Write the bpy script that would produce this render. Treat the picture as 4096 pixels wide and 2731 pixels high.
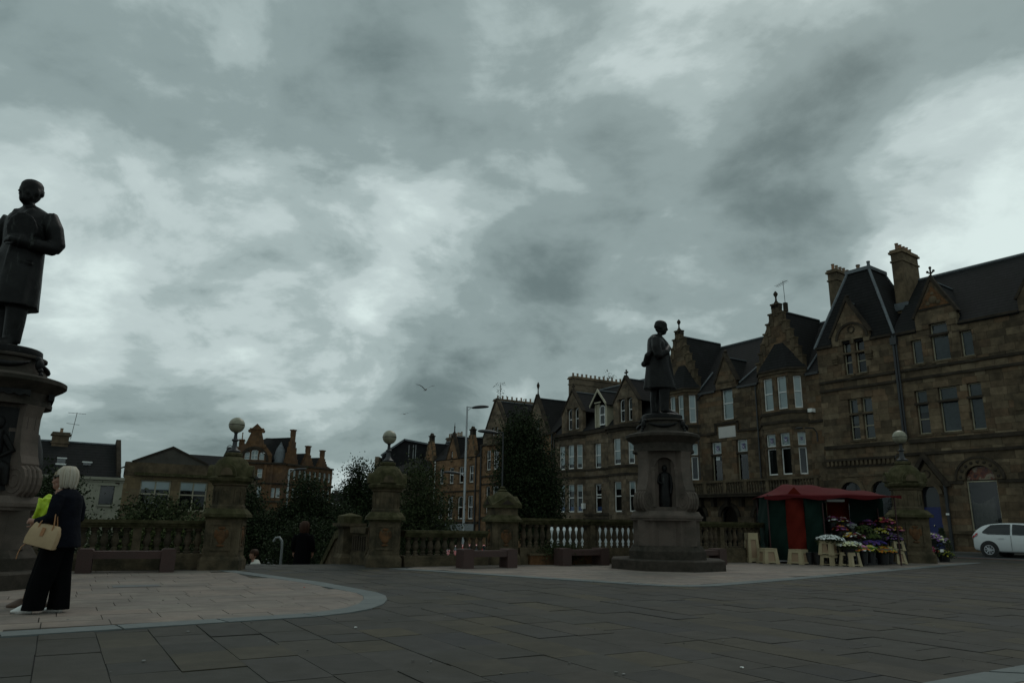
import bpy, math, random
import numpy as np
from mathutils import Vector, Matrix
R = math.radians
random.seed(7)
for o in list(bpy.data.objects): bpy.data.objects.remove(o)
scene = bpy.context.scene
COL = scene.collection

# ------------------------------------------------------------------ camera
EYE = 1.1
cd = bpy.data.cameras.new('camera'); cam = bpy.data.objects.new('camera', cd); COL.objects.link(cam)
cd.sensor_fit = 'HORIZONTAL'; cd.sensor_width = 36.0; cd.lens = 25.63; cd.clip_start = .1; cd.clip_end = 4000
_p, _r = R(14.03), .016
_Rt, _F, _U = Vector((1, 0, 0)), Vector((0, math.cos(_p), math.sin(_p))), Vector((0, -math.sin(_p), math.cos(_p)))
_x = _Rt*math.cos(_r) + _U*math.sin(_r); _y = -_Rt*math.sin(_r) + _U*math.cos(_r)
m = Matrix((_x, _y, -_F)).transposed().to_4x4(); m.translation = Vector((0, 0, EYE)); cam.matrix_world = m
scene.camera = cam

# ------------------------------------------------------------------ world: overcast sky
SUN_EL, SUN_AZ = 48, 25          # behind the terrace, veiled
w = bpy.data.worlds.new('World'); scene.world = w; w.use_nodes = True
nt = w.node_tree; N = nt.nodes; Lk = nt.links; N.clear()
def nd(t, **k):
    n = N.new(t)
    for a, b in k.items(): setattr(n, a, b)
    return n
def mth(op, a, b=None, c=None, clamp=False):
    n = nd('ShaderNodeMath', operation=op, use_clamp=clamp)
    for i, v in enumerate((a, b, c)):
        if v is None: continue
        if isinstance(v, (int, float)): n.inputs[i].default_value = v
        else: Lk.new(v, n.inputs[i])
    return n.outputs[0]
def vmth(op, a, b=None):
    n = nd('ShaderNodeVectorMath', operation=op)
    for i, v in enumerate((a, b)):
        if v is None: continue
        if isinstance(v, (tuple, list)): n.inputs[i].default_value = v
        elif isinstance(v, (int, float)): n.inputs['Scale'].default_value = v
        else: Lk.new(v, n.inputs['Scale'] if (op == 'SCALE' and i == 1) else n.inputs[i])
    return n
sky = nd('ShaderNodeTexSky', sky_type='NISHITA', sun_disc=False, sun_elevation=R(SUN_EL), sun_rotation=R(SUN_AZ), air_density=1.2, dust_density=2.5)
tc = nd('ShaderNodeTexCoord'); sep = nd('ShaderNodeSeparateXYZ'); Lk.new(tc.outputs['Generated'], sep.inputs[0])
zc = mth('MAXIMUM', sep.outputs[2], 0.0)
den = mth('ADD', zc, .36)
cx = mth('DIVIDE', sep.outputs[0], den); cy = mth('DIVIDE', sep.outputs[1], den)
cmb = nd('ShaderNodeCombineXYZ'); Lk.new(cx, cmb.inputs[0]); Lk.new(cy, cmb.inputs[1]); cmb.inputs[2].default_value = 3.7
def noise(vec, scale, detail, rough, dist=0, lac=2.0):
    n = nd('ShaderNodeTexNoise'); n.inputs['Scale'].default_value = scale; n.inputs['Detail'].default_value = detail
    n.inputs['Roughness'].default_value = rough; n.inputs['Distortion'].default_value = dist; n.inputs['Lacunarity'].default_value = lac
    Lk.new(vec, n.inputs['Vector']); return n.outputs[0]
n1 = noise(cmb.outputs[0], 1.25, 9, .57, .45)       # cloud banks
n2 = noise(cmb.outputs[0], 4.2, 9, .56, .25)      # billows
nn = mth('ADD', mth('MULTIPLY', n1, .60), mth('MULTIPLY', n2, .40))
def blob(d, r, amp):                               # a broad bank or a thin spot of the cloud deck in direction d
    v = Vector(d).normalized()
    dp = vmth('DOT_PRODUCT', tc.outputs['Generated'], tuple(v)).outputs['Value']
    mr = nd('ShaderNodeMapRange'); mr.interpolation_type = 'SMOOTHSTEP'
    mr.inputs[1].default_value = math.cos(r); mr.inputs[2].default_value = 1; mr.inputs[3].default_value = 0; mr.inputs[4].default_value = amp
    Lk.new(dp, mr.inputs[0]); return mr.outputs[0]
# banks and thin spots of the overcast as seen over the roofs
SKYBLOBS = [((-0.539, 0.716, 0.444), 0.16, 0.065), ((-0.537, 0.664, 0.520), 0.16, -0.070), ((-0.455, 0.783, 0.424), 0.17, -0.060), ((-0.214, 0.830, 0.515), 0.17, -0.060), ((-0.391, 0.743, 0.544), 0.15, 0.030), ((-0.315, 0.884, 0.346), 0.26, 0.040), ((-0.129, 0.909, 0.396), 0.12, 0.050), ((0.040, 0.908, 0.417), 0.22, -0.078), ((0.264, 0.865, 0.426), 0.26, -0.085), ((0.379, 0.797, 0.470), 0.20, -0.040), ((0.042, 0.935, 0.353), 0.10, -0.040), ((0.007, 0.812, 0.583), 0.12, 0.030), ((0.504, 0.775, 0.381), 0.20, 0.085), ((0.529, 0.700, 0.479), 0.22, -0.055), ((0.160, 0.935, 0.317), 0.14, 0.035), ((-0.345, 0.919, 0.192), 0.20, -0.050), ((-0.127, 0.969, 0.212), 0.10, -0.050), ((-0.522, 0.835, 0.176), 0.08, 0.080), ((-0.270, 0.954, 0.130), 0.24, 0.070), ((0.044, 0.971, 0.234), 0.14, 0.030), ((0.320, 0.879, 0.354), 0.14, -0.040), ((-0.522, 0.806, 0.279), 0.16, 0.020)]
for d, r, a in SKYBLOBS: nn = mth('ADD', nn, blob(d, r, a))
nn = mth('ADD', mth('MULTIPLY', mth('SUBTRACT', nn, .52), 1.45), .522)
rmp = nd('ShaderNodeValToRGB'); Lk.new(nn, rmp.inputs[0]); rmp.color_ramp.interpolation = 'EASE'
CR = [(.24, (.135, .186, .188)), (.45, (.262, .337, .337)), (.53, (.372, .460, .458)), (.60, (.505, .60, .597)), (.74, (.70, .82, .80))]
el = rmp.color_ramp.elements
while len(el) < len(CR): el.new(.5)
for e, (p_, c_) in zip(el, CR): e.position = p_; e.color = (*c_, 1)
mixs = nd('ShaderNodeMix', data_type='RGBA'); mixs.inputs[0].default_value = .97
skm = vmth('SCALE', sky.outputs[0], .06)
Lk.new(skm.outputs[0], mixs.inputs[6]); Lk.new(rmp.outputs[0], mixs.inputs[7])
bg = nd('ShaderNodeBackground'); bg.inputs['Strength'].default_value = 1.0; Lk.new(mixs.outputs[2], bg.inputs['Color'])
wo = nd('ShaderNodeOutputWorld'); Lk.new(bg.outputs[0], wo.inputs['Surface'])

# ------------------------------------------------------------------ sun (veiled) and exposure
sl = bpy.data.lights.new('sun', 'SUN'); sl.energy = .5; sl.angle = R(25); sl.color = (1, .96, .9)
so = bpy.data.objects.new('sun', sl); COL.objects.link(so)
_sd = Vector((math.sin(R(SUN_AZ))*math.cos(R(SUN_EL)), math.cos(R(SUN_AZ))*math.cos(R(SUN_EL)), math.sin(R(SUN_EL))))
so.rotation_euler = (-_sd).to_track_quat('-Z', 'Y').to_euler()
vs = scene.view_settings; vs.view_transform = 'Standard'; vs.look = 'None'; vs.exposure = 0; vs.gamma = 1; vs.use_curve_mapping = False

# ------------------------------------------------------------------ materials
MATS = {}
def mat(name, col=(.2, .2, .2), rough=.8, metal=0, var=0, vscale=2.0, bump=0, bscale=30, cols=None, spec=.5, emit=None, dirt=None, dscale=1.2, coat=0):
    """col or cols (per piece random ramp); var: noise brightness variation; dirt: (colour, amount) stain patches with a shape of their own"""
    if name in MATS: return MATS[name]
    m = bpy.data.materials.new(name); m.use_nodes = True; t = m.node_tree; n = t.nodes; l = t.links
    b = n['Principled BSDF']; b.inputs['Roughness'].default_value = rough; b.inputs['Metallic'].default_value = metal
    b.inputs['Specular IOR Level'].default_value = spec
    if coat: b.inputs['Coat Weight'].default_value = coat
    pos = n.new('ShaderNodeNewGeometry')
    src = None
    if cols:
        oi = n.new('ShaderNodeObjectInfo')
        ad = n.new('ShaderNodeMath'); ad.operation = 'ADD'; l.new(oi.outputs['Random'], ad.inputs[0]); l.new(pos.outputs['Random Per Island'], ad.inputs[1])
        fr = n.new('ShaderNodeMath'); fr.operation = 'FRACT'; l.new(ad.outputs[0], fr.inputs[0])
        rp = n.new('ShaderNodeValToRGB'); l.new(fr.outputs[0], rp.inputs[0])
        e = rp.color_ramp.elements
        while len(e) < len(cols): e.new(.5)
        for i, c in enumerate(cols): e[i].position = i/(len(cols)-1); e[i].color = (*c, 1)
        src = rp.outputs[0]
    def nz(scale, detail, rough_=.6):
        z = n.new('ShaderNodeTexNoise'); z.inputs['Scale'].default_value = scale; z.inputs['Detail'].default_value = detail; z.inputs['Roughness'].default_value = rough_
        l.new(pos.outputs['Position'], z.inputs['Vector']); return z.outputs[0]
    def rgbmix(fac, a, c, mode='MIX'):
        x = n.new('ShaderNodeMix'); x.data_type = 'RGBA'; x.blend_type = mode
        if isinstance(fac, float): x.inputs[0].default_value = fac
        else: l.new(fac, x.inputs[0])
        for i, v in ((6, a), (7, c)):
            if isinstance(v, tuple): x.inputs[i].default_value = (*v, 1)
            else: l.new(v, x.inputs[i])
        return x.outputs[2]
    if var:
        mr = n.new('ShaderNodeMapRange'); l.new(nz(vscale, 6), mr.inputs[0]); mr.inputs[1].default_value = .3; mr.inputs[2].default_value = .7
        mr.inputs[3].default_value = 1-var; mr.inputs[4].default_value = 1+var
        cc = n.new('ShaderNodeCombineColor')
        for i in range(3): l.new(mr.outputs[0], cc.inputs[i])
        src = rgbmix(1.0, src if src else tuple(col), cc.outputs[0], 'MULTIPLY')
    if dirt:
        mr = n.new('ShaderNodeMapRange'); l.new(nz(dscale, 9, .68), mr.inputs[0]); mr.inputs[1].default_value = .46; mr.inputs[2].default_value = .62
        mr.inputs[3].default_value = 0; mr.inputs[4].default_value = dirt[1]
        src = rgbmix(mr.outputs[0], src if src else tuple(col), tuple(dirt[0]))
    if src: l.new(src, b.inputs['Base Color'])
    else: b.inputs['Base Color'].default_value = (*col, 1)
    if bump:
        bp = n.new('ShaderNodeBump'); bp.inputs['Strength'].default_value = bump; bp.inputs['Distance'].default_value = .02
        l.new(nz(bscale, 6), bp.inputs['Height']); l.new(bp.outputs[0], b.inputs['Normal'])
    if emit: b.inputs['Emission Color'].default_value = (*emit[0], 1); b.inputs['Emission Strength'].default_value = emit[1]
    MATS[name] = m; return m

SOOT = ((.030, .026, .021), .55)
M_ST1 = mat('sandstone_police', cols=[(0.079, 0.060, 0.040), (0.127, 0.093, 0.059), (0.171, 0.129, 0.082), (0.105, 0.076, 0.049), (0.150, 0.098, 0.060), (0.197, 0.153, 0.099), (0.090, 0.068, 0.045)], rough=.95, spec=.08, var=.3, vscale=3, bump=.5, bscale=14, dirt=SOOT, dscale=.55)
M_ST2 = mat('sandstone_crowstep', cols=[(0.067, 0.051, 0.035), (0.111, 0.081, 0.051), (0.148, 0.110, 0.071), (0.082, 0.060, 0.040), (0.138, 0.088, 0.052), (0.168, 0.129, 0.086), (0.072, 0.055, 0.038)], rough=.95, spec=.08, var=.3, vscale=3, bump=.5, bscale=14, dirt=SOOT, dscale=.5)
M_ST3 = mat('sandstone_grey', cols=[(0.100, 0.079, 0.057), (0.151, 0.116, 0.081), (0.178, 0.138, 0.096), (0.119, 0.092, 0.067), (0.171, 0.123, 0.080), (0.207, 0.164, 0.117)], rough=.95, spec=.08, var=.28, vscale=3, bump=.4, bscale=14, dirt=SOOT, dscale=.45)
M_ST4 = mat('sandstone_warm', cols=[(0.183, 0.107, 0.059), (0.242, 0.141, 0.076), (0.218, 0.135, 0.079), (0.157, 0.092, 0.053), (0.255, 0.157, 0.088)], rough=.95, spec=.08, var=.28, vscale=3, bump=.4, bscale=14, dirt=SOOT, dscale=.45)
M_RED = mat('red_sandstone', cols=[(0.130, 0.071, 0.036), (0.156, 0.089, 0.047), (0.108, 0.061, 0.033), (0.144, 0.084, 0.048)], rough=.95, spec=.08, var=.3, vscale=1.5, dirt=((.07, .05, .04), .6), dscale=.4)
M_MORT = mat('mortar', (.05, .042, .034), .95)
M_TRIM = mat('dressed_stone', (.11, .083, .053), .92, spec=.1, var=.35, vscale=2.2, bump=.3, bscale=20, dirt=SOOT, dscale=.8)
M_TRIMD = mat('sooty_dressed_stone', (.05, .04, .03), .94, spec=.08, var=.35, vscale=2.0, bump=.3, bscale=20, dirt=((.02, .018, .016), .6), dscale=.9)
M_SLATE = mat('slate', (.0165, .0162, .0165), .85, spec=.12, var=.25, vscale=5, bump=.4, bscale=9, dirt=((.011, .012, .010), .5), dscale=.8)
M_LEAD = mat('lead_flashing', (.12, .135, .145), .65, metal=.2, var=.25, vscale=3)
M_WHITE = mat('white_sash_paint', (.74, .74, .71), .6, var=.08, vscale=3)
M_CREAM = mat('cream_paint', (.34, .31, .22), .6, var=.15, vscale=3)
M_IRON = mat('black_iron', (.022, .023, .025), .5, var=.2)
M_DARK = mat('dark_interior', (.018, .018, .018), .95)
M_BLIND = mat('pale_blind_and_sky_sheen', (.62, .67, .67), .85, var=.06, vscale=2)  # blind colour, pale bluish also to imitate sky reflected in the panes
M_NET = mat('grey_net_curtain', (.075, .085, .085), .9, var=.2, vscale=7)
M_BLUE = mat('blue_window_film', (.05, .13, .36), .5)
M_POT = mat('clay_pot', cols=[(.20, .13, .08), (.28, .20, .13), (.12, .09, .07), (.30, .15, .08)], rough=.9, var=.2)
M_GRAN = mat('pink_granite', (.115, .09, .074), .75, spec=.2, var=.16, vscale=60, dirt=((.05, .043, .034), .6), dscale=1.3, bump=.08, bscale=80)
M_SOOTG = mat('sooty_granite', (.05, .041, .033), .8, spec=.15, var=.25, vscale=9, dirt=((.022, .021, .015), .7), dscale=2.2, bump=.15, bscale=40)
M_GRAND = mat('red_granite', (.078, .047, .042), .7, spec=.2, var=.22, vscale=70, dirt=((.06, .05, .045), .35), dscale=2)
M_BRONZE = mat('dark_bronze', (.0065, .006, .0058), .5, metal=.1, spec=.2, var=.5, vscale=6, dirt=((.02, .021, .019), .4), dscale=3.2, bump=.3, bscale=22)
M_PIER = mat('weathered_sandstone', (.105, .082, .052), .95, spec=.1, var=.35, vscale=4, bump=.5, bscale=22, dirt=((.036, .033, .022), .85), dscale=1.7)
M_MOSS = mat('mossy_stone', (.055, .052, .025), .95, spec=.1, var=.4, vscale=6, bump=.6, bscale=25, dirt=((.115, .095, .058), .5), dscale=3)
M_CARVE = mat('orange_carved_stone', (.13, .066, .032), .92, spec=.1, var=.3, vscale=8, bump=.4, bscale=25, dirt=((.04, .032, .022), .75), dscale=3)
M_BAL = mat('baluster_stone', cols=[(.085, .068, .046), (.11, .086, .056), (.07, .057, .04), (.098, .072, .05)], rough=.95, spec=.1, var=.3, vscale=6, dirt=((.03, .027, .02), .7), dscale=2.2)
M_GLOBE = mat('aged_glass_globe', (.26, .25, .18), .4, var=.22, vscale=5, dirt=((.13, .12, .08), .6), dscale=4)
M_LAMPG = mat('galvanised_pole', (.42, .44, .45), .5, metal=.4, var=.12, vscale=1)
M_BARK = mat('bark', (.06, .045, .032), .95, var=.3, vscale=8, bump=.6, bscale=18)
def leafmat(name, a, b, c):
    return mat(name, cols=[a, b, c, b, a], rough=.75, spec=.12, var=.5, vscale=1.3)
M_LF1 = leafmat('dark_leaf', (.014, .022, .009), (.021, .031, .013), (.032, .044, .018))
M_LF2 = leafmat('olive_leaf', (.022, .030, .012), (.034, .044, .018), (.055, .066, .027))
M_LF3 = leafmat('yellowgreen_leaf', (.03, .042, .013), (.05, .066, .018), (.08, .095, .03))
# window glass: thin pane, part mirror part clear
gm = bpy.data.materials.new('window_glass'); gm.use_nodes = True; t = gm.node_tree; t.nodes.clear()
_o = t.nodes.new('ShaderNodeOutputMaterial'); _mx = t.nodes.new('ShaderNodeMixShader'); _tr = t.nodes.new('ShaderNodeBsdfTransparent'); _gl = t.nodes.new('ShaderNodeBsdfGlossy')
_tr.inputs[0].default_value = (.82, .86, .86, 1); _gl.inputs['Roughness'].default_value = .03; _gl.inputs[0].default_value = (.95, .97, 1, 1)
_lw = t.nodes.new('ShaderNodeFresnel'); _lw.inputs[0].default_value = 1.5
t.links.new(_lw.outputs[0], _mx.inputs[0]); t.links.new(_tr.outputs[0], _mx.inputs[1]); t.links.new(_gl.outputs[0], _mx.inputs[2]); t.links.new(_mx.outputs[0], _o.inputs[0])
M_GLASS = gm
def streaks(m, col, amount):
    """pale runs down the bronze"""
    t = m.node_tree; n = t.nodes; l = t.links; b = n['Principled BSDF']; old = b.inputs['Base Color'].links[0].from_socket
    tcx = n.new('ShaderNodeTexCoord'); mp = n.new('ShaderNodeMapping'); mp.inputs['Scale'].default_value = (9, 9, 1.6); l.new(tcx.outputs['Object'], mp.inputs[0])
    z = n.new('ShaderNodeTexNoise'); z.inputs['Scale'].default_value = 1.6; z.inputs['Detail'].default_value = 7; z.inputs['Roughness'].default_value = .65; l.new(mp.outputs[0], z.inputs['Vector'])
    r = n.new('ShaderNodeMapRange'); l.new(z.outputs[0], r.inputs[0]); r.inputs[1].default_value = .60; r.inputs[2].default_value = .72; r.inputs[4].default_value = amount
    x = n.new('ShaderNodeMix'); x.data_type = 'RGBA'; l.new(r.outputs[0], x.inputs[0]); l.new(old, x.inputs[6]); x.inputs[7].default_value = (*col, 1); l.new(x.outputs[2], b.inputs['Base Color'])
def slate_courses(m):
    t = m.node_tree; n = t.nodes; l = t.links; b = n['Principled BSDF']; old = b.inputs['Base Color'].links[0].from_socket
    gp = n.new('ShaderNodeNewGeometry'); br = n.new('ShaderNodeTexWave'); br.wave_type = 'BANDS'; br.bands_direction = 'Z'; br.wave_profile = 'SAW'; br.inputs['Scale'].default_value = 1.55; br.inputs['Distortion'].default_value = .5; br.inputs['Detail'].default_value = 2; l.new(gp.outputs['Position'], br.inputs[0])
    r = n.new('ShaderNodeMapRange'); l.new(br.outputs['Fac'], r.inputs[0]); r.inputs[3].default_value = .62; r.inputs[4].default_value = 1.25
    x = n.new('ShaderNodeVectorMath'); x.operation = 'SCALE'; l.new(old, x.inputs[0]); l.new(r.outputs[0], x.inputs['Scale']); l.new(x.outputs[0], b.inputs['Base Color'])
slate_courses(M_SLATE)
streaks(M_BRONZE, (.075, .082, .075), .85)

# ------------------------------------------------------------------ mesh helpers
class MB:
    def __init__(s): s.v = []; s.f = []
    def add(s, vs, fs):
        k = len(s.v); s.v += [tuple(map(float, q)) for q in vs]; s.f += [tuple(i+k for i in q) for q in fs]; return s
    def box(s, x0, y0, z0, x1, y1, z1):
        return s.add([(x0, y0, z0), (x1, y0, z0), (x1, y1, z0), (x0, y1, z0), (x0, y0, z1), (x1, y0, z1), (x1, y1, z1), (x0, y1, z1)],
                     [(0, 3, 2, 1), (4, 5, 6, 7), (0, 1, 5, 4), (1, 2, 6, 5), (2, 3, 7, 6), (3, 0, 4, 7)])
    def cbox(s, cx, cy, z0, wx, wy, h, taper=1.0, ch=0):
        """box about a centre, top scaled by taper, ch = chamfered vertical corners"""
        def ringp(k, z):
            a, b = wx/2*k, wy/2*k
            if ch: c = ch*k; return [(a-c, -b), (a, -b+c), (a, b-c), (a-c, b), (-a+c, b), (-a, b-c), (-a, -b+c), (-a+c, -b)]
            return [(a, -b), (a, b), (-a, b), (-a, -b)]
        lo = [(cx+x, cy+y, z0) for x, y in ringp(1, 0)]; hi = [(cx+x, cy+y, z0+h) for x, y in ringp(taper, 0)]
        n = len(lo); return s.add(lo+hi, [tuple(range(n-1, -1, -1)), tuple(range(n, 2*n))]+[(i, (i+1) % n, n+(i+1) % n, n+i) for i in range(n)])
    def prism(s, poly, y0, y1):
        """poly in (x,z), counter-clockwise seen from -y"""
        n = len(poly); return s.add([(x, y0, z) for x, z in poly]+[(x, y1, z) for x, z in poly],
            [tuple(range(n)), tuple(range(2*n-1, n-1, -1))]+[(i, n+i, n+(i+1) % n, (i+1) % n) for i in range(n)])
    def zprism(s, poly, z0, z1):
        n = len(poly); return s.add([(x, y, z0) for x, y in poly]+[(x, y, z1) for x, y in poly],
            [tuple(range(n-1, -1, -1)), tuple(range(n, 2*n))]+[(i, (i+1) % n, n+(i+1) % n, n+i) for i in range(n)])
    def slab(s, pts, t=.1):
        """planar polygon given thickness downwards"""
        n = len(pts); a = Vector(pts[0]); nr = (Vector(pts[1])-a).cross(Vector(pts[2])-a).normalized()
        if nr.z < 0: nr = -nr; pts = pts[::-1]
        q = [tuple(Vector(p)-nr*t) for p in pts]
        return s.add(list(pts)+q, [tuple(range(n)), tuple(range(2*n-1, n-1, -1))]+[(i, n+i, n+(i+1) % n, (i+1) % n) for i in range(n)])
    def lathe(s, prof, n=16, cx=0, cy=0, ph=0, sx=1, sy=1):
        rings = [[(cx+r*sx*math.cos(2*math.pi*i/n+ph), cy+r*sy*math.sin(2*math.pi*i/n+ph), z) for i in range(n)] for r, z in prof]
        return s.loft(rings)
    def loft(s, rings, cap=True):
        n = len(rings[0]); k = len(rings); v = [p for r in rings for p in r]
        f = [(j*n+i, j*n+(i+1) % n, (j+1)*n+(i+1) % n, (j+1)*n+i) for j in range(k-1) for i in range(n)]
        if cap: f += [tuple(range(n-1, -1, -1)), tuple(range((k-1)*n, k*n))]
        return s.add(v, f)
    def tube(s, pts, rad, n=8):
        pts = [Vector(p) for p in pts]; rad = rad if isinstance(rad, (list, tuple)) else [rad]*len(pts)
        rings = []; up = None
        for i, p in enumerate(pts):
            d = (pts[min(i+1, len(pts)-1)]-pts[max(i-1, 0)]).normalized()
            if up is None: up = d.orthogonal().normalized()
            up = (up-d*up.dot(d)).normalized(); sd = d.cross(up)
            rings.append([tuple(p+(up*math.cos(a)+sd*math.sin(a))*rad[i]) for a in [2*math.pi*k/n for k in range(n)]])
        return s.loft(rings)
    def ball(s, c, r, n=14, m_=9, sx=1, sy=1, sz=1):
        rings = [[(c[0]+r*sx*math.sin(b)*math.cos(2*math.pi*i/n), c[1]+r*sy*math.sin(b)*math.sin(2*math.pi*i/n), c[2]-r*sz*math.cos(b)) for i in range(n)]
                 for b in [math.pi*max(.02, min(.98, j/m_)) for j in range(m_+1)]]
        return s.loft(rings)
    def xf(s, M):
        s.v = [tuple(M @ Vector(p)) for p in s.v]; return s
    def join(s, o, M=None):
        return s.add([tuple(M @ Vector(p)) for p in o.v] if M else o.v, o.f)
    def mesh(s, name, material, smooth=None):
        me = bpy.data.meshes.new(name); me.from_pydata(s.v, [], s.f); me.update()
        if material: me.materials.append(material)
        if smooth is not None:
            me.polygons.foreach_set('use_smooth', [True]*len(me.polygons)); me.set_sharp_from_angle(angle=R(smooth))
        return me
    def build(s, name, material, parent=None, smooth=None, loc=None, rz=0):
        o = bpy.data.objects.new(name, s.mesh(name, material, smooth)); COL.objects.link(o)
        if parent: o.parent = parent
        if loc: o.location = loc
        if rz: o.rotation_euler = (0, 0, rz)
        return o
def link(name, me, parent=None, loc=(0, 0, 0), rz=0, scale=None):
    o = bpy.data.objects.new(name, me); COL.objects.link(o); o.location = loc
    if rz: o.rotation_euler = (0, 0, rz)
    if scale: o.scale = scale
    if parent: o.parent = parent
    return o
def tag(o, label=None, cat=None, group=None, kind=None):
    if label: o['label'] = label
    if cat: o['category'] = cat
    if group: o['group'] = group
    if kind: o['kind'] = kind
    return o
def thing(name, label, cat, loc=(0, 0, 0), rz=0, group=None, scale=1):
    o = bpy.data.objects.new(name, None); COL.objects.link(o); o.location = loc; o.rotation_euler = (0, 0, rz); o.scale = (scale,)*3
    o.empty_display_size = .2
    return tag(o, label, cat, group)
def copy_tree(o, parent=None):
    c = o.copy(); COL.objects.link(c); c.parent = parent
    for ch in [x for x in bpy.data.objects if x.parent == o]: copy_tree(ch, c)
    return c
def remesh(o, vox, it=4):
    a = o.modifiers.new('remesh', 'REMESH'); a.mode = 'VOXEL'; a.voxel_size = vox; a.use_smooth_shade = True
    b = o.modifiers.new('smooth', 'SMOOTH'); b.factor = .5; b.iterations = it
    return o
def clip(poly, hp):
    """clip convex polygon (2d) by half planes (a,b,c): a*x+b*y<=c"""
    for a, b, c in hp:
        out = []
        for i in range(len(poly)):
            p, q = poly[i], poly[(i+1) % len(poly)]; dp = a*p[0]+b*p[1]-c; dq = a*q[0]+b*q[1]-c
            if dp <= 0: out.append(p)
            if dp*dq < 0: k = dp/(dp-dq); out.append((p[0]+(q[0]-p[0])*k, p[1]+(q[1]-p[1])*k))
        poly = out
        if len(poly) < 3: return []
    return poly
def halfplanes(poly):
    A = sum(poly[i][0]*poly[(i+1) % len(poly)][1]-poly[(i+1) % len(poly)][0]*poly[i][1] for i in range(len(poly)))
    if A < 0: poly = poly[::-1]
    r = []
    for i in range(len(poly)):
        p, q = poly[i], poly[(i+1) % len(poly)]; a, b = q[1]-p[1], -(q[0]-p[0]); r.append((a, b, a*p[0]+b*p[1]))
    return r
CUBE = {}
def cube(material):
    if material.name not in CUBE:
        CUBE[material.name] = MB().box(0, 0, 0, 1, 1, 1).mesh('stone', material)
    return CUBE[material.name]

# ================================================================== SETTING: ground
UV = Vector((-.515, .857, 0)); VV = Vector((.857, .515, 0))     # the square and the terrace share these two directions
LANDING = [(-4.35, 20.55), (-7.55, 18.65)]
PLAT = [(-60, -20), (70, -20), (70, 47), (25, 47.5), (17.6, 43.6), (15.4, 28.2), (8.5, 25.55), (-.2, 21.5), (-3.0, 19.85)]+LANDING+[(-6.75, 17.75), (-9.0, 16.65), (-60, -10.8)]
mb = MB(); mb.zprism(PLAT, -4.2, -.014)
M_GROUT = mat('dark_grout', (.032, .031, .028), .95, var=.3, vscale=12)
square = tag(mb.build('square', M_GROUT), kind='structure')
def zs(a):
    P = [(-500, -.06), (26, -.06), (29, -.25), (41, -1.1), (56, -2.1), (71, -2.9), (92, -3.4), (2000, -3.6)]
    for (a0, z0), (a1, z1) in zip(P, P[1:]):
        if a <= a1: return z0+(z1-z0)*(a-a0)/(a1-a0)
    return -3.6
def terrain(x, y):
    a = x*UV.x+y*UV.y; b = x*VV.x+y*VV.y
    k = min(1, max(0, (b-8)/18)); k = k*k*(3-2*k)
    return -3.4*(1-k)+zs(a)*k
xs = [-900, -500, -300, -200, -140, -100]+[-80+4*i for i in range(41)]+[100, 140, 200, 300, 500, 900]
ys = [-30, -10]+[4*i for i in range(36)]+[160, 190, 230, 300, 420, 600, 900, 1600]
mb = MB(); nx = len(xs)
mb.v = [(x, y, terrain(x, y)) for y in ys for x in xs]
mb.f = [(j*nx+i, j*nx+i+1, (j+1)*nx+i+1, (j+1)*nx+i) for j in range(len(ys)-1) for i in range(nx-1)]
M_ASPH = mat('asphalt', (.04, .041, .041), .85, var=.25, vscale=1.2, bump=.2, bscale=60)
tag(mb.build('lower_street_ground', M_ASPH, smooth=60), kind='structure')

# slabs of the square
M_SLAB = mat('dark_paving_slab', cols=[(0.057, 0.054, 0.046), (0.046, 0.044, 0.040), (0.063, 0.056, 0.046), (0.052, 0.050, 0.047), (0.070, 0.060, 0.040), (0.043, 0.042, 0.041), (0.061, 0.056, 0.049), (0.049, 0.045, 0.038)],
             rough=.8, var=.16, vscale=5, bump=.15, bscale=40, dirt=((.040, .037, .029), .6), dscale=1.1, spec=.16)
M_PALE = mat('pale_pink_paving_slab', cols=[(0.210, 0.175, 0.150), (0.184, 0.156, 0.137), (0.229, 0.189, 0.159), (0.195, 0.171, 0.146), (0.220, 0.175, 0.146), (0.175, 0.152, 0.132)],
             rough=.8, var=.14, vscale=6, bump=.12, bscale=40, dirt=((.125, .107, .095), .6), dscale=1.0, spec=.16)
M_BAND = mat('blue_grey_kerb_band', cols=[(0.137, 0.151, 0.148), (0.125, 0.140, 0.139), (0.148, 0.161, 0.157)], rough=.8, var=.1, vscale=6, bump=.1, bscale=40, spec=.16)
ZL = [(-14, .35), (-4.74, 7.29), (-2.24, 9.17), (-1.95, 9.58), (-1.78, 10.02), (-1.71, 10.6), (-1.76, 11.24), (-1.88, 11.8), (-2.1, 12.3), (-3.4, 14.08), (-6.3, 17.2), (-9.0, 16.3), (-14, 13.7)]
ZR = [(-2.9, 18.5), (.1, 16.45), (2.48, 14.75), (2.95, 14.5), (3.4, 14.45), (3.95, 14.68), (4.46, 15.12), (7.12, 17.64), (17.1, 27.4), (15.3, 27.9), (8.5, 25.4), (-.2, 21.35), (-2.6, 19.6)]
ZC = [(2.0, 5.16), (3.6, 4.1), (12, 9.5), (10.4, 10.42)]
rng = random.Random(3)
def inset(poly, d):
    hp = halfplanes(poly); n = len(hp); out = []
    for i in range(n):
        (a1, b1, c1), (a2, b2, c2) = hp[i-1], hp[i]
        c1 -= d*math.hypot(a1, b1); c2 -= d*math.hypot(a2, b2); D = a1*b2-a2*b1
        out.append(((c1*b2-c2*b1)/D, (a1*c2-a2*c1)/D))
    return out
def inside(p, hp, e=0): return all(a*p[0]+b*p[1] <= c+e for a, b, c in hp)
def in_poly(x, y, P):
    r = False
    for i in range(len(P)):
        (x0, y0), (x1, y1) = P[i-1], P[i]
        if (y0 > y) != (y1 > y) and x < (x1-x0)*(y-y0)/(y1-y0)+x0: r = not r
    return r
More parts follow.
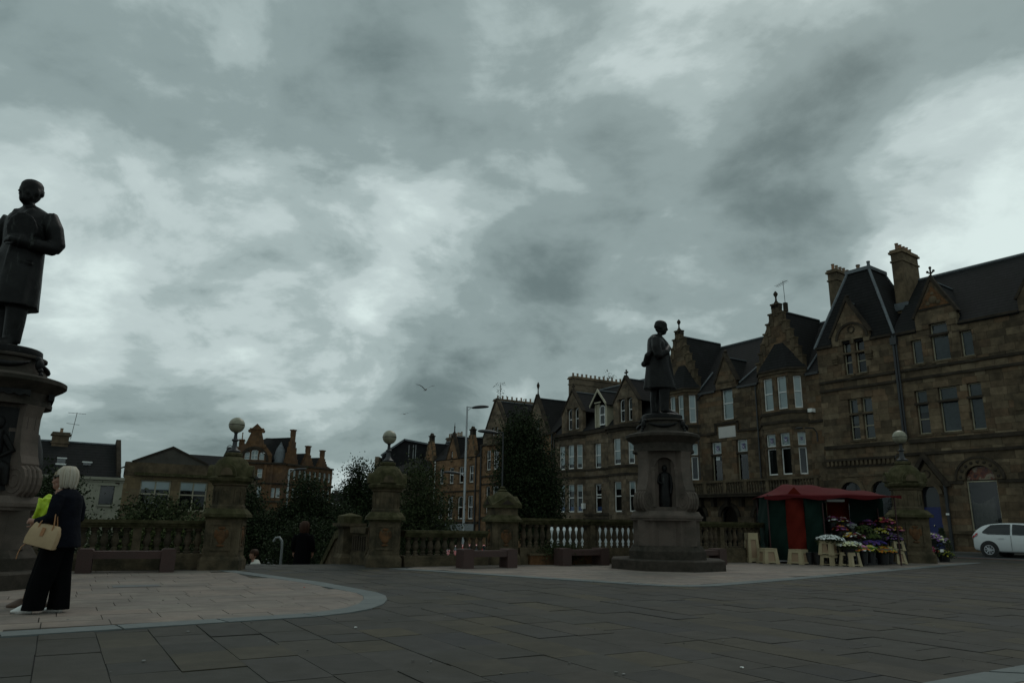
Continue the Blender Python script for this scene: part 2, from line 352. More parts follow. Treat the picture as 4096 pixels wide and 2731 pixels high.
def lay(rows, u, v, width, lens, keep, seed, ymax=30):
    """rectangular slabs as (corner, length, width) in rows along u stacked along v"""
    g = random.Random(seed); out = []
    for j in range(*rows):
        b0 = j*width; a = -45+g.random()
        while a < 60:
            L = g.choice(lens)*(1+g.uniform(-.08, .08)); c = u*(a+L/2)+v*(b0+width/2)
            if 4.3 < c.y < ymax and abs(c.x) < .8*c.y+1.2 and keep(c): out.append((a, b0, L, width, c))
            a += L
    return out
hpL, hpR, hpC = halfplanes(ZL), halfplanes(ZR), halfplanes(ZC)
hpLi, hpRi, hpCi = [halfplanes(inset(z, .34)) for z in (ZL, ZR, ZC)]
ang_u = math.atan2(UV.y, UV.x); ang_v = math.atan2(VV.y, VV.x)
def dark_ok(c):
    if not in_poly(c.x, c.y, PLAT): return False
    return not any(inside((c.x, c.y), h, -.75*1.0) for h in (hpLi, hpRi, hpCi))
slabs = lay((-70, 90), UV, VV, .475, [.55, .62, .75, .9, 1.0], dark_ok, 5, 33)
slabs.sort(key=lambda s: s[4].y*s[4].y/(s[2]))
me = MB().box(0, 0, -.05, 1, 1, 0).mesh('paving_slab', M_SLAB); rest = MB(); G = .012
for i, (a, b, L, W, c) in enumerate(slabs):
    dz = rng.uniform(-.007, .0); G = rng.choice((.004, .006, .009, .013))
    o = UV*(a+G/2)+VV*(b+G/2)
    if i < 300:
        # x axis along UV; y axis along -VV keeps the frame right handed, so shift by the width
        o2 = UV*(a+G/2)+VV*(b+W-G/2)
        link('paving_slab', me, square, (o2.x, o2.y, dz), ang_u, (L-G, W-G, 1)).rotation_euler = (rng.uniform(-.006, .006), rng.uniform(-.004, .004), ang_u)
    else:
        q = [o, o+UV*(L-G), o+UV*(L-G)+VV*(W-G), o+VV*(W-G)]
        rest.add([(p.x, p.y, dz) for p in q]+[(p.x, p.y, -.05) for p in q], [(3, 2, 1, 0), (0, 1, 5, 4), (1, 2, 6, 5), (2, 3, 7, 6), (3, 0, 4, 7)])
tag(rest.build('far_paving_slabs', M_SLAB, square), kind='stuff')
pale_rest = MB(); npale = 0; G = .010
me = MB().box(0, 0, -.05, 1, 1, 0).mesh('pale_paving_slab', M_PALE)
allp = []
for hp in (hpLi, hpRi, hpCi):
    for s in lay((-60, 140), VV, UV, .46, [.6, .75, .95, 1.15], lambda c: inside((c.x, c.y), hp, .9) and in_poly(c.x, c.y, PLAT), 9, 30): allp.append((s, hp))
allp.sort(key=lambda s: s[0][4].y)
for (a, b, L, W, c), hp in allp:
    o = VV*(a+G/2)+UV*(b+G/2); q = [o, o+VV*(L-G), o+VV*(L-G)+UV*(W-G), o+UV*(W-G)]; zt = .006+rng.uniform(-.0015, .0015)
    if all(inside((p.x, p.y), hp) for p in q) and npale < 280:
        npale += 1; link('pale_paving_slab', me, square, (o.x, o.y, zt), ang_v, (L-G, W-G, 1))
    else:
        pl = clip([(p.x, p.y) for p in q], hp)
        if len(pl) >= 3: pale_rest.zprism(pl, -.012, zt)
tag(pale_rest.build('cut_pale_paving_slabs', M_PALE, square), kind='stuff')
bandstones = MB()
for z, edges in ((ZL, range(0, 10)), (ZR, range(0, 8)), (ZC, (3,))):
    zi = inset(z, .335); n = len(z)
    # inset() returns vertices matching halfplanes order (counter clockwise)
    A = sum(z[i][0]*z[(i+1) % n][1]-z[(i+1) % n][0]*z[i][1] for i in range(n)); zz = z if A > 0 else z[::-1]
    for i in range(n):
        e = (i if A > 0 else (n-2-i) % n)
        if e not in edges: continue
        p, q = Vector(zz[i]), Vector(zz[(i+1) % n]); pi, qi = Vector(zi[i]), Vector(zi[(i+1) % n]); k = max(1, round((q-p).length/1.15))
        for s in range(k):
            g = .004/max(.3, (q-p).length/k); t0, t1 = s/k+g, (s+1)/k-g
            quad = [p.lerp(q, t0), p.lerp(q, t1), pi.lerp(qi, t1), pi.lerp(qi, t0)]
            MB().zprism([tuple(v_) for v_ in quad], -.012, .0085).build('kerb_band_stone', M_BAND, square)

# road by the police building: tarmac strip, kerb and a dull red line
c0 = Vector((22.8, 38.2, 0)); e1 = Vector((.588, -.809, 0)); n1_ = Vector((.809, .588, 0))
def strip(name, d0, d1, x0, x1, z0, z1, material):
    q = [c0+e1*x0-n1_*d1, c0+e1*x1-n1_*d1, c0+e1*x1-n1_*d0, c0+e1*x0-n1_*d0]
    return tag(MB().zprism([(p.x, p.y) for p in q], z0, z1).build(name, material), kind='structure')
strip('road', 2.3, 6.6, -9, 20, -.012, .004, M_ASPH)
strip('red_road_line', 6.2, 6.42, -9, 20, .0, .009, mat('dull_red_paint', (.20, .07, .05), .8, var=.3, vscale=4))
pv = strip('pavement', .0, 2.28, -9, 20, -.012, .10, mat('pavement_concrete', (.075, .072, .065), .85, var=.2, vscale=2))

# steps down to the lower street
st = thing('stone_steps', 'wide stone steps dropping to the lower street between the lamp piers', 'steps', (0, 0, 0))
pa, pb = Vector((*LANDING[1], 0)), Vector((*LANDING[0], 0)); out_ = Vector((-.515, .857, 0))
for i in range(12):
    q = [pa+out_*(.32*i), pb+out_*(.32*i), pb+out_*(.32*i+.345), pa+out_*(.32*i+.345)]
    MB().zprism([(p.x, p.y) for p in q], -4.2, -.16*(i+1)).build('step', M_PALE, st)

# ================================================================== balustrades
BAL_ME = {}
def baluster_mesh(h):
    k = round(h, 3)
    if k not in BAL_ME:
        pr = [(.080, 0), (.080, .07), (.052, .10), (.066, .19), (.040, .27), (.086, .44), (.082, .52), (.052, .74), (.044, .80), (.060, .835), (.048, .86), (.078, .90), (.078, 1)]
        BAL_ME[k] = MB().lathe([(r, z*h) for r, z in pr], 10).mesh('baluster', M_BAL, 45)
    return BAL_ME[k]
def balustrade(label, p0, p1, ztop, plinth=.28, zb=0, sp=.21, group='stone balustrades round the square', end=True, mossy=True):
    p0, p1 = Vector((*p0, 0)), Vector((*p1, 0)); L = (p1-p0).length; rz = math.atan2(p1.y-p0.y, p1.x-p0.x)
    t = thing('balustrade', label, 'balustrade', (p0.x, p0.y, zb), rz, group)
    H = ztop-zb
    MB().box(0, -.17, 0, L, .17, plinth-.06).box(.003, -.21, -.01, L-.003, .21, plinth*.45).build('plinth', M_PIER, t)
    MB().box(.002, -.14, plinth-.058, L-.002, .14, plinth).build('bottom_rail', M_PIER, t)
    rt = H-.17
    MB().prism([(0, rt), (L, rt), (L, rt+.05), (0, rt+.05)], -.13, .13).box(.001, -.17, rt+.05, L-.001, .17, rt+.10).prism([(0, rt+.10), (L, rt+.10), (L, H), (0, H)], -.21, .21).build('handrail', M_MOSS if mossy else M_PIER, t)
    n = int((L-.1)/sp); h = rt-plinth
    for i in range(n):
        x = L/2+(i-(n-1)/2)*sp
        if i % 12 == 11:
            MB().cbox(x, 0, plinth, .17, .22, h).build('panel_post', M_PIER, t); continue
        link('baluster', baluster_mesh(h), t, (x, 0, plinth), rng.uniform(0, 1))
    return t
balustrade('stone balustrade behind the red granite bench left of the left lamp pier', (-19.5, 11.1), (-6.95, 17.45), 1.06, .34)
balustrade('stone balustrade between the middle lamp pier and the domed pier', (-2.75, 19.55), (-.65, 20.75), .9, .26)
balustrade('long stone balustrade running behind the right statue to the flower stall', (.25, 21.3), (8.5, 25.3), 1.27, .46, sp=.205)

# ================================================================== lamp piers
def pier(label, loc, rz, s=1.0, lamp=True):
    t = thing('lamp_pier' if lamp else 'stone_pier', label, 'pier', loc, rz, scale=s)
    MB().cbox(0, 0, 0, 1.0, 1.0, .22, ch=.06).cbox(0, 0, .22, .96, .96, .07, .93, ch=.06).build('plinth', M_PIER, t)
    shaft = MB().cbox(0, 0, .29, .86, .86, .81, ch=.07).build('shaft', M_PIER, t)
    for k in range(4):
        a = k*math.pi/2; Mx = Matrix.Rotation(a, 4, 'Z')
        fr = MB()
        for x0, x1, z0, z1 in ((-.25, .25, .97, 1.02), (-.25, .25, .42, .47), (-.25, -.20, .47, .97), (.20, .25, .47, .97)): fr.box(x0, -.455, z0, x1, -.425, z1)
        fr.xf(Mx).build('panel_frame', M_PIER, shaft)
        cv = MB().ball((0, -.43, .72), .12, 10, 7, 1, .28, 1.3).ball((-.13, -.43, .78), .05, 8, 6, 1, .4, 2).ball((.13, -.43, .78), .05, 8, 6, 1, .4, 2).ball((0, -.43, .91), .05, 8, 6, 2, .5, .7).ball((0, -.43, .53), .05, 8, 6, 2, .5, .6)
        cv.xf(Mx).build('carved_panel', M_CARVE, shaft, 60)
    MB().cbox(0, 0, 1.10, .90, .90, .05, ch=.1).cbox(0, 0, 1.15, 1.12, 1.12, .07, ch=.16).cbox(0, 0, 1.22, 1.10, 1.10, .12, .80, ch=.2).build('weathered_cap', M_MOSS, t)
    if lamp:
        a8 = math.pi/8
        drum = MB().lathe([(.44, 1.33), (.44, 1.40), (.41, 1.42), (.41, 1.84), (.46, 1.87), (.46, 1.92)], 8, ph=a8).build('octagonal_drum', M_PIER, t)
        for k in range(8):
            a = k*math.pi/4; Mx = Matrix.Rotation(a, 4, 'Z')
            MB().box(-.10, -.40, 1.46, -.075, -.375, 1.78).box(.075, -.40, 1.46, .10, -.375, 1.78).ball((-.045, -.382, 1.74), .04, 8, 5, 1, .4, 1).ball((.045, -.382, 1.74), .04, 8, 5, 1, .4, 1).xf(Mx).build('trefoil_panel', M_PIER, drum)
        MB().lathe([(.47, 1.90), (.56, 1.96), (.58, 2.02), (.54, 2.06)], 8, ph=a8).build('cornice', M_MOSS, t)
        dome = MB().lathe([(.50, 2.06), (.50, 2.16), (.46, 2.30), (.37, 2.43), (.24, 2.51), (.18, 2.53)], 20).build('dome', M_MOSS, t, 50)
        for k in range(4):
            Mx = Matrix.Rotation(k*math.pi/2, 4, 'Z')
            arc = [(.24*math.cos(b), 2.06+.27*math.sin(b)) for b in [math.pi*i/10 for i in range(11)]]
            MB().prism(arc, -.56, -.30).xf(Mx).build('round_pediment', M_MOSS, dome)
            arc = [(.15*math.cos(b), 2.08+.17*math.sin(b)) for b in [math.pi*i/10 for i in range(11)]]
            MB().prism(arc, -.575, -.55).xf(Mx).build('pediment_tympanum', M_PIER, dome)
        MB().lathe([(.20, 2.52), (.23, 2.55), (.23, 2.60), (.17, 2.62)], 16).build('finial_block', M_MOSS, t, 40)
        MB().lathe([(.14, 2.615), (.15, 2.66), (.085, 2.70), (.055, 2.78), (.05, 2.88), (.08, 2.90), (.08, 2.93), (.045, 2.95), (.035, 3.06), (.05, 3.09), (.06, 3.10)], 12).build('lamp_post', M_IRON, t, 40)
        MB().tube([(-.10+.07*math.cos(b), 0, 2.72+.07*math.sin(b)) for b in [math.pi*2*i/12 for i in range(13)]], .009, 5).build('scroll_bracket', M_IRON, t)
        gl = MB().ball((0, 0, 3.27), .183, 24, 16).build('globe_lamp', M_GLOBE, t, 60)
        MB().lathe([(.184, 3.262), (.186, 3.27), (.184, 3.278)], 24).build('globe_seam', M_TRIMD, gl)
    else:
        MB().cbox(0, 0, 1.33, .78, .78, .20).build('neck', M_PIER, t)
        MB().cbox(0, 0, 1.53, .98, .98, .07).build('cornice', M_MOSS, t)
        dome = MB().lathe([(.47, 1.60), (.42, 1.75), (.33, 1.88), (.20, 1.97), (.12, 1.99)], 18).build('dome', M_MOSS, t, 50)
        for k in range(4):
            MB().prism([(-.50, 1.60), (.50, 1.60), (0, 1.86)], -.50, -.20).xf(Matrix.Rotation(k*math.pi/2, 4, 'Z')).build('gablet', M_MOSS, dome)
            MB().prism([(-.22, 1.62), (.22, 1.62), (0, 1.75)], -.52, -.49).xf(Matrix.Rotation(k*math.pi/2, 4, 'Z')).build('gablet_panel', M_TRIMD, dome)
        MB().lathe([(.13, 1.985), (.16, 2.01), (.12, 2.04), (.07, 2.06), (.10, 2.09), (.05, 2.13)], 14).build('finial_block', M_MOSS, t, 40)
    return t
def slim(t, k):
    done = set()
    for o in t.children_recursive:
        if o.type == 'MESH' and o.name.split('.')[0] not in ('globe_lamp', 'globe_seam', 'lamp_post', 'scroll_bracket') and o.data.name not in done:
            done.add(o.data.name)
            for v in o.data.vertices: v.co.x *= k; v.co.y *= k
PZ = R(31)
pier('mossy stone pier with globe lamp at the right end of the left balustrade', (-6.5, 17.3, 0), R(8))
pier('mossy stone pier with globe lamp left of the balustrade in the middle', (-3.2, 19.35, 0), R(14))
pier('domed stone pier without a lamp between two balustrades', (-.2, 21.15, 0), R(20), 1.0, False)
pier('tall stone pier with globe lamp behind the red flower stall', (14.2, 26.6, 0), R(-10), 1.34)
for t_ in [o for o in list(COL.objects) if o.type == 'EMPTY' and o.get('category') == 'pier']: slim(t_, .88)
# small end pier with its stair parapet
t = thing('stair_pier', 'square stone stair pier with shallow pyramid cap beside the steps', 'pier', (-4.4, 20.75, 0), PZ)
MB().cbox(0, 0, -.3, .60, .60, .45).cbox(0, 0, .15, .60, .60, .1, .8).build('plinth', M_PIER, t); MB().cbox(0, 0, .25, .46, .46, .67).build('shaft', M_PIER, t)
MB().cbox(0, 0, .92, .56, .56, .05).cbox(0, 0, .97, .72, .72, .08).build('cap_moulding', M_PIER, t); MB().cbox(0, 0, 1.05, .52, .52, .19).cbox(0, 0, 1.24, .52, .52, .08, .12).build('pyramid_cap', M_MOSS, t)
t = thing('stair_parapet', 'carved stone parapet between the stair pier and the lamp pier', 'parapet', (-4.15, 20.45, 0), math.atan2(-.66, .52))
MB().box(0, -.13, 0, .86, .13, .30).box(0, -.10, .30, .86, .10, .80).box(-.02, -.17, .80, .88, .17, .95).build('parapet_wall', M_PIER, t)
for i in range(6):
    MB().cbox(.1+i*.13, -.10, .36, .05, .05, .36).build('carved_rib', M_TRIMD, t)
t = thing('stair_handrail_wall', 'curved stone stair wall sweeping down from the stair pier', 'parapet', (-4.55, 21.1, 0), math.atan2(.857, -.515))
pts = [(0, .92), (.5, .82), (1.0, .45), (1.5, .05), (2.0, -.3), (2.6, -.72)]
MB().prism([(p_[0], p_[1]-.22) for p_ in pts]+[(p_[0], p_[1]) for p_ in pts[::-1]], -.16, .16).build('sloping_rail', M_MOSS, t)
MB().prism([(0, -1.6), (2.6, -2.6)]+[(p_[0], p_[1]-.22) for p_ in pts[::-1]], -.11, .11).build('wall', M_PIER, t)
MB().cbox(2.85, 0, -2.6, .46, .46, 1.95).cbox(2.85, 0, -.65, .6, .6, .08).ball((2.85, 0, -.5), .2, 12, 8, 1, 1, .7).build('newel', M_PIER, t)

# ================================================================== benches
def bench(label, p0, p1):
    p0, p1 = Vector((*p0, 0)), Vector((*p1, 0)); L = (p1-p0).length
    t = thing('granite_bench', label, 'bench', (p0.x, p0.y, 0), math.atan2(p1.y-p0.y, p1.x-p0.x), 'red granite benches')
    for x in (0, L-.28):
        prof = [(x, .006), (x+.28, .006), (x+.28, .45), (x+.25, .475), (x+.03, .475), (x, .45)]
        MB().prism(prof, -.24, .24).build('end_block', M_GRAND, t)
    MB().prism([(.28, .28), (L-.28, .28), (L-.28, .43), (.28, .43)], -.21, .21).build('seat_slab', M_GRAND, t)
    return t
bench('red granite bench in front of the left balustrade', (-8.75, 15.45), (-7.12, 16.25))
bench('red granite bench in front of the middle balustrade', (-1.22, 19.05), (.12, 19.75))
bench('red granite bench left of the right statue', (1.38, 21.0), (2.75, 21.75))
bench('red granite bench mostly hidden behind the right statue pedestal', (5.0, 22.4), (6.5, 23.2))

# ================================================================== statue pedestals
def pedestal(label, loc, rz, s, relief):
    t = thing('statue_pedestal', label, 'pedestal', loc, rz, scale=s)
    a8 = math.pi/8
    MB().lathe([(1.70, .004), (1.70, .24), (1.66, .27)], 8, ph=a8).build('bottom_step', M_SOOTG, t)
    MB().cbox(0, 0, .27, 2.12, 2.12, .20, ch=.42).cbox(0, 0, .47, 2.10, 2.10, .14, .91, ch=.42).build('base_moulding', M_SOOTG, t)
    die = MB().cbox(0, 0, .61, 1.62, 1.62, .64, ch=.02).build('die', M_GRAN, t)
    for k in range(4):
        MB().cbox(0, 0, .61, .44, .80, .64).xf(Matrix.Rotation(math.pi/4+k*math.pi/2, 4, 'Z') @ Matrix.Translation((.70, 0, 0))).build('corner_pier', M_GRAN, die)
    MB().cbox(0, 0, 1.25, 2.0, 2.0, .06, ch=.5).cbox(0, 0, 1.31, 2.06, 2.06, .06, ch=.5).cbox(0, 0, 1.37, 1.98, 1.98, .12, .93, ch=.5).build('die_cap', M_GRAN, t)
    sh = MB()
    for k in range(4):
        Mx = Matrix.Rotation(k*math.pi/2, 4, 'Z')
        q = MB(); q.box(-.58, -.60, 1.49, -.29, -.30, 3.06).box(.29, -.60, 1.49, .58, -.30, 3.06)
        n = 10; arc = [(-.29*math.cos(math.pi*i/n), 2.62+.29*math.sin(math.pi*i/n)) for i in range(n+1)]
        for i in range(n):
            (x0, z0), (x1, z1) = arc[i], arc[i+1]
            q.add([(x0, -.60, z0), (x1, -.60, z1), (x1, -.60, 3.06), (x0, -.60, 3.06), (x0, -.30, z0), (x1, -.30, z1)], [(0, 1, 2, 3), (0, 4, 5, 1)])
        q.box(-.29, -.60, 1.49, .29, -.30, 1.60)
        for x in (-.33, .33): q.cbox(x, -.615, 1.60, .09, .06, .98).cbox(x, -.62, 2.58, .13, .08, .06)
        sh.join(q, Mx)
    sh.box(-.32, -.32, 1.49, .32, .32, 3.06)
    sh.build('shaft', M_GRAN, t)
    for k in range(4):
        Mx = Matrix.Rotation(math.pi/4+k*math.pi/2, 4, 'Z')
        pr = [(.45, 1.49), (.98, 1.49), (1.06, 1.56), (1.10, 1.68), (1.10, 1.82), (1.05, 1.94), (.97, 2.0), (.98, 2.04), (.92, 2.18), (.87, 2.4), (.845, 2.65), (.845, 2.85), (.88, 3.0), (.90, 3.06), (.45, 3.06)]
        b = MB().prism(pr, -.20, .20).xf(Mx).build('scroll_buttress', M_GRAN, t)
        for y in (-.205, .205):
            v = MB()
            for r in (.17, .09): v.tube([(.88+r*math.cos(c), y, 1.74+1.2*r*math.sin(c)) for c in [2*math.pi*i/18 for i in range(19)]], .010, 5)
            v.xf(Mx).build('volute', M_GRAN, b)
        for y in (-.1, 0, .1):
            MB().tube([(1.0, y, 1.5), (1.07, y, 1.57), (1.105, y, 1.7), (1.105, y, 1.8), (1.06, y, 1.93), (.98, y, 1.99)], .03, 6).xf(Mx).build('scroll_roll', M_GRAN, b)
    MB().lathe([(.90, 3.06), (.90, 3.13), (.87, 3.15), (.87, 3.29), (.91, 3.32), (.95, 3.36), (1.05, 3.42), (1.10, 3.46), (1.10, 3.53), (1.06, 3.55), (.80, 3.62)], 40).build('round_cornice', M_SOOTG, t, 35)
    MB().lathe([(.78, 3.60), (.72, 3.70), (.66, 3.82), (.64, 3.90), (.70, 3.92), (.70, 3.96), (.64, 3.98)], 36).build('drum', M_SOOTG, t, 40)
    MB().lathe([(.60, 3.975), (.61, 4.0), (.60, 4.10), (.57, 4.12)], 32).build('bronze_plinth', M_BRONZE, t, 40)
    for k in range(4):
        Mx = Matrix.Rotation(math.pi/4+k*math.pi/2, 4, 'Z')
        MB().ball((.80, 0, 3.80), .085, 10, 8, .8, 1, 1.3).ball((.83, 0, 3.70), .05, 8, 6).ball((.76, 0, 3.90), .07, 8, 6, .8, 1.2, .8).ball((.86, 0, 3.62), .04, 8, 6, 1, 1, 1.3).xf(Mx).build('lion_mask', M_BRONZE, t, 60)
        Mx = Matrix.Rotation(k*math.pi/2, 4, 'Z')
        MB().tube([(.50*math.sin(c), -.70+.0*c-.02*math.cos(c), 3.86-.10*math.cos(c*1.9)) if False else ((.72)*math.sin(c), -(.72)*math.cos(c), 3.84-.09*math.cos(c*2.6)) for c in [-.6+1.2*i/10 for i in range(11)]], [.02, .03, .04, .05, .055, .06, .055, .05, .04, .03, .02], 8).xf(Mx).build('garland', M_BRONZE, t, 60)
    for k in range(4):
        Mx = Matrix.Rotation(k*math.pi/2, 4, 'Z')
        if relief:
            MB().box(-.54, -.66, 1.58, .54, -.605, 3.0).xf(Mx).build('relief_panel', M_BRONZE, t)
            q = MB(); g = random.Random(k)
            q.ball((.1, -.67, 2.72), .10, 10, 8, 1, .5, 1.2).tube([(.1, -.66, 2.6), (.05, -.68, 2.3), (-.05, -.69, 2.0), (-.2, -.67, 1.75)], [.12, .19, .22, .16], 10)
            q.tube([(.2, -.68, 2.5), (.38, -.70, 2.25), (.2, -.70, 2.15)], [.06, .055, .04], 8).tube([(-.05, -.69, 2.05), (.3, -.70, 1.95), (.35, -.68, 1.68)], [.14, .11, .07], 8).tube([(-.1, -.66, 1.7), (-.3, -.68, 1.8), (-.45, -.66, 2.1)], [.1, .08, .05], 8)
            for i in range(10): q.tube([(g.uniform(-.4, .4), -.675, 1.66+g.random()*.2), (g.uniform(-.4, .4), -.69, 1.95)], .025, 5)
            q.xf(Mx).build('relief_figure', M_BRONZE, t, 70)
            MB().prism([(-.5+.0833*i, 3.19+(.035 if i % 2 else 0)) for i in range(13)]+[(.5, 3.3), (-.5, 3.3)], -.90, -.80).xf(Mx).build('bronze_frieze', M_BRONZE, t)
        else:
            f = MB().ball((0, -.44, 2.62), .085, 12, 9, .9, 1, 1.2).tube([(0, -.44, 2.54), (0, -.44, 2.5)], .05, 8)
            f.loft([[(rx*math.cos(c)*(1+.08*math.sin(5*c)), -.44+ry*math.sin(c)*(1+.08*math.sin(5*c)), z) for c in [2*math.pi*i/20 for i in range(20)]] for rx, ry, z in ((.17, .12, 1.60), (.19, .14, 1.75), (.16, .12, 2.0), (.14, .10, 2.2), (.17, .11, 2.4), (.15, .09, 2.48), (.06, .05, 2.53))])
            f.tube([(-.16, -.44, 2.43), (-.20, -.47, 2.25), (-.06, -.55, 2.2)], [.05, .045, .03], 8).tube([(.16, -.44, 2.43), (.19, -.48, 2.2), (.15, -.52, 1.95)], [.05, .045, .035], 8)
            f.xf(Mx).build('niche_figure', M_BRONZE, t, 70)
    return t
pd = pedestal('round topped granite pedestal with dark relief panel at the left edge', (-8.80, 12.4, 0), R(34), .95, True); pd.scale = (.90, .90, .95)
pedestal('granite pedestal with scrolls and arched niche holding a small figure', (4.25, 20.4, 0), R(-9), 1.0, False).scale = (.93, .93, 1)

# ================================================================== figures
def ell(cx, cy, z, rx, ry, n=22, fold=0, k=9, ph=0, tilt=0):
    out = []
    for i in range(n):
        a = 2*math.pi*i/n; f = 1+fold*math.sin(k*a+ph)
        x, y = rx*f*math.cos(a), ry*f*math.sin(a); out.append((cx+x, cy+y, z+tilt*y))
    return out
def head_mesh(mb, at, yaw=0, pitch=0, hair=False, beard=False, s=1.0):
    h = MB()
    h.loft([ell(0, cy, z, rx, ry, 20) for z, rx, ry, cy in ((-.09, .056, .058, .03), (-.03, .052, .056, .018), (0, .046, .060, -.030), (.025, .058, .080, -.020), (.06, .065, .089, -.004), (.11, .073, .097, .003), (.15, .078, .103, .006), (.19, .075, .099, .009), (.222, .058, .077, .012), (.243, .024, .034, .013))])
    h.tube([(0, -.090, .135), (0, -.102, .11), (0, -.113, .084), (0, -.096, .074)], [.008, .011, .015, .011], 8)
    for sx in (-1, 1):
        h.ball((sx*.030, -.084, .136), .015, 8, 6, 1.3, .6, .5)            # brow
        h.ball((sx*.030, -.088, .120), .011, 8, 6)                          # eye
        h.ball((sx*.045, -.062, .085), .026, 8, 6, .9, .9, 1)               # cheek
        h.ball((sx*.078, .012, .105), .028, 8, 6, .35, .8, 1.2)             # ear
    h.ball((0, -.092, .052), .024, 8, 6, 1.2, .5, .32).ball((0, -.090, .042), .022, 8, 6, 1.1, .5, .35)  # lips
    h.ball((0, -.075, .012), .026, 8, 6, 1.1, .8, .8)
    if hair:
        for i in range(26):
            a = math.pi*(.05+.9*i/25); zz = .115+.055*((i*7) % 5)/5
            h.ball((.070*math.cos(a), .016+.088*math.sin(a), zz*.85+.005), .013, 7, 5)
        for sx in (-1, 1): h.ball((sx*.070, -.02, .09), .022, 8, 6, .5, .8, 1.5).ball((sx*.066, -.035, .05), .02, 8, 6, .5, .8, 1.3)
    if beard: h.ball((0, -.06, .0), .045, 10, 8, 1.1, .8, 1)
    h.xf(Matrix.Translation(at) @ Matrix.Rotation(yaw, 4, 'Z') @ Matrix.Rotation(pitch, 4, 'X') @ Matrix.Scale(s, 4)); mb.join(h)
def hand(mb, wrist, d, up, s=1.0, curl=.5):
    """palm with four fingers and a side thumb; d = direction of the hand, up = back of the hand"""
    d = Vector(d).normalized(); up = Vector(up); up = (up-d*up.dot(d)).normalized(); sd = d.cross(up); w_ = Vector(wrist)
    mb.tube([w_-d*.02, w_+d*.035, w_+d*.085], [.026*s, .036*s, .032*s], 8)
    for i, (o, L) in enumerate(((-.027, .072), (-.009, .082), (.009, .077), (.026, .060))):
        b = w_+d*.08+sd*o*s; p1 = b+d*L*.45*s-up*.012*curl; p2 = p1+(d*(1-curl)-up*curl).normalized()*L*.35*s; p3 = p2+(d*(1-1.6*curl)-up*1.4*curl).normalized()*L*.28*s
        mb.tube([b, p1, p2, p3], [.0105*s, .0098*s, .009*s, .0075*s], 6)
    b = w_+d*.03+sd*-.03*s
    mb.tube([b, b+(d*.5-sd*.8).normalized()*.035*s, b+(d*.9-sd*.5).normalized()*.075*s], [.014*s, .012*s, .009*s], 6)
def shoe(mb, x, y, yaw=0, z=0, L=.27):
    s = MB().loft([ell(0, 0, 0, .048, L/2, 16), ell(0, 0, .03, .050, L/2, 16), ell(0, .03, .065, .044, L*.36, 16), ell(0, .075, .11, .04, .055, 16)])
    s.xf(Matrix.Translation((x, y-.06, z)) @ Matrix.Rotation(yaw, 4, 'Z')); mb.join(s)

# --- left statue: frock coat, hat held under the left arm, head turned to the left
S = MB()
shoe(S, -.075, .03, .15); shoe(S, .08, -.05, -.25)
S.tube([(-.07, .03, .06), (-.08, .03, .30), (-.085, .01, .52), (-.09, .02, .95)], [.078, .086, .098, .12], 14)
S.tube([(.08, -.02, .06), (.09, -.03, .28), (.09, -.04, .52), (.09, .0, .95)], [.078, .088, .098, .12], 14)
S.loft([ell(.0, .0, .43, .235, .215, 44, .06, 8, .4), ell(0, .0, .47, .232, .21, 44, .055, 8, .4), ell(0, 0, .70, .23, .19, 44, .04, 8, .6), ell(0, .0, .98, .222, .165, 44, .012, 8, .8), ell(0, .01, 1.12, .205, .150, 44), ell(0, .01, 1.28, .225, .155, 44), ell(0, .015, 1.40, .235, .145, 44), ell(0, .02, 1.47, .215, .12, 44), ell(0, .02, 1.52, .14, .09, 44), ell(0, .02, 1.56, .075, .07, 44)])
S.tube([(.0, -.165, .55), (.01, -.175, .9), (.02, -.16, 1.15), (.06, -.145, 1.38), (.09, -.06, 1.5)], [.014, .016, .018, .03, .03], 8)      # coat front edge and lapel
S.tube([(-.02, -.15, 1.15), (-.06, -.145, 1.36), (-.09, -.06, 1.5)], [.016, .03, .03], 8)
S.tube([(-.12, -.13, .93), (-.20, -.10, .92)], .016, 6).tube([(.12, -.14, .90), (.21, -.09, .88)], .018, 6)                                  # pocket flaps
S.tube([(.20, .02, 1.44), (.275, .03, 1.30), (.31, .06, 1.13), (.30, .03, 1.08)], [.09, .09, .082, .075], 12)                                # left upper arm
S.tube([(.305, .05, 1.09), (.24, -.10, 1.07), (.12, -.20, 1.10)], [.077, .07, .052], 12)
hand(S, (.12, -.20, 1.10), (-1, -.25, .1), (0, -1, .3), 1.1)
S.loft([[(.13+.115*math.cos(a), -.17+.05*k-.115*math.sin(a)*.25, 1.21+.125*math.sin(a)) for a in [2*math.pi*i/18 for i in range(18)]] for k in (-.7, 0, 1.2, 2.2)])   # hat crown
S.loft([[(.13+.165*math.cos(a), -.205+.03*k-.16*math.sin(a)*.25, 1.21+.175*math.sin(a)) for a in [2*math.pi*i/20 for i in range(20)]] for k in (-.3, .4)])            # hat brim
S.tube([(-.20, .02, 1.44), (-.30, .04, 1.30), (-.37, .05, 1.14), (-.36, .02, 1.09)], [.085, .085, .078, .07], 12)
S.tube([(-.36, .03, 1.10), (-.27, -.07, 1.02), (-.20, -.11, .98)], [.07, .064, .05], 12)
hand(S, (-.20, -.11, .98), (.9, -.3, -.4), (-.2, -1, .2), 1.1)
head_mesh(S, (0, -.02, 1.59), R(-14), R(3), hair=True, s=1.10)
st1 = tag(remesh(S.build('bronze_statue', M_BRONZE, loc=(-8.86, 12.4, 3.91), rz=R(-6)), .0125, 3), 'dark bronze statue of a man in a long coat holding a hat, left edge', 'statue')
st1.scale = (1.80, 1.80, 1.72)

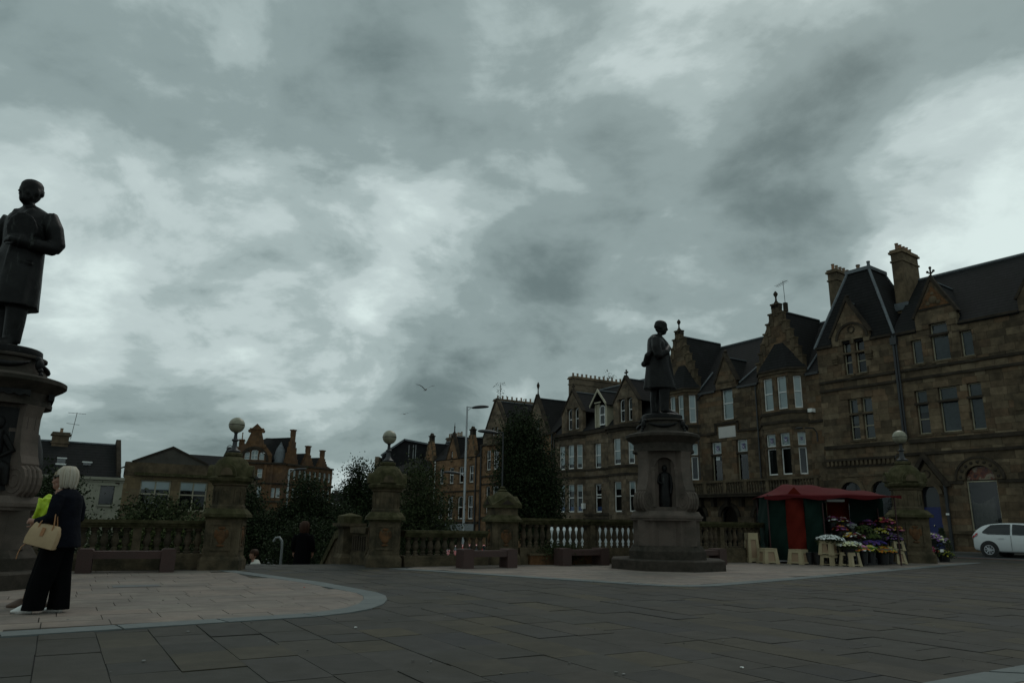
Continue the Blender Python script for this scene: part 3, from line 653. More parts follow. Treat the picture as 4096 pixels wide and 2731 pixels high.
# --- right statue: profile to the right, hand on lapel, other hand behind the back
S = MB()
shoe(S, -.09, -.10, -.1); shoe(S, .11, .06, .2)
S.tube([(-.09, -.06, .06), (-.09, -.06, .28), (-.095, -.07, .52), (-.09, .0, .95)], [.073, .085, .098, .12], 14)
S.tube([(.10, .08, .06), (.10, .08, .28), (.10, .05, .52), (.09, .02, .95)], [.073, .085, .098, .12], 14)
S.loft([ell(0, .0, .50, .225, .275, 44, .045, 8, .2), ell(0, .0, .54, .222, .27, 44, .04, 8, .2), ell(0, .01, .75, .21, .235, 44, .025, 8, .5), ell(0, .02, .98, .20, .20, 44, .01, 8, .8), ell(0, .02, 1.12, .195, .185, 44), ell(0, .02, 1.28, .215, .175, 44), ell(0, .035, 1.40, .225, .155, 44), ell(0, .055, 1.48, .19, .125, 44), ell(0, .05, 1.53, .12, .09, 44), ell(0, .03, 1.57, .075, .072, 44)])
S.tube([(-.05, -.255, .55), (-.04, -.21, .9), (-.03, -.175, 1.15), (-.05, -.145, 1.38), (-.08, -.03, 1.52)], [.014, .016, .018, .028, .03], 8)
S.tube([(-.20, .05, 1.43), (-.27, .06, 1.26), (-.275, .03, 1.10), (-.27, -.0, 1.07)], [.085, .082, .076, .07], 12)
S.tube([(-.27, .02, 1.08), (-.22, -.10, 1.17), (-.10, -.165, 1.29)], [.07, .064, .048], 12)
hand(S, (-.10, -.165, 1.29), (.75, .12, .65), (-.4, -1, .2), 1.1)
S.tube([(.20, .05, 1.43), (.27, .10, 1.26), (.26, .17, 1.10)], [.085, .08, .072], 12).tube([(.26, .17, 1.10), (.12, .24, 1.02), (.0, .25, 1.0)], [.07, .062, .05], 12)
S.tube([(-.10, .22, 1.02), (-.17, .20, 1.12), (-.16, .13, 1.2)], [.06, .06, .05], 10)
hand(S, (.0, .25, 1.0), (-1, .1, 0), (0, 1, 0), 1.1)
head_mesh(S, (0, -.035, 1.595), 0, R(9), hair=True, s=1.08)
st2 = tag(remesh(S.build('bronze_statue', M_BRONZE, loc=(4.22, 20.4, 4.11), rz=R(84)), .0125, 3), 'dark bronze statue of a man in profile facing right on the niched pedestal', 'statue')
st2.scale = (1.62, 1.66, 1.5)

# ------------------------------------------------------------------ people
M_SKIN = mat('skin', (.27, .135, .09), .55, var=.08, vscale=12)
M_NAVY = mat('navy_wool', (.0062, .007, .011), .95, spec=.08, var=.25, vscale=9, bump=1.0, bscale=9)
M_BLACKC = mat('black_cloth', (.004, .004, .0046), .95, spec=.05, var=.2, vscale=10)
M_BLOND = mat('pale_blond_hair', cols=[(0.392, 0.340, 0.260), (0.470, 0.422, 0.351), (0.323, 0.268, 0.195), (0.431, 0.381, 0.312)], rough=.55, spec=.2)
M_GREYH = mat('grey_blond_hair', cols=[(.26, .20, .13), (.32, .26, .18), (.2, .15, .10)], rough=.6, spec=.2)
M_AUB = mat('auburn_hair', cols=[(.05, .022, .012), (.035, .016, .009), (.065, .03, .016)], rough=.6, spec=.2)
M_LIME = mat('lime_fabric', (.40, .56, .012), .6, var=.12, vscale=9, bump=.4, bscale=18)
M_BAG = mat('beige_leather', (.40, .29, .17), .6, spec=.2, var=.12, vscale=6, bump=.15, bscale=40)
M_TAN = mat('tan_leather', (.36, .17, .07), .5, var=.1)
M_SILV = mat('silver_shoe', (.55, .54, .52), .35, metal=.6, var=.15, vscale=10)
M_BROWN = mat('brown_leather', (.085, .045, .028), .5, var=.2)
M_GLS = mat('dark_sunglasses', (.012, .012, .014), .2)
M_WSH = mat('white_cotton', (.55, .54, .48), .85, var=.12, vscale=12, bump=.3, bscale=30)
M_PRINT = mat('black_white_print', (.03, .03, .032), .85, dirt=((.32, .32, .32), .9), dscale=11)
M_PURP = mat('purple_cloth', (.12, .045, .22), .7)

def skin_body(t, head_at, yaw, arms, s=1.0, pitch=0):
    B = MB(); head_mesh(B, head_at, yaw, pitch, s=s)
    B.loft([ell(head_at[0]*.6, head_at[1]*.6+.02, 1.30, .12, .08), ell(head_at[0]*.8, head_at[1]*.8+.02, 1.42, .10, .07), ell(head_at[0], head_at[1]+.03, head_at[2]-.05, .05, .055)])
    B.tube([(0, 0, .9), (0, 0, 1.2), (0, .01, 1.35)], [.12, .11, .11], 12)
    for pts in arms['limbs']: B.tube(pts, [.045, .04, .034, .028][:len(pts)], 10)
    for leg in arms['legs']: B.tube(leg, [.085, .06, .055, .04], 12)
    for wv, d, up in arms['hands']: hand(B, wv, d, up)
    return remesh(B.build('body', M_SKIN, t), .0085, 2)
def hair_cap(t, at, yaw, material, drop=.17, s=1.0, vol=1.0, seed=1):
    """locks combed from the crown; short fringe in front, longer at the sides and back; drop = how low the ends hang"""
    Hm = MB(); g = random.Random(seed); end = .09-drop
    for layer in range(3):
        for i in range(44):
            a = -math.pi+2*math.pi*(i+.5*layer)/44+g.uniform(-.05, .05); front = max(0, math.cos(a+math.pi/2))     # 1 towards the face (-y)
            lo = end+g.uniform(-.012, .012) if front < .12 else (end+(.16-end)*min(1, (front-.12)/.3)+g.uniform(-.01, .01))
            r = (.106-.008*layer)*vol; ex, ey = math.cos(a)*.95, math.sin(a)*1.06
            pts = [(g.uniform(-.012, .012), .03, .248-.004*layer), (ex*r*.55, .02+ey*r*.55, .238-.004*layer), (ex*r*.92, .014+ey*r*.92, .195), (ex*r*1.04, .014+ey*r*1.04, .14)]
            if lo < .10: pts += [(ex*r*1.05, .016+ey*r*1.03, max(.07, lo+.04)), (ex*r*(.94-.05*layer), .016+ey*r*.93, lo)]
            rad = [.010, .017, .017, .016, .014, .004][:len(pts)]
            if len(pts) == 4: rad[-1] = .006
            Hm.tube(pts, rad, 5)
    Hm.ball((0, .016, .13), .098*vol, 14, 10, .92, 1.02, 1.15) if False else None
    Hm.xf(Matrix.Translation(at) @ Matrix.Rotation(yaw, 4, 'Z') @ Matrix.Scale(s, 4))
    return Hm.build('hair', material, t, 60)

# woman in navy coat and wide trousers, walking to the left (figure faces -y locally, turned to -x)
W = thing('person', 'person with pale bob in navy coat and wide dark trousers carrying a beige handbag', 'person', (-5.37, 9.05, .006), R(-92))
skin_body(W, (0, -.05, 1.44), R(0), dict(limbs=[[(-.19, 0, 1.33), (-.24, .03, 1.1), (-.20, -.16, 1.0)], [(.19, 0, 1.33), (.245, .0, 1.1), (.22, -.18, 1.03)]],
    legs=[[(-.08, 0, .86), (-.09, .03, .5), (-.09, .05, .28), (-.09, .06, .07)], [(.08, 0, .86), (.09, -.06, .5), (.09, -.10, .28), (.09, -.13, .07)]],
    hands=[((-.20, -.16, 1.0), (.3, -1, -.1), (-1, -.2, 0)), ((.22, -.18, 1.03), (-.2, -1, .1), (1, 0, .2))]), .98, R(4))
hair_cap(W, (0, -.04, 1.44), 0, M_BLOND, .10, 1.0, .99)
C_ = MB().loft([ell(0, .02, .74, .235, .205, 40, .03, 6), ell(0, .02, .78, .23, .20, 40, .03, 6), ell(0, .02, .95, .205, .175, 40, .01, 6), ell(0, .02, 1.08, .19, .158, 40), ell(0, .02, 1.22, .20, .155, 40), ell(0, .025, 1.32, .195, .135, 40), ell(0, .03, 1.38, .15, .10, 40), ell(0, .02, 1.42, .085, .075, 40)])
C_.tube([(-.17, .02, 1.33), (-.235, .04, 1.20), (-.25, .04, 1.08), (-.23, -.05, 1.02), (-.20, -.15, 1.0)], [.075, .07, .066, .06, .052], 12)
C_.tube([(.17, .02, 1.33), (.23, .03, 1.20), (.255, .02, 1.08), (.25, -.08, 1.04), (.225, -.16, 1.03)], [.075, .07, .066, .06, .052], 12)
C_.tube([(.06, -.12, 1.12), (.07, -.11, 1.28), (.06, -.03, 1.40)], [.02, .03, .03], 8).tube([(-.06, -.12, 1.12), (-.07, -.11, 1.28), (-.06, -.03, 1.40)], [.02, .03, .03], 8)
remesh(C_.build('coat', M_NAVY, W), .012, 4)
T_ = MB().loft([ell(-.09, .06, .035, .095, .125, 30, .05, 5), ell(-.09, .05, .25, .09, .115, 30, .04, 5), ell(-.09, .01, .5, .10, .125, 30, .02, 5), ell(-.07, .02, .80, .11, .12, 30)])
T_.loft([ell(.09, -.13, .035, .095, .125, 30, .05, 5), ell(.09, -.10, .25, .095, .12, 30, .04, 5), ell(.09, -.04, .5, .10, .125, 30, .02, 5), ell(.07, .01, .80, .11, .12, 30)])
T_.loft([ell(0, .02, .72, .17, .15, 30), ell(0, .02, .95, .17, .14, 30)])
remesh(T_.build('trousers', M_BLACKC, W), .013, 3)
k_ = MB(); shoe(k_, -.09, .05, 0, .0, .25); shoe(k_, .09, -.20, 0, .0, .26); remesh(k_.build('shoes', M_SILV, W), .009, 2)
MB().tube([(-.078, -.12, 1.565), (-.085, -.04, 1.575), (-.085, .03, 1.57)], [.012, .008, .007], 6).ball((-.038, -.148, 1.562), .03, 10, 7, 1, .25, .75).ball((.038, -.148, 1.562), .03, 10, 7, 1, .25, .75).tube([(.078, -.12, 1.565), (.085, -.04, 1.575), (.085, .03, 1.57)], [.012, .008, .007], 6).build('sunglasses', M_GLS, W, 60)
MB().tube([(-.045, -.07, 1.42), (-.06, -.02, 1.445), (0, .085, 1.455), (.06, -.02, 1.445), (.045, -.07, 1.42)], .016, 8).build('shirt_collar', M_WSH, W, 60)

# the handbag hangs from the near forearm
HB = thing('handbag', 'beige leather handbag with tan handles hanging from the navy coat sleeve', 'handbag', (-5.40, 8.79, .90), R(8), scale=.86)
B_ = MB().loft([[(x*sx, y*sy, z) for x, y in ((-.5, -.5), (-.2, -.56), (.2, -.56), (.5, -.5), (.54, 0), (.5, .5), (.2, .56), (-.2, .56), (-.5, .5), (-.54, 0))] for sx, sy, z in ((.34, .10, -.17), (.37, .155, -.16), (.38, .16, -.08), (.36, .13, .03), (.32, .08, .11), (.29, .04, .135))])
o = B_.build('bag_body', M_BAG, HB, 50); o.rotation_euler = (0, R(14), 0)
o = MB().tube([(-.15, 0, .115), (.0, 0, .128), (.15, 0, .115)], .012, 6).build('zip', M_TAN, HB); o.rotation_euler = (0, R(14), 0)
for y in (-.05, .05):
    o = MB().tube([(-.09, y, .05), (-.085, y, .14), (-.03, y*.5, .27), (.04, y*.5, .285), (.09, y, .15), (.095, y, .05)], .009, 6).build('handle', M_TAN, HB, 60); o.rotation_euler = (0, R(14), 0)
o = MB().box(-.02, -.092, -.02, .02, -.075, .09).build('clasp_strap', M_TAN, HB); o.rotation_euler = (0, R(14), 0)
MB().tube([(-.17, -.03, -.10), (-.24, -.05, -.16), (-.27, -.05, -.25), (-.28, -.05, -.32)], .007, 6).build('loose_strap', M_TAN, HB, 60)

# companion beyond, head a step ahead
Q = thing('person', 'person with glasses half hidden behind the navy coat, in dark clothes and brown shoes', 'person', (-5.74, 9.62, .006), R(-92))
skin_body(Q, (0, -.06, 1.45), R(6), dict(limbs=[[(-.19, 0, 1.33), (-.24, .0, 1.1), (-.12, -.22, 1.08)], [(.19, 0, 1.33), (.23, .0, 1.1), (.14, -.2, 1.08)]],
    legs=[[(-.08, 0, .86), (-.09, .03, .5), (-.09, .08, .28), (-.09, .12, .07)], [(.08, 0, .86), (.09, -.08, .5), (.09, -.16, .28), (.09, -.22, .07)]],
    hands=[((-.12, -.22, 1.08), (.4, -1, 0), (-1, -.2, 0)), ((.14, -.2, 1.08), (-.4, -1, .1), (1, 0, .2))]), .96, R(4))
hair_cap(Q, (0, -.055, 1.45), R(6), M_GREYH, .04, .96, .96, 2)
C_ = MB().loft([ell(0, .02, .72, .22, .18, 36, .02, 6), ell(0, .02, .95, .205, .17, 36), ell(0, .02, 1.08, .19, .155, 36), ell(0, .02, 1.22, .20, .15, 36), ell(0, .025, 1.32, .19, .13, 36), ell(0, .03, 1.38, .15, .10, 36), ell(0, .02, 1.42, .08, .075, 36)])
for sx in (-1, 1): C_.tube([(sx*.17, .02, 1.33), (sx*.235, .03, 1.18), (sx*.245, .0, 1.08), (sx*.19, -.12, 1.07), (sx*.13, -.20, 1.08)], [.075, .07, .066, .058, .05], 12)
remesh(C_.build('jacket', M_BLACKC, Q), .013, 4)
T_ = MB()
for sx, yy in ((-1, .09), (1, -.16)): T_.loft([ell(sx*.09, yy, .07, .07, .085, 24, .03, 5), ell(sx*.09, yy*.75, .28, .08, .10, 24), ell(sx*.085, yy*.4, .52, .09, .105, 24), ell(sx*.075, 0, .82, .105, .115, 24)])
T_.loft([ell(0, .01, .72, .165, .14, 30), ell(0, .01, .92, .165, .135, 30)]); remesh(T_.build('trousers', M_BLACKC, Q), .013, 3)
k_ = MB(); shoe(k_, -.09, .09, 0, .0, .27); shoe(k_, .09, -.25, 0, .0, .28); remesh(k_.build('shoes', M_BROWN, Q), .009, 2)
g_ = MB()
for sx in (-1, 1): g_.tube([(sx*.035+.028*math.cos(a), -.158, 1.567+.022*math.sin(a)) for a in [2*math.pi*i/12 for i in range(13)]], .003, 5).tube([(sx*.063, -.155, 1.57), (sx*.078, -.05, 1.572)], .003, 5)
g_.build('glasses', M_GLS, Q)
# lime jacket bundled in the companion's arms
J = MB(); g = random.Random(4)
J.loft([ell(0, 0, z, rx, ry, 24, .10, 5, z*30) for z, rx, ry in ((-.13, .05, .05), (-.10, .10, .09), (-.04, .13, .11), (.03, .11, .10), (.08, .075, .07), (.13, .04, .04), (.155, .012, .015))])
for i in range(7): J.tube([(g.uniform(-.1, .1), g.uniform(-.1, .1), .1), (g.uniform(-.14, .14), g.uniform(-.12, .0), -.02), (g.uniform(-.12, .12), g.uniform(-.12, 0), -.15)], [.02, .035, .02], 6)
J.tube([(-.05, -.02, -.12), (-.03, -.03, -.22), (.02, -.03, -.28)], [.05, .04, .015], 8)
tag(remesh(J.build('lime_jacket', M_LIME, loc=(-5.66, 9.18, 1.215)), .011, 4), 'crumpled lime green jacket carried in front of the walkers', 'jacket')
tag(MB().loft([ell(0, 0, z, rx, ry, 16, .1, 4) for z, rx, ry in ((0, .03, .03), (.05, .06, .05), (.14, .05, .04), (.20, .02, .02))]).build('purple_bag', M_PURP, loc=(-6.5, 10.55, .007), smooth=60), 'small purple bag on the paving behind the walkers', 'bag')

# person going down the steps, back to us
D_ = thing('person', 'person seen from behind in a long black coat going down the steps', 'person', (-5.7, 21.0, -.64), R(180))
skin_body(D_, (0, -.03, 1.46), 0, dict(limbs=[[(-.19, 0, 1.33), (-.25, .03, 1.1), (-.26, -.06, .88)], [(.19, 0, 1.33), (.25, .03, 1.1), (.26, -.06, .88)]],
    legs=[[(-.08, 0, .86), (-.09, .0, .5), (-.09, .02, .28), (-.09, .03, .07)], [(.08, 0, .86), (.09, -.04, .5), (.09, -.08, .28), (.09, -.10, .07)]],
    hands=[((-.26, -.06, .88), (0, -.2, -1), (-1, 0, 0)), ((.26, -.06, .88), (0, -.2, -1), (1, 0, 0))]), .98)
hair_cap(D_, (0, -.03, 1.46), 0, M_AUB, .16, 1.05, 1.15, 3)
C_ = MB().loft([ell(0, .02, .50, .24, .19, 36, .03, 6), ell(0, .02, .9, .21, .17, 36), ell(0, .02, 1.1, .195, .155, 36), ell(0, .02, 1.24, .21, .15, 36), ell(0, .025, 1.33, .20, .13, 36), ell(0, .03, 1.39, .14, .10, 36), ell(0, .02, 1.43, .08, .075, 36)])
for sx in (-1, 1): C_.tube([(sx*.18, .02, 1.34), (sx*.25, .04, 1.18), (sx*.27, .02, 1.05), (sx*.265, -.05, .91)], [.08, .075, .07, .06], 12)
remesh(C_.build('coat', M_BLACKC, D_), .014, 4)
T_ = MB()
for sx, yy in ((-1, .02), (1, -.08)): T_.loft([ell(sx*.09, yy, .06, .075, .085, 24), ell(sx*.09, yy*.7, .3, .08, .09, 24), ell(sx*.085, 0, .60, .10, .11, 24)])
remesh(T_.build('printed_trousers', M_PRINT, D_), .013, 2)
k_ = MB(); shoe(k_, -.09, .03); shoe(k_, .09, -.1); remesh(k_.build('shoes', M_BLACKC, D_), .01, 2)

# person in white shirt lower on the steps
E_ = thing('person', 'person with short auburn hair and white shirt low on the steps', 'person', (-7.18, 21.55, -1.44), R(-60))
skin_body(E_, (0, -.05, 1.48), 0, dict(limbs=[[(-.19, 0, 1.33), (-.25, .0, 1.1), (-.2, -.2, 1.0)], [(.19, 0, 1.33), (.25, .0, 1.1), (.2, -.2, 1.0)]],
    legs=[[(-.08, 0, .86), (-.09, .0, .5), (-.09, .02, .28), (-.09, .03, .07)], [(.08, 0, .86), (.09, -.04, .5), (.09, -.08, .28), (.09, -.10, .07)]],
    hands=[((-.2, -.2, 1.0), (0, -1, 0), (-1, 0, 0)), ((.2, -.2, 1.0), (0, -1, 0), (1, 0, 0))]), 1.0)
hair_cap(E_, (0, -.05, 1.48), 0, M_AUB, .02, 1.0, .96, 4)
C_ = MB().loft([ell(0, .02, .85, .20, .16, 36), ell(0, .02, 1.1, .195, .155, 36), ell(0, .02, 1.24, .215, .15, 36), ell(0, .025, 1.35, .20, .13, 36), ell(0, .03, 1.41, .13, .10, 36), ell(0, .02, 1.45, .075, .07, 36)])
for sx in (-1, 1): C_.tube([(sx*.18, .02, 1.36), (sx*.25, .02, 1.2), (sx*.26, .0, 1.1)], [.08, .075, .07], 12)
remesh(C_.build('shirt', M_WSH, E_), .013, 4)
T_ = MB()
for sx, yy in ((-1, .02), (1, -.08)): T_.loft([ell(sx*.09, yy, .06, .075, .085, 24), ell(sx*.09, yy*.7, .3, .08, .09, 24), ell(sx*.085, 0, .88, .10, .12, 24)])
remesh(T_.build('trousers', M_NAVY, E_), .013, 2)

# ================================================================== buildings
# every building is an Empty; local x runs along its front (to the right), y into the building, z up
def building(name, label, P, az, cat='building'):
    a = R(az); return thing(name, label, cat, (P[0], P[1], 0), math.atan2(math.cos(a), math.sin(a)))
def rect_minus(r, o):
    x0, z0, x1, z1 = r; a0, b0, a1, b1 = o
    if a1 <= x0 or a0 >= x1 or b1 <= z0 or b0 >= z1: return [r]
    out = []
    if b0 > z0: out.append((x0, z0, x1, b0))
    if b1 < z1: out.append((x0, b1, x1, z1))
    zz0, zz1 = max(z0, b0), min(z1, b1)
    if a0 > x0: out.append((x0, zz0, a0, zz1))
    if a1 < x1: out.append((a1, zz0, x1, zz1))
    return out
def ashlar(b, polys, openings, material, course=.34, lens=(.45, .9), limit=0, y0=0.0, thick=.30, seed=1, eye=None, name='wall'):
    """stone blocks laid in courses over convex polygons (x,z), cut round openings; the largest become parts"""
    g = random.Random(seed); mort = MB(); rest = MB(); pieces = []
    for poly in polys:
        hp = halfplanes(poly); zlo, zhi = min(p[1] for p in poly), max(p[1] for p in poly); xlo, xhi = min(p[0] for p in poly), max(p[0] for p in poly)
        z = zlo
        while z < zhi-.02:
            h = min(course*g.uniform(.85, 1.15), zhi-z)
            if zhi-z-h < .12: h = zhi-z
            x = xlo-g.random()*.4
            while x < xhi:
                L = g.uniform(*lens)
                rects = [(max(x, xlo), z, min(x+L, xhi), z+h)]; x += L
                for o in openings: rects = [q for r in rects for q in rect_minus(r, o)]
                for r in rects:
                    if r[2]-r[0] < .03 or r[3]-r[1] < .03: continue
                    cs = [(r[0], r[1]), (r[2], r[1]), (r[2], r[3]), (r[0], r[3])]
                    if all(inside(c, hp, 1e-6) for c in cs): pieces.append(r); mort.add([(c[0], y0+.02, c[1]) for c in cs], [(0, 1, 2, 3)])
                    else:
                        pl = clip(cs, hp)
                        if len(pl) >= 3:
                            rest.prism(pl, y0+g.uniform(-.012, 0), y0+thick); mort.add([(c[0], y0+.02, c[1]) for c in pl], [tuple(range(len(pl)))])
            z += h
    wl = mort.build(name, M_MORT, b); gp = .005
    pieces.sort(key=lambda r: -(r[2]-r[0])*(r[3]-r[1]))
    for i, (x0, z0, x1, z1) in enumerate(pieces):
        pr = g.uniform(-.014, 0)
        if i < limit: link('stone', cube(material), wl, (x0+gp, y0+pr, z0+gp), 0, (x1-x0-2*gp, thick-pr, z1-z0-2*gp))
        else: rest.box(x0+gp, y0+pr, z0+gp, x1-gp, y0+thick, z1-gp)
    if rest.v: tag(rest.build('stones', material, wl), kind='stuff')
    return wl
def window(b, x0, z0, x1, z1, y=.16, rails=(.5,), mull=(), arch=0, frame=None, fw=.055, blind=None, blind_m=None, sill=True, org=None, rz=0, sill_m=None, inner=True, film=0, label=None):
    """frame with rails (fractions of height), clear panes, sill; arch = rise of a curved head. org/rz place it on a canted face"""
    fm = frame or M_WHITE; w_, h_ = x1-x0, z1-z0
    if org is None: org = (x0, y, z0)
    f = MB(); hs = h_-arch
    f.box(0, 0, 0, fw, .06, hs).box(w_-fw, 0, 0, w_, .06, hs).box(fw, 0, 0, w_-fw, .07, fw*1.3)
    if arch:
        n = 10; c = [(w_/2-(w_/2)*math.cos(math.pi*i/n), hs+arch*math.sin(math.pi*i/n)) for i in range(n+1)]; ci = [(w_/2-(w_/2-fw)*math.cos(math.pi*i/n), hs+(arch-fw)*math.sin(math.pi*i/n)) for i in range(n+1)]
        for i in range(n): f.prism([ci[i], ci[i+1], c[i+1], c[i]], 0, .06)
    else: f.box(fw, 0, h_-fw, w_-fw, .06, h_)
    for r in rails: f.box(fw, -.004, h_*r-fw*.5, w_-fw, .056, h_*r+fw*.5)
    for q in mull: f.box(w_*q-fw*.5, -.003, fw, w_*q+fw*.5, .055, h_-fw*.5)
    o = f.build('window', fm, b, loc=org, rz=rz)
    if label: o['label'] = label
    zz = [0]+[h_*r for r in rails]+[h_]; xx = [0]+[w_*q for q in mull]+[w_]
    for i in range(len(zz)-1):
        for j in range(len(xx)-1):
            a, c2 = xx[j]+fw*.5, xx[j+1]-fw*.5; d0, d1 = zz[i]+fw*.5, zz[i+1]-fw*.5
            if arch and i == len(zz)-2:
                n = 8; pl = [(a, d0), (c2, d0)]+[(w_/2+(w_/2-fw*.5)*math.cos(math.pi*k/n), max(d0+.01, hs+(arch-fw*.5)*math.sin(math.pi*k/n))) for k in range(n+1)]
                MB().add([(p[0], .03, p[1]) for p in pl], [tuple(range(len(pl)))]).build('pane', M_GLASS, o)
            else: MB().add([(a, .03+.012*i, d0), (c2, .03+.012*i, d0), (c2, .03+.012*i, d1), (a, .03+.012*i, d1)], [(0, 1, 2, 3)]).build('pane', M_GLASS, o)
    if blind:
        MB().box(.01, .09, h_*(1-blind), w_-.01, .10, h_-.02-(arch*.45)).build('blind', blind_m or M_BLIND, o)
    if film: MB().box(.02, .085, .02, w_-.02, .088, h_*film).build('blue_film', M_BLUE, o)
    if sill: MB().box(-.08, -.24, -.12, w_+.08, .10, -.002).build('sill', sill_m or M_TRIM, o)
    return o
def course(b, x0, x1, z0, z1, proud=.08, material=None, y=0, name='string_course'):
    return MB().prism([(x0, z0), (x1, z0), (x1, z1), (x0, z1)], y-proud, y+.05).build(name, material or M_TRIMD, b)
def pots(mb_list, ch, xs_, y, z, r=.11, h=.42):
    for i, x in enumerate(xs_):
        k = 1+.25*math.sin(i*7.3)
        MB().lathe([(r*1.05, z), (r*.9, z+.05), (r*.82, z+h*k*.85), (r*1.02, z+h*k*.88), (r*1.02, z+h*k), (r*.7, z+h*k)], 12, x, y).build('chimney_pot', M_POT, ch, 40)
def chimney(b, x0, x1, y0, y1, z0, z1, material, n, along='y', pot_h=.42):
    c = MB().box(x0, y0, z0, x1, y1, z1).box(x0-.06, y0-.06, z1-.55, x1+.06, y1+.06, z1-.45).box(x0-.1, y0-.1, z1, x1+.1, y1+.1, z1+.12).box(x0-.04, y0-.04, z1+.12, x1+.04, y1+.04, z1+.24).build('chimney', material, b)
    for i in range(n):
        k = (i+.5)/n; x, y = ((x0+x1)/2, y0+(y1-y0)*k) if along == 'y' else (x0+(x1-x0)*k, (y0+y1)/2)
        pots(None, c, [x], y, z1+.24, h=pot_h*(1+.3*math.sin(i*3.1)))
    return c
def finial(b, x, y, z, h, style='ball'):
    if style == 'ball': return MB().lathe([(.13, z), (.15, z+.12*h), (.07, z+.25*h), (.05, z+.5*h), (.06, z+.55*h), (.14, z+.72*h), (.15, z+.8*h), (.08, z+.93*h), (.03, z+h)], 12, x, y).build('finial', M_TRIMD, b, 50)
    if style == 'spike': return MB().lathe([(.16, z), (.16, z+.2*h), (.08, z+.35*h), (.06, z+.6*h), (.10, z+.65*h), (.03, z+.8*h), (.02, z+h)], 10, x, y).build('finial', M_TRIMD, b, 50)
    m_ = MB().lathe([(.09, z), (.10, z+.15*h), (.05, z+.3*h), (.05, z+.8*h), (.02, z+h)], 8, x, y)
    for sx in (-1, 1): m_.ball((x+sx*.16, y, z+.62*h), .075, 8, 6).tube([(x, y, z+.45*h), (x+sx*.09, y, z+.52*h), (x+sx*.16, y, z+.62*h)], .04, 6)
    m_.ball((x, y, z+.9*h), .08, 8, 6); return m_.build('finial', M_TRIMD, b, 60)
def gable_roof(b, cx, hw, zf, za, y0, y1, over=.06, material=None):
    """two slopes running back from a front gable"""
    r = MB()
    for s in (-1, 1):
        q = [(cx, y0, za), (cx+s*(hw+over), y0, zf-over*(za-zf)/hw), (cx+s*(hw+over), y1, zf-over*(za-zf)/hw), (cx, y1, za)]
        r.slab(q, .09)
    o = r.build('gable_roof', material or M_SLATE, b)
    MB().tube([(cx, y0, za+.02), (cx, y1, za+.02)], .06, 6).build('ridge', M_LEAD, o)
    return o
def skews(b, cx, hw, zf, za, y=0, w=.16, proud=.07, material=None):
    """raised coping stones along both gable slopes"""
    m_ = MB(); L = math.hypot(hw, za-zf); nx_, nz_ = (za-zf)/L, hw/L
    for s in (-1, 1):
        p = [(cx+s*hw, zf), (cx, za)]; q = [(cx+s*(hw+nx_*w), zf+nz_*w*0), (cx, za+w/nz_*.9)]
        pl = [p[0], q[0], q[1], p[1]] if s > 0 else [q[0], p[0], p[1], q[1]]
        m_.prism(pl, y-proud, y+.32)
    return m_.build('gable_coping', material or M_TRIMD, b)
def crowsteps(b, cx, hw, zf, za, n, y=0, material=None):
    for s in (-1, 1):
        for i in range(n):
            xa = cx+s*hw*(1-i/n); xb = cx+s*hw*(1-(i+1)/n); z = zf+(za-zf)*(i+1)/n
            MB().box(min(xa, xb)-.03, y-.05, z-(za-zf)/n*1.2, max(xa, xb)+.03, y+.33, z+.02).box(min(xa, xb)-.09, y-.1, z+.02, max(xa, xb)+.05, y+.38, z+.12).build('crow_step', material or M_TRIM, b)
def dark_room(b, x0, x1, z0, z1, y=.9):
    MB().box(x0, y, z0, x1, y+.05, z1).build('unlit_room_sheet', M_DARK, b)  # near-black sheet whose colour stands in for the darkness of unlit rooms
def canted(b, x0, x1, d, z0, z1, wins, material, cant=.75, seed=0, faces=('L', 'F', 'R'), cap=True, winkw=None):
    """canted bay between x0..x1 projecting d; wins: list of (face, x fraction a, b, zlo, zhi)"""
    P = {'L': ((x0, 0), (x0+cant, -d)), 'F': ((x0+cant, -d), (x1-cant, -d)), 'R': ((x1-cant, -d), (x1, 0))}
    for k in faces:
        (ax, ay), (bx, by) = P[k]; L = math.hypot(bx-ax, by-ay); rz = math.atan2(by-ay, bx-ax)
        ops = [(L*a, zl, L*c, zh) for f, a, c, zl, zh in wins if f == k]
        r = MB(); g = random.Random(seed); z = z0
        while z < z1-.02:
            h = min(.34, z1-z); x = -g.random()*.3
            while x < L:
                l = g.uniform(.4, .8); rs = [(max(0, x), z, min(L, x+l), z+h)]; x += l
                for o in ops: rs = [q for rr in rs for q in rect_minus(rr, o)]
                for q in rs:
                    if q[2]-q[0] > .02 and q[3]-q[1] > .02: r.box(q[0]+.004, g.uniform(-.01, 0), q[1]+.004, q[2]-.004, .25, q[3]-.004)
            z += h
        tag(r.build('bay_face', material, b, loc=(ax, ay, 0), rz=rz), kind='stuff')
        for (xa, zl, xb, zh), wn in zip(ops, [q for q in wins if q[0] == k]):
            px, py = ax+math.cos(rz)*xa-math.sin(rz)*.12, ay+math.sin(rz)*xa+math.cos(rz)*.12
            kw = dict(winkw or {}); window(b, 0, zl, xb-xa, zh, org=(px, py, zl), rz=rz, **kw)
    pl = [(x0, .02), (x0+cant, -d), (x1-cant, -d), (x1, .02)]
    inn = [(x0+.5, .02), (x0+cant+.25, -d+.5), (x1-cant-.25, -d+.5), (x1-.5, .02)]
    MB().zprism(inn, z0, z1-.05).build('unlit_room_sheet', M_DARK, b)  # near-black core paints the darkness inside the bay
    return pl
def bay_band(b, x0, x1, d, cant, z0, z1, e, material=None, name='bay_moulding'):
    pl = [(x0-e, .02), (x0+cant-e*.5, -d-e), (x1-cant+e*.5, -d-e), (x1+e, .02)]
    return MB().zprism(pl, z0, z1).build(name, material or M_TRIM, b)

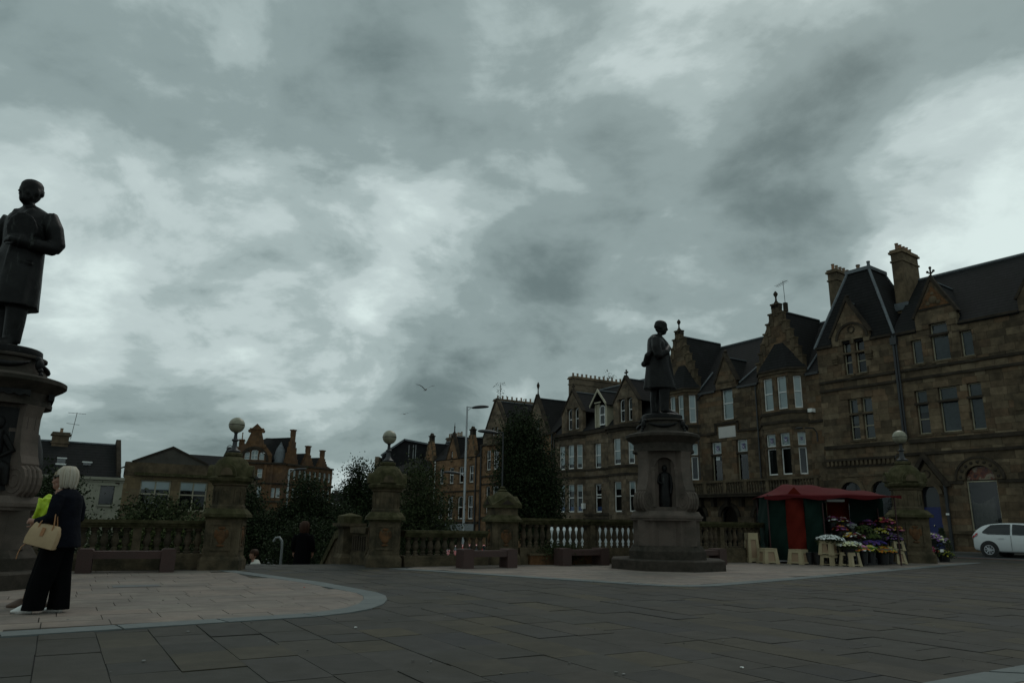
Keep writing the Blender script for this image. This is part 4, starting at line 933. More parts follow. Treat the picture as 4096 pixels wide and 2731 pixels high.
# ------------------------------------------------------------------ B1: police-station like gothic block on the right
b1 = building('gothic_corner_building', 'tall sooty sandstone building with steep slate roof and fleur-de-lis gable on the right', (22.8, 38.2), 144)
A_up = [(-5.12, 9.95, -4.62, 12.0), (-4.38, 9.95, -3.80, 12.0)]; A_lo = [(-5.12, 6.12, -4.56, 8.5), (-4.32, 6.12, -3.70, 8.5)]
B_up = [(-1.18, 9.95, -.62, 11.28), (-.12, 9.95, .78, 12.0), (1.34, 9.95, 1.92, 11.3)]; B_mid = [(-1.30, 6.12, -.68, 8.48), (-.10, 6.12, .84, 8.5), (1.34, 6.12, 2.0, 8.52)]
ARCHW = (.70, 1.12, 2.10, 4.42); DOOR = (-1.62, .1, -.68, 3.5); AR = [(-6.05, .6, -4.8, 3.75), (-4.25, .6, -3.0, 3.75)]
B2_up = [(4.6, 9.95, 5.2, 11.3), (5.7, 9.95, 6.6, 12.0)]; B2_mid = [(4.5, 6.12, 5.1, 8.5), (5.6, 6.12, 6.5, 8.5)]; ARCH2 = (4.0, 1.12, 5.4, 4.42)
ops = A_up+A_lo+B_up+B_mid+[ARCHW, DOOR]+AR+B2_up+B2_mid+[ARCH2]
wl = ashlar(b1, [[(-6.8, -.3), (9, -.3), (9, 11.75), (-6.8, 11.75)]], ops, M_ST1, .35, (.45, 1.0), 300, seed=11)
ashlar(b1, [[(-5.75, 11.75), (-3.42, 11.75), (-3.42, 12.3), (-4.6, 14.35), (-5.75, 12.3)]], A_up, M_ST1, .33, (.4, .8), 0, y0=-.06, thick=.36, seed=2, name='wall_gable')
ashlar(b1, [[(-.80, 11.75), (1.35, 11.75), (1.35, 12.5), (.27, 14.4), (-.80, 12.5)]], B_up, M_ST1, .33, (.4, .8), 0, y0=-.05, thick=.35, seed=3, name='wall_gable')
ashlar(b1, [[(4.2, 11.75), (7.4, 11.75), (7.4, 12.4), (5.8, 15.0), (4.2, 12.4)]], B2_up, M_ST1, .33, (.4, .8), 0, y0=-.05, thick=.35, seed=4, name='wall_gable')
skews(b1, -4.6, 1.16, 12.3, 14.4, -.06); skews(b1, .27, 1.08, 12.45, 14.42, -.05); skews(b1, 5.8, 1.6, 12.4, 15.0, -.05)
gable_roof(b1, -4.6, 1.1, 12.35, 14.35, .1, 1.6); gable_roof(b1, .27, 1.05, 12.5, 14.4, .1, 2.9); gable_roof(b1, 5.8, 1.6, 12.4, 15.0, .1, 3.4)
finial(b1, .27, .1, 14.5, .75, 'fleur'); finial(b1, -4.6, .1, 14.45, .35)
for x in (-5.62, -3.52): MB().box(x-.2, -.22, 10.95, x+.2, .02, 11.15).box(x-.17, -.16, 10.8, x+.17, .02, 10.95).box(x-.14, -.12, 10.66, x+.14, .02, 10.8).build('corbel', M_TRIM, b1)
n = 14; arc = lambda r, cx, cz, k=1: [(cx-r*math.cos(math.pi*i/n), cz+k*r*math.sin(math.pi*i/n)) for i in range(n+1)]
def archring(b, cx, cz, ri, ro, y0, y1, material, k=1, name='arch'):
    a, c = arc(ri, cx, cz, k), arc(ro, cx, cz, k); m_ = MB()
    for i in range(n): m_.prism([a[i], a[i+1], c[i+1], c[i]][::-1] if False else [a[i+1], a[i], c[i], c[i+1]], y0, y1)
    return m_.build(name, material, b)
archring(b1, -4.46, 12.05, .86, 1.0, -.16, .05, M_TRIMD); archring(b1, -4.46, 12.6, .17, .22, -.13, .0, M_TRIMD, 1, 'roundel'); archring(b1, -4.46, 12.6, .17, .22, -.13, .0, M_TRIMD, -1, 'roundel')
course(b1, -.62, 1.18, 12.80, 12.90, .09); MB().prism([(-.5, 12.93), (1.05, 12.93), (.27, 14.1)], -.075, .0).build('carved_tympanum', M_CARVE, b1)
MB().ball((.27, -.08, 13.3), .22, 12, 8, 1, .3, 1).ball((.0, -.08, 13.12), .12, 10, 7, 1, .3, 1).ball((.54, -.08, 13.12), .12, 10, 7, 1, .3, 1).ball((.27, -.08, 13.66), .09, 8, 6, 1, .3, 1).build('carved_crest', M_TRIM, b1, 60)
for x0, x1 in ((-6.8, -2.2), (-1.85, 9)):
    course(b1, x0, x1, 9.60, 9.74, .10); course(b1, x0, x1, 9.08, 9.22, .10); course(b1, x0, x1, 5.66, 5.86, .12)
course(b1, -2.6, 9, 5.02, 5.16, .1); course(b1, -6.8, -2.4, 4.94, 5.08, .14); course(b1, -6.8, -2.4, 4.56, 4.66, .06); course(b1, -.2, .6, 3.44, 3.6, .1); course(b1, 2.2, 3.9, 3.44, 3.6, .1); course(b1, 5.6, 9, 3.44, 3.6, .1)
course(b1, -.2, 9, .96, 1.1, .1, M_TRIM)
for i in range(17): MB().box(-6.7+i*.255, -.13, 4.68, -6.57+i*.255, .0, 4.93).build('corbel_block', M_TRIM, b1)
course(b1, -6.82, -5.78, 11.76, 11.90, .14, M_TRIMD, 0, 'eaves_gutter'); course(b1, -3.38, -2.2, 11.76, 11.9, .14, M_TRIMD, 0, 'eaves_gutter'); course(b1, -1.9, -.83, 11.7, 11.84, .14, M_TRIMD, 0, 'eaves_gutter'); course(b1, 1.38, 4.15, 11.7, 11.84, .14, M_TRIMD, 0, 'eaves_gutter')
for i, (x0, z0, x1, z1) in enumerate(A_up): window(b1, x0, z0, x1, z1, .2, (.36, .62), frame=M_CREAM, blind=None if i else .35, blind_m=M_NET)
for i, (x0, z0, x1, z1) in enumerate(A_lo): window(b1, x0, z0, x1, z1, .2, (.32, .64), frame=M_CREAM, blind=.95 if i else .6, blind_m=M_NET)
for x0, z0, x1, z1 in B_up+B2_up: window(b1, x0, z0, x1, z1, .2, (.66,) if z1 > 11.5 else (), frame=M_CREAM, blind=.97, blind_m=M_NET)
for i, (x0, z0, x1, z1) in enumerate(B_mid+B2_mid): window(b1, x0, z0, x1, z1, .2, (.34, .69) if i == 0 else (.69,), frame=M_CREAM, blind=(.5, .97, .97, .9, .9)[i], blind_m=M_NET)
for q in (A_up, A_lo):
    x0, z0, x1, z1 = q[0][0], q[0][1], q[1][2], q[1][3]
    MB().box(x0-.02, -.03, z0+(z1-z0)*.62-.06, x1+.02, .28, z0+(z1-z0)*.62+.06).build('stone_transom', M_TRIM, b1)
for x0, z0, x1, z1 in B_mid+[B_up[1]]: MB().box(x0-.06, -.04, z0+(z1-z0)*.69-.06, x1+.06, .19, z0+(z1-z0)*.69+.06).build('stone_transom', M_TRIMD, b1)
dark_room(b1, -6.7, 9, 0, 12.2, 1.0)
# ground floor: shop arch with printed fanlight and sagging curtain, blue door in gabled porch
def bigarch(b, X, sign, curtain):
    x0, z0, x1, z1 = X; cx = (x0+x1)/2; hw = (x1-x0)/2; zsp = z1-hw*1.0-.13
    archring(b, cx, z1-.8, hw, hw+.36, -.12, .03, M_TRIM); archring(b, cx, z1-.8, hw+.36, hw+.46, -.18, .03, M_TRIMD)
    for i in range(9):
        a = math.pi*(i+.5)/9; MB().ball((cx-(hw+.18)*math.cos(a), -.13, z1-.8+(hw+.18)*math.sin(a)), .08, 8, 6, 1, .5, 1).build('carved_boss', M_TRIMD, b, 60)
    for s in (-1, 1):       # stone spandrels that make the opening round headed
        m_ = MB(); k = 8
        for i in range(k):
            a0, a1 = math.pi/2*i/k, math.pi/2*(i+1)/k
            m_.add([(cx+s*hw*math.cos(a0), -.001, z1-.8+hw*math.sin(a0)*1.0), (cx+s*hw*math.cos(a1), -.001, z1-.8+hw*math.sin(a1)), (cx+s*(hw+.02), -.001, z1-.8+hw*math.sin(a1)), (cx+s*(hw+.02), -.001, z1-.8+hw*math.sin(a0))], [(0, 1, 2, 3) if s < 0 else (3, 2, 1, 0)])
        m_.build('spandrel', M_TRIM, b)
    if sign:
        fan = [(cx+(hw-.03)*math.cos(a), z1-.80+(hw-.03)*math.sin(a)) for a in [math.pi*i/16 for i in range(17)]]
        msg = bpy.data.materials.new('printed_fanlight'); msg.use_nodes = True; tt = msg.node_tree; bb = tt.nodes['Principled BSDF']; bb.inputs['Roughness'].default_value = .4
        gp_ = tt.nodes.new('ShaderNodeNewGeometry'); vz = tt.nodes.new('ShaderNodeTexNoise'); vz.inputs['Scale'].default_value = 3.2; vz.inputs['Detail'].default_value = 3; tt.links.new(gp_.outputs['Position'], vz.inputs['Vector'])
        rr = tt.nodes.new('ShaderNodeValToRGB'); ee = rr.color_ramp.elements
        for _ in range(4): ee.new(.5)
        for e_, (pp, cc_) in zip(ee, ((.30, (.02, .005, .004)), (.42, (.10, .016, .008)), (.48, (.19, .06, .015)), (.53, (.08, .008, .008)), (.60, (.26, .20, .14)), (.72, (.04, .06, .014)))): e_.position = pp; e_.color = (*cc_, 1)
        tt.links.new(vz.outputs[0], rr.inputs[0]); tt.links.new(rr.outputs[0], bb.inputs['Base Color'])
        MB().prism(fan, .10, .13).build('printed_fanlight', msg, b)
    wn = window(b, x0, z0, x1, z1-.85, .12, (), frame=M_CREAM if sign else M_WHITE, sill=False)
    if curtain:
        c = MB(); m1 = 20; top = lambda u_: (z1-.85-z0)*(.62-.16*math.sin(min(1, u_*1.9)*math.pi/2)*(1-u_)+.06*u_)
        for i in range(m1+1):
            u_ = i/m1; x = .05+(x1-x0-.35)*u_; yy = .20+.035*math.sin(u_*38)
            c.v += [(x, yy, .03), (x, yy, top(u_)-.04), (x, yy-.01, top(u_))]
        for i in range(m1): c.f += [(3*i, 3*i+3, 3*i+4, 3*i+1), (3*i+1, 3*i+4, 3*i+5, 3*i+2)]
        c.build('sagging_curtain', mat('brown_curtain', (.12, .105, .085), .9, var=.2, vscale=6), wn, 80)
bigarch(b1, ARCHW, True, True); bigarch(b1, ARCH2, False, False)
MB().box(DOOR[0], .25, .1, DOOR[2], .32, 2.3).build('blue_door', mat('dark_blue_paint', (.012, .02, .11), .45, var=.1), b1)
MB().ball((DOOR[2]-.5, .22, 1.35), .045, 10, 7).build('door_knob', mat('brass', (.6, .55, .4), .25, metal=1), b1, 60)
MB().box(DOOR[0], .3, 2.3, DOOR[2], .34, 3.45).build('fanlight', mat('dull_glass', (.02, .022, .025), .12), b1)
archring(b1, -1.15, 2.95, .50, .72, -.14, .03, M_TRIM); 
m_ = MB(); m_.prism([(-1.95, 3.35), (-.35, 3.35), (-1.15, 4.6)], -.10, .0); m_.build('porch_gable', M_TRIM, b1)
archring(b1, -1.15, 4.0, .16, .21, -.14, -.02, M_TRIMD, 1, 'roundel'); archring(b1, -1.15, 4.0, .16, .21, -.14, -.02, M_TRIMD, -1, 'roundel')
m_ = MB()
for s in (-1, 1):
    pl = [(-1.15+s*.95, 3.30), (-1.15+s*1.18, 3.34), (-1.15, 5.14), (-1.15, 4.78)]; m_.prism(pl if s > 0 else pl[::-1], -.30, .02)
m_.build('porch_coping', M_IRON if False else M_TRIMD, b1)
for q in AR:
    cx = (q[0]+q[2])/2; archring(b1, cx, 3.12, .625, .85, -.08, .03, M_TRIM); window(b1, q[0], q[1], q[2], q[3], .15, (.62,), arch=.62, frame=M_IRON)
    course(b1, q[0]-.2, q[2]+.2, 4.02, 4.12, .06, M_TRIM)
dp = MB().tube([(-2.06, -.13, 11.7), (-2.06, -.13, 5.9)], .075, 8).tube([(-1.92, -.13, 11.7), (-1.92, -.13, 5.9)], .05, 8).tube([(-.28, -.12, 3.4), (-.28, -.12, .1)], .09, 8)
dp.box(-2.2, -.25, 11.2, -1.85, .0, 11.6).build('drainpipe', M_IRON, b1)
MB().box(-.36, -.225, 1.88, -.2, -.215, 1.98).build('pipe_notice', M_WHITE, b1)
MB().box(3.38, -.05, 6.88, 4.4, .01, 7.7).build('plaque', M_TRIM, b1)
# roofs
rf = MB()
base = [(-6.95, .03, 11.86), (-2.05, .03, 11.86), (-2.05, 5.0, 11.86), (-6.95, 5.0, 11.86)]; top = [(-5.2, 1.5, 16.6), (-3.8, 1.5, 16.6), (-3.8, 3.4, 16.6), (-5.2, 3.4, 16.6)]
for i in range(4): rf.slab([base[i], base[(i+1) % 4], top[(i+1) % 4], top[i]], .1)
rf.slab(top, .1); steep = rf.build('steep_pavilion_roof', M_SLATE, b1)
for i in range(4): MB().tube([base[i], Vector(base[i]).lerp(Vector(top[i]), .5)+Vector((0, 0, .02)), top[i]], .085, 7).build('lead_hip', M_LEAD, steep)
MB().box(-5.3, 1.4, 16.56, -3.7, 3.5, 16.78).build('lead_ridge', M_LEAD, steep)
MB().lathe([(.10, 16.75), (.09, 17.0), (.11, 17.02), (.11, 17.1)], 10, -3.85, 1.6).build('vent_pipe', M_LEAD, steep)
rf = MB(); rf.slab([(-2.2, .32, 12.193), (9, .32, 12.193), (9, 4, 15.9), (-2.2, 4, 15.9)], .1)
for xa, xb in ((-2.2, -.80), (1.35, 4.2), (7.4, 9)): rf.slab([(xa, -.15, 11.72), (xb, -.15, 11.72), (xb, .32, 12.193), (xa, .32, 12.193)], .1)
rf.slab([(-2.2, 4, 15.9), (9, 4, 15.9), (9, 9, 11.0), (-2.2, 9, 11.0)], .1)
mr_ = rf.build('main_roof', M_SLATE, b1); MB().tube([(-4, 4, 15.93), (9, 4, 15.93)], .09, 6).build('ridge', M_LEAD, mr_)
rf = MB(); rf.slab([(-4.2, 2.6, 14.4), (-2.15, 2.6, 14.4), (-2.15, 4, 15.9), (-4.2, 4, 15.9)], .1); rf.build('link_roof', M_SLATE, b1)
MB().prism([(9, -.3), (9.3, -.3), (9.3, 15), (9, 15)], 0, 8).build('end_wall', M_ST1, b1)
chimney(b1, -2.75, -2.1, 2.2, 4.2, 13.6, 17.35, M_ST1, 5); MB().box(-2.82, 2.1, 13.75, -2.03, 2.24, 14.2).build('lead_apron', M_LEAD, b1)
chimney(b1, -7.45, -6.85, 3.2, 5.4, 11.5, 17.6, M_ST1, 5)
pots(None, b1, [-5.55], 3.6, 17.0, .13, .8)

# ------------------------------------------------------------------ B2: crow-stepped terrace with bays and balcony
b2 = building('crow_stepped_building', 'sandstone terrace with two crow-stepped gables, bay windows and a stone balcony', (18.81, 43.69), 148)
MID = [(-7.78, 8.28, -6.80, 10.42)]; MLO = [(-8.98, 4.15, -8.04, 6.82), (-6.74, 4.15, -5.80, 6.82)]
GAR = [(-11.0, -.6, -9.75, 2.45), (-8.35, -.6, -6.95, 2.48), (-5.6, -.6, -4.2, 2.48), (-3.0, -.6, -1.6, 2.48)]
BAYR, BAYL = (-4.55, -.95), (-13.0, -9.85)
bayops = [(BAYR[0]+.2, 4.0, BAYR[1]-.2, 10.7), (BAYL[0]+.2, 4.0, BAYL[1]-.2, 10.7)]
ashlar(b2, [[(-14.2, -1), (0, -1), (0, 10.35), (-14.2, 10.35)], [(-4.55, 10.35), (-.9, 10.35), (-1.35, 12.2), (-2.65, 15.2), (-2.95, 15.2), (-4.2, 12.8)], [(-13.4, 10.35), (-9.9, 10.35), (-10.3, 12.2), (-11.5, 15.4), (-11.9, 15.4), (-13.0, 12.8)]], MID+MLO+GAR+bayops, M_ST2, .35, (.45, 1.0), 300, seed=21)
for cx, hw, za in ((-2.8, 1.75, 15.35), (-11.7, 1.75, 15.45)):
    crowsteps(b2, cx, hw, 11.0, za, 7); gable_roof(b2, cx, 1.6, 11.2, za-.3, .3, 4.6); finial(b2, cx, .14, za+.1, .9)
    MB().box(cx-.3, -.05, za-.2, cx+.3, .33, za+.12).build('apex_stone', M_TRIMD, b2)
MB().box(-2.45, .35, 14.9, -2.25, .6, 15.5).build('small_flue', M_TRIMD, b2)
# bays
kw = dict(rails=(.52,), fw=.06, sill=False, blind=.97, blind_m=M_BLIND)
for (x0, x1), sd in ((BAYR, 1), (BAYL, 2)):
    L = x1-x0-1.5
    ws = [('F', .08, .42, 8.34, 10.4), ('F', .58, .92, 8.34, 10.4), ('R', .30, .74, 8.34, 10.36), ('L', .26, .72, 8.34, 10.36)]
    canted(b2, x0, x1, .72, 8.2, 10.6, ws, M_ST2, winkw=kw, seed=sd)
    ws = [('F', .06, .40, 4.3, 5.93), ('F', .56, .90, 4.3, 5.93), ('R', .30, .74, 4.3, 5.93), ('L', .26, .72, 4.3, 5.93)]
    canted(b2, x0, x1, .72, 3.5, 6.0, ws, M_ST2, winkw=dict(rails=(), fw=.06, sill=False), seed=sd+5)
    ws = [('F', .06, .40, 6.05, 6.84), ('F', .56, .90, 6.05, 6.84), ('R', .30, .74, 6.05, 6.84), ('L', .26, .72, 6.05, 6.84)]
    canted(b2, x0, x1, .72, 6.0, 7.2, ws, M_ST2, winkw=dict(rails=(), fw=.05, sill=False, blind=1.0, blind_m=M_BLIND), seed=sd+9)
    bay_band(b2, x0, x1, .72, .75, 7.2, 7.45, .03); bay_band(b2, x0, x1, .72, .75, 7.45, 7.62, .10, M_TRIMD); bay_band(b2, x0, x1, .72, .75, 7.62, 8.02, .02); bay_band(b2, x0, x1, .72, .75, 8.02, 8.2, .08, M_TRIMD)
    bay_band(b2, x0, x1, .72, .75, 10.6, 10.78, .08, M_TRIM); bay_band(b2, x0, x1, .72, .75, 10.78, 10.9, .16, M_TRIMD); bay_band(b2, x0, x1, .72, .75, 3.3, 3.5, .05)
    cxm = (x0+x1)/2; rf = MB(); e = .14; pl = [(x0-e, .0, 10.9), (x0+.75-e*.5, -.72-e, 10.9), (x1-.75+e*.5, -.72-e, 10.9), (x1+e, .0, 10.9)]; tp = [(cxm-.32, -.02, 12.75), (cxm+.32, -.02, 12.75)]
    rf.slab([pl[0], pl[1], tp[0]], .08).slab([pl[1], pl[2], tp[1], tp[0]], .08).slab([pl[2], pl[3], tp[1]], .08); rf.build('bay_roof', M_SLATE, b2)
# crest stickers on the top lights
M_PRP = mat('purple_print', (.06, .03, .15), .6)
def crest(b, org, rz, w_):
    c = MB(); s = w_/.5
    c.box(-.09*s, 0, -.15*s, .09*s, .004, .03*s); m_ = c
    m_.box(-.12*s, 0, .05*s, .12*s, .004, .085*s)
    for i in range(5): m_.prism([(-.12*s+.06*s*i-.018*s, .085*s), (-.12*s+.06*s*i+.018*s, .085*s), (-.12*s+.06*s*i, .15*s)], 0, .004)
    o = m_.build('crest_print', M_PRP, b, loc=org, rz=rz)
    x = MB()
    for d in (1, -1): x.prism([(-.085*s*d-.012*s, -.14*s), (-.085*s*d+.012*s, -.14*s), (.085*s*d+.012*s, .02*s), (.085*s*d-.012*s, .02*s)], -.003, .001)
    x.box(-.1*s, -.002, -.22*s, .1*s, .0, -.20*s); x.build('white_saltire', M_WHITE, o)
def on_bay(x0, x1, face, fr, z, w_):
    P = {'F': ((x0+.75, -.72), (x1-.75, -.72)), 'R': ((x1-.75, -.72), (x1, 0))}[face]; (ax, ay), (bx, by) = P; rz = math.atan2(by-ay, bx-ax)
    L = math.hypot(bx-ax, by-ay); crest(b2, (ax+math.cos(rz)*L*fr-math.sin(rz)*.10, ay+math.sin(rz)*L*fr+math.cos(rz)*.10, z), rz, w_)
for f, fr, w_ in (('F', .23, .55), ('F', .73, .55), ('R', .52, .36)): on_bay(*BAYR, f, fr, 6.46, w_)
for (x0, z0, x1, z1) in MLO:
    window(b2, x0, z0, x1, 5.92, .2, (), frame=M_CREAM, sill=False, blind=.0); window(b2, x0, 6.0, x1, z1, .2, (), sill=False, blind=1.0, blind_m=M_BLIND)
    crest(b2, ((x0+x1)/2, .17, 6.43), 0, .62); MB().box(x0-.02, -.02, 5.9, x1+.02, .19, 6.02).build('stone_transom', M_TRIMD, b2)
MB().box(-8.7, .17, 5.6, -8.35, .175, 5.85).build('paper_notice', M_BLIND, b2)
window(b2, *MID[0], .18, (.54,), blind=.97, fw=.07)
MB().box(-8.16, -.05, 7.06, -6.68, .01, 7.82).build('white_plaque', mat('white_board', (.5, .48, .45), .7, var=.06), b2)
for x0, x1, z0, z1 in ((-9.85, -8.45, 7.35, 7.5), (-6.4, -4.6, 7.35, 7.5), (-8.5, -8.36, 7.35, 8.1), (-6.54, -6.4, 7.35, 8.1), (-8.5, -6.4, 7.98, 8.13), (-.95, 0, 7.35, 7.5), (-14.2, -13.0, 7.35, 7.5)): course(b2, x0, x1, z0, z1, .10)
# wallhead gable over the middle window
ashlar(b2, [[(-8.2, 10.35), (-6.35, 10.35), (-6.35, 10.9), (-7.28, 12.7), (-8.2, 10.9)]], MID, M_ST2, .33, (.35, .7), 0, y0=-.06, thick=.36, seed=31, name='wall_gable')
skews(b2, -7.28, .93, 10.9, 12.7, -.06); gable_roof(b2, -7.28, .9, 10.95, 12.65, .2, 2.2); finial(b2, -7.28, .1, 12.75, .45); course(b2, -8.0, -6.55, 10.86, 11.0, .12, M_TRIM)
course(b2, -9.9, -8.3, 10.3, 10.44, .14, M_IRON, 0, 'eaves_gutter'); course(b2, -6.3, -4.6, 10.3, 10.44, .14, M_IRON, 0, 'eaves_gutter'); course(b2, -.9, .0, 10.3, 10.44, .14, M_IRON, 0, 'eaves_gutter')
rf = MB(); rf.slab([(-14.2, -.1, 10.42), (0, -.1, 10.42), (0, 4.5, 14.8), (-14.2, 4.5, 14.8)], .1).slab([(-14.2, 4.5, 14.8), (0, 4.5, 14.8), (0, 9, 10.4), (-14.2, 9, 10.4)], .1)
mr_ = rf.build('main_roof', M_SLATE, b2); MB().tube([(-14.2, 4.5, 14.83), (0, 4.5, 14.83)], .08, 6).build('ridge', M_LEAD, mr_)
for x in (-9.9, -4.65, -.85, -6.25): MB().tube([(x, .1, 10.7), (x+(.9 if x < -5 and x > -6.5 else -.0), 1.6, 12.2)], .06, 6).build('lead_valley', M_LEAD, mr_)
dark_room(b2, -14, 0, -.5, 10.9, 1.0)
MB().tube([(-10.0, -.1, 9.95), (-9.75, -.1, 10.2), (-9.5, -.1, 10.3)], .05, 7).tube([(-10.0, -.1, 9.95), (-10.0, -.1, 4.3)], .05, 7).tube([(-4.75, -.1, 10.2), (-4.75, -.1, 3.3)], .05, 7).build('drainpipe', M_IRON, b2)
chimney(b2, -14.5, -13.9, 2.5, 7.0, 12, 15.3, M_ST2, 9, pot_h=.5)
MB().box(-.75, -.35, 7.98, -.45, 0, 8.2).build('alarm_box', M_WHITE, b2)
wlmp = MB().tube([(-.45, -.05, 6.2), (-.45, -.06, 6.75), (-.5, -.3, 7.0), (-.75, -.75, 7.0)], .04, 7).build('wall_lamp', M_IRON, b2); MB().ball((-1.0, -.95, 6.99), .2, 12, 8, 1.3, .8, .35).build('lamp_head', M_IRON, wlmp, 60)
# balcony
MB().box(-10.4, -1.0, 3.05, .1, 0.02, 3.26).box(-10.45, -1.06, 3.20, .1, .0, 3.28).build('balcony_slab', M_TRIMD, b2)
for i in range(9): MB().prism([(0, 2.5), (.0, 3.05), (.25, 3.05), (.25, 2.5)][::-1] if False else [(0, 2.45), (.24, 2.45), (.24, 3.05), (0, 3.05)], -.35, 0).xf(Matrix.Translation((-10.1+i*1.2, 0, 0))).build('bracket', M_TRIMD, b2)
MB().box(-10.4, -1.04, 3.98, .1, -.80, 4.12).build('balcony_rail', M_TRIM, b2)
k = 0
for i in range(48):
    x = -10.25+i*.215
    if i % 8 == 7: MB().box(x-.12, -1.02, 3.26, x+.12, -.82, 3.98).build('balcony_pier', M_TRIM, b2)
    else: link('balcony_baluster', baluster_mesh(.72), b2, (x, -.92, 3.26))
# ground floor arches, dark shop openings
for q in GAR:
    cx = (q[0]+q[2])/2; hw = (q[2]-q[0])/2; archring(b2, cx, q[3]-hw, hw, hw+.25, -.08, .03, M_TRIMD); window(b2, *q, .18, (.62,), arch=hw*.95, frame=M_IRON, sill=False)
tx = bpy.data.curves.new('shop_letter', 'FONT'); tx.body = 'G'; tx.size = .55; tx.extrude = .01; tmp = bpy.data.objects.new('letter_curve', tx); COL.objects.link(tmp); bpy.context.view_layer.update()
lm = bpy.data.meshes.new_from_object(tmp.evaluated_get(bpy.context.evaluated_depsgraph_get())); bpy.data.objects.remove(tmp); lm.materials.clear(); lm.materials.append(mat('red_sign_letter', (.35, .02, .02), .5))
to = link('shop_letter', lm, b2, (-5.1, -.03, 1.55)); to.rotation_euler = (math.pi/2, 0, 0)
# television aerial on the right gable
a_ = MB().tube([(-2.3, .4, 15.3), (-2.35, .4, 17.0)], .018, 5).tube([(-2.9, .4, 16.75), (-2.0, .4, 16.95)], .014, 5)
for i in range(6): a_.tube([(-2.85+i*.15, .15, 16.76+i*.033), (-2.85+i*.15, .65, 16.76+i*.033)], .01, 4)
a_.build('aerial', M_IRON, b2)

# ------------------------------------------------------------------ C: bay-fronted tenement left of the right statue
b3 = building('bay_tenement', 'grey brown sandstone tenement with white sash windows left of the right statue', (11.25, 55.78), 150)
ops = [(-8.1, 5.8, -7.18, 7.85), (-8.1, 2.15, -7.18, 4.47)]
BL, BR = (-13.7, -9.4), (-6.1, -2.4)
bo = [(BL[0]+.2, 1.9, BL[1]-.2, 8.4), (BR[0]+.2, 1.9, BR[1]-.2, 8.4)]
ATW = [(-12.1, 9.4, -11.32, 11.32), (-11.02, 9.4, -10.3, 11.32), (-4.56, 9.32, -3.82, 11.22), (-3.5, 9.32, -2.88, 11.2)]
ashlar(b3, [[(-14.27, -2.6), (0, -2.6), (0, 9.05), (-14.27, 9.05)]], ops+bo, M_ST3, .36, (.5, 1.1), 220, seed=41)
ashlar(b3, [[(-12.95, 9.05), (-9.7, 9.05), (-9.7, 10.9), (-11.2, 12.9), (-12.95, 10.9)], [(-5.3, 9.05), (-2.1, 9.05), (-2.1, 10.9), (-3.6, 12.9), (-5.3, 10.9)]], ATW, M_ST3, .34, (.4, .9), 0, y0=-.06, thick=.36, seed=42, name='wall_gable')
for cx, hw in ((-11.3, 1.6), (-3.7, 1.6)): skews(b3, cx, hw, 10.9, 12.9, -.06); gable_roof(b3, cx, hw, 10.95, 12.85, .2, 3.6); finial(b3, cx, .1, 13.0, .6, 'fleur')
for q in ATW: window(b3, *q, .15, (.5,), arch=.36, fw=.07, blind=.55 if q[0] > -4 else None, blind_m=M_NET)
for (x0, x1), sd in ((BL, 1), (BR, 2)):
    L = x1-x0-1.5
    for zl, zh, kk in ((5.85, 7.93, 0), (2.16, 4.5, 1)):
        ws = [('F', .14, .46, zl, zh), ('F', .62, .96, zl, zh), ('R', .2, .72, zl, zh), ('L', .3, .8, zl, zh)] if sd == 1 else [('F', .30, .72, zl, zh), ('R', .25, .75, zl, zh), ('L', .25, .75, zl, zh)]
        canted(b3, x0, x1, .62, zl-.25 if kk == 0 else 1.6, 8.5 if kk == 0 else 5.0, ws, M_ST3, winkw=dict(rails=(.52,), fw=.075, sill=False, blind=(.8 if kk == 0 else .25), blind_m=M_BLIND, film=.2 if (kk and sd == 1) else 0), seed=sd*3+kk)  # long upper blinds partly stand in for sky mirrored in the glass
    bay_band(b3, x0, x1, .62, .75, 4.98, 5.16, .08, M_TRIMD); bay_band(b3, x0, x1, .62, .75, 5.16, 5.62, .01); bay_band(b3, x0, x1, .62, .75, 8.5, 8.75, .12, M_TRIMD); bay_band(b3, x0, x1, .62, .75, 8.75, 9.02, .26, M_TRIMD); bay_band(b3, x0, x1, .62, .75, -2.6, 1.6, .0); bay_band(b3, x0, x1, .62, .75, 5.6, 5.78, .06, M_TRIMD)
window(b3, *ops[0], .15, (.52,), fw=.08, blind=.8); window(b3, *ops[1], .15, (.52, .62), fw=.08, film=.2)  # upper blind lengthened likewise, in part painted sky reflection
for x0, x1 in ((-14.27, -13.7), (-9.4, -6.1), (-2.4, 0)):
    course(b3, x0, x1, 5.0, 5.16, .1); course(b3, x0, x1, 5.62, 5.76, .1); course(b3, x0, x1, 8.75, 9.03, .22, M_TRIMD, 0, 'cornice')
course(b3, -14.27, 0, 1.55, 1.7, .16); course(b3, -14.27, 0, 1.9, 2.05, .12)
MB().box(-9.6, -.35, 2.45, -9.3, -.1, 2.9).build('alarm_box', M_WHITE, b3)
MB().box(-9.2, -1.0, 1.35, 0, .0, 1.50).build('shop_canopy', M_IRON, b3)
MB().box(-14, -.12, .2, 0, -.02, 1.3).build('shop_fascia', mat('shop_fascia_paint', (.05, .055, .06), .5), b3)
dark_room(b3, -14, 0, -2, 9.6, 1.0)
for x0, x1 in ((-12.4, -10.0), (-4.9, -2.5)): dark_room(b3, x0, x1, 9.4, 11.3, .55)
dark_room(b3, -7.5, -6.4, 9.3, 11.2, .6)
rf = MB(); rf.slab([(-14.27, -.1, 9.1), (0, -.1, 9.1), (0, 4.6, 13.75), (-14.27, 4.6, 13.75)], .1).slab([(-14.27, 4.6, 13.75), (0, 4.6, 13.75), (0, 9.2, 9.1), (-14.27, 9.2, 9.1)], .1)
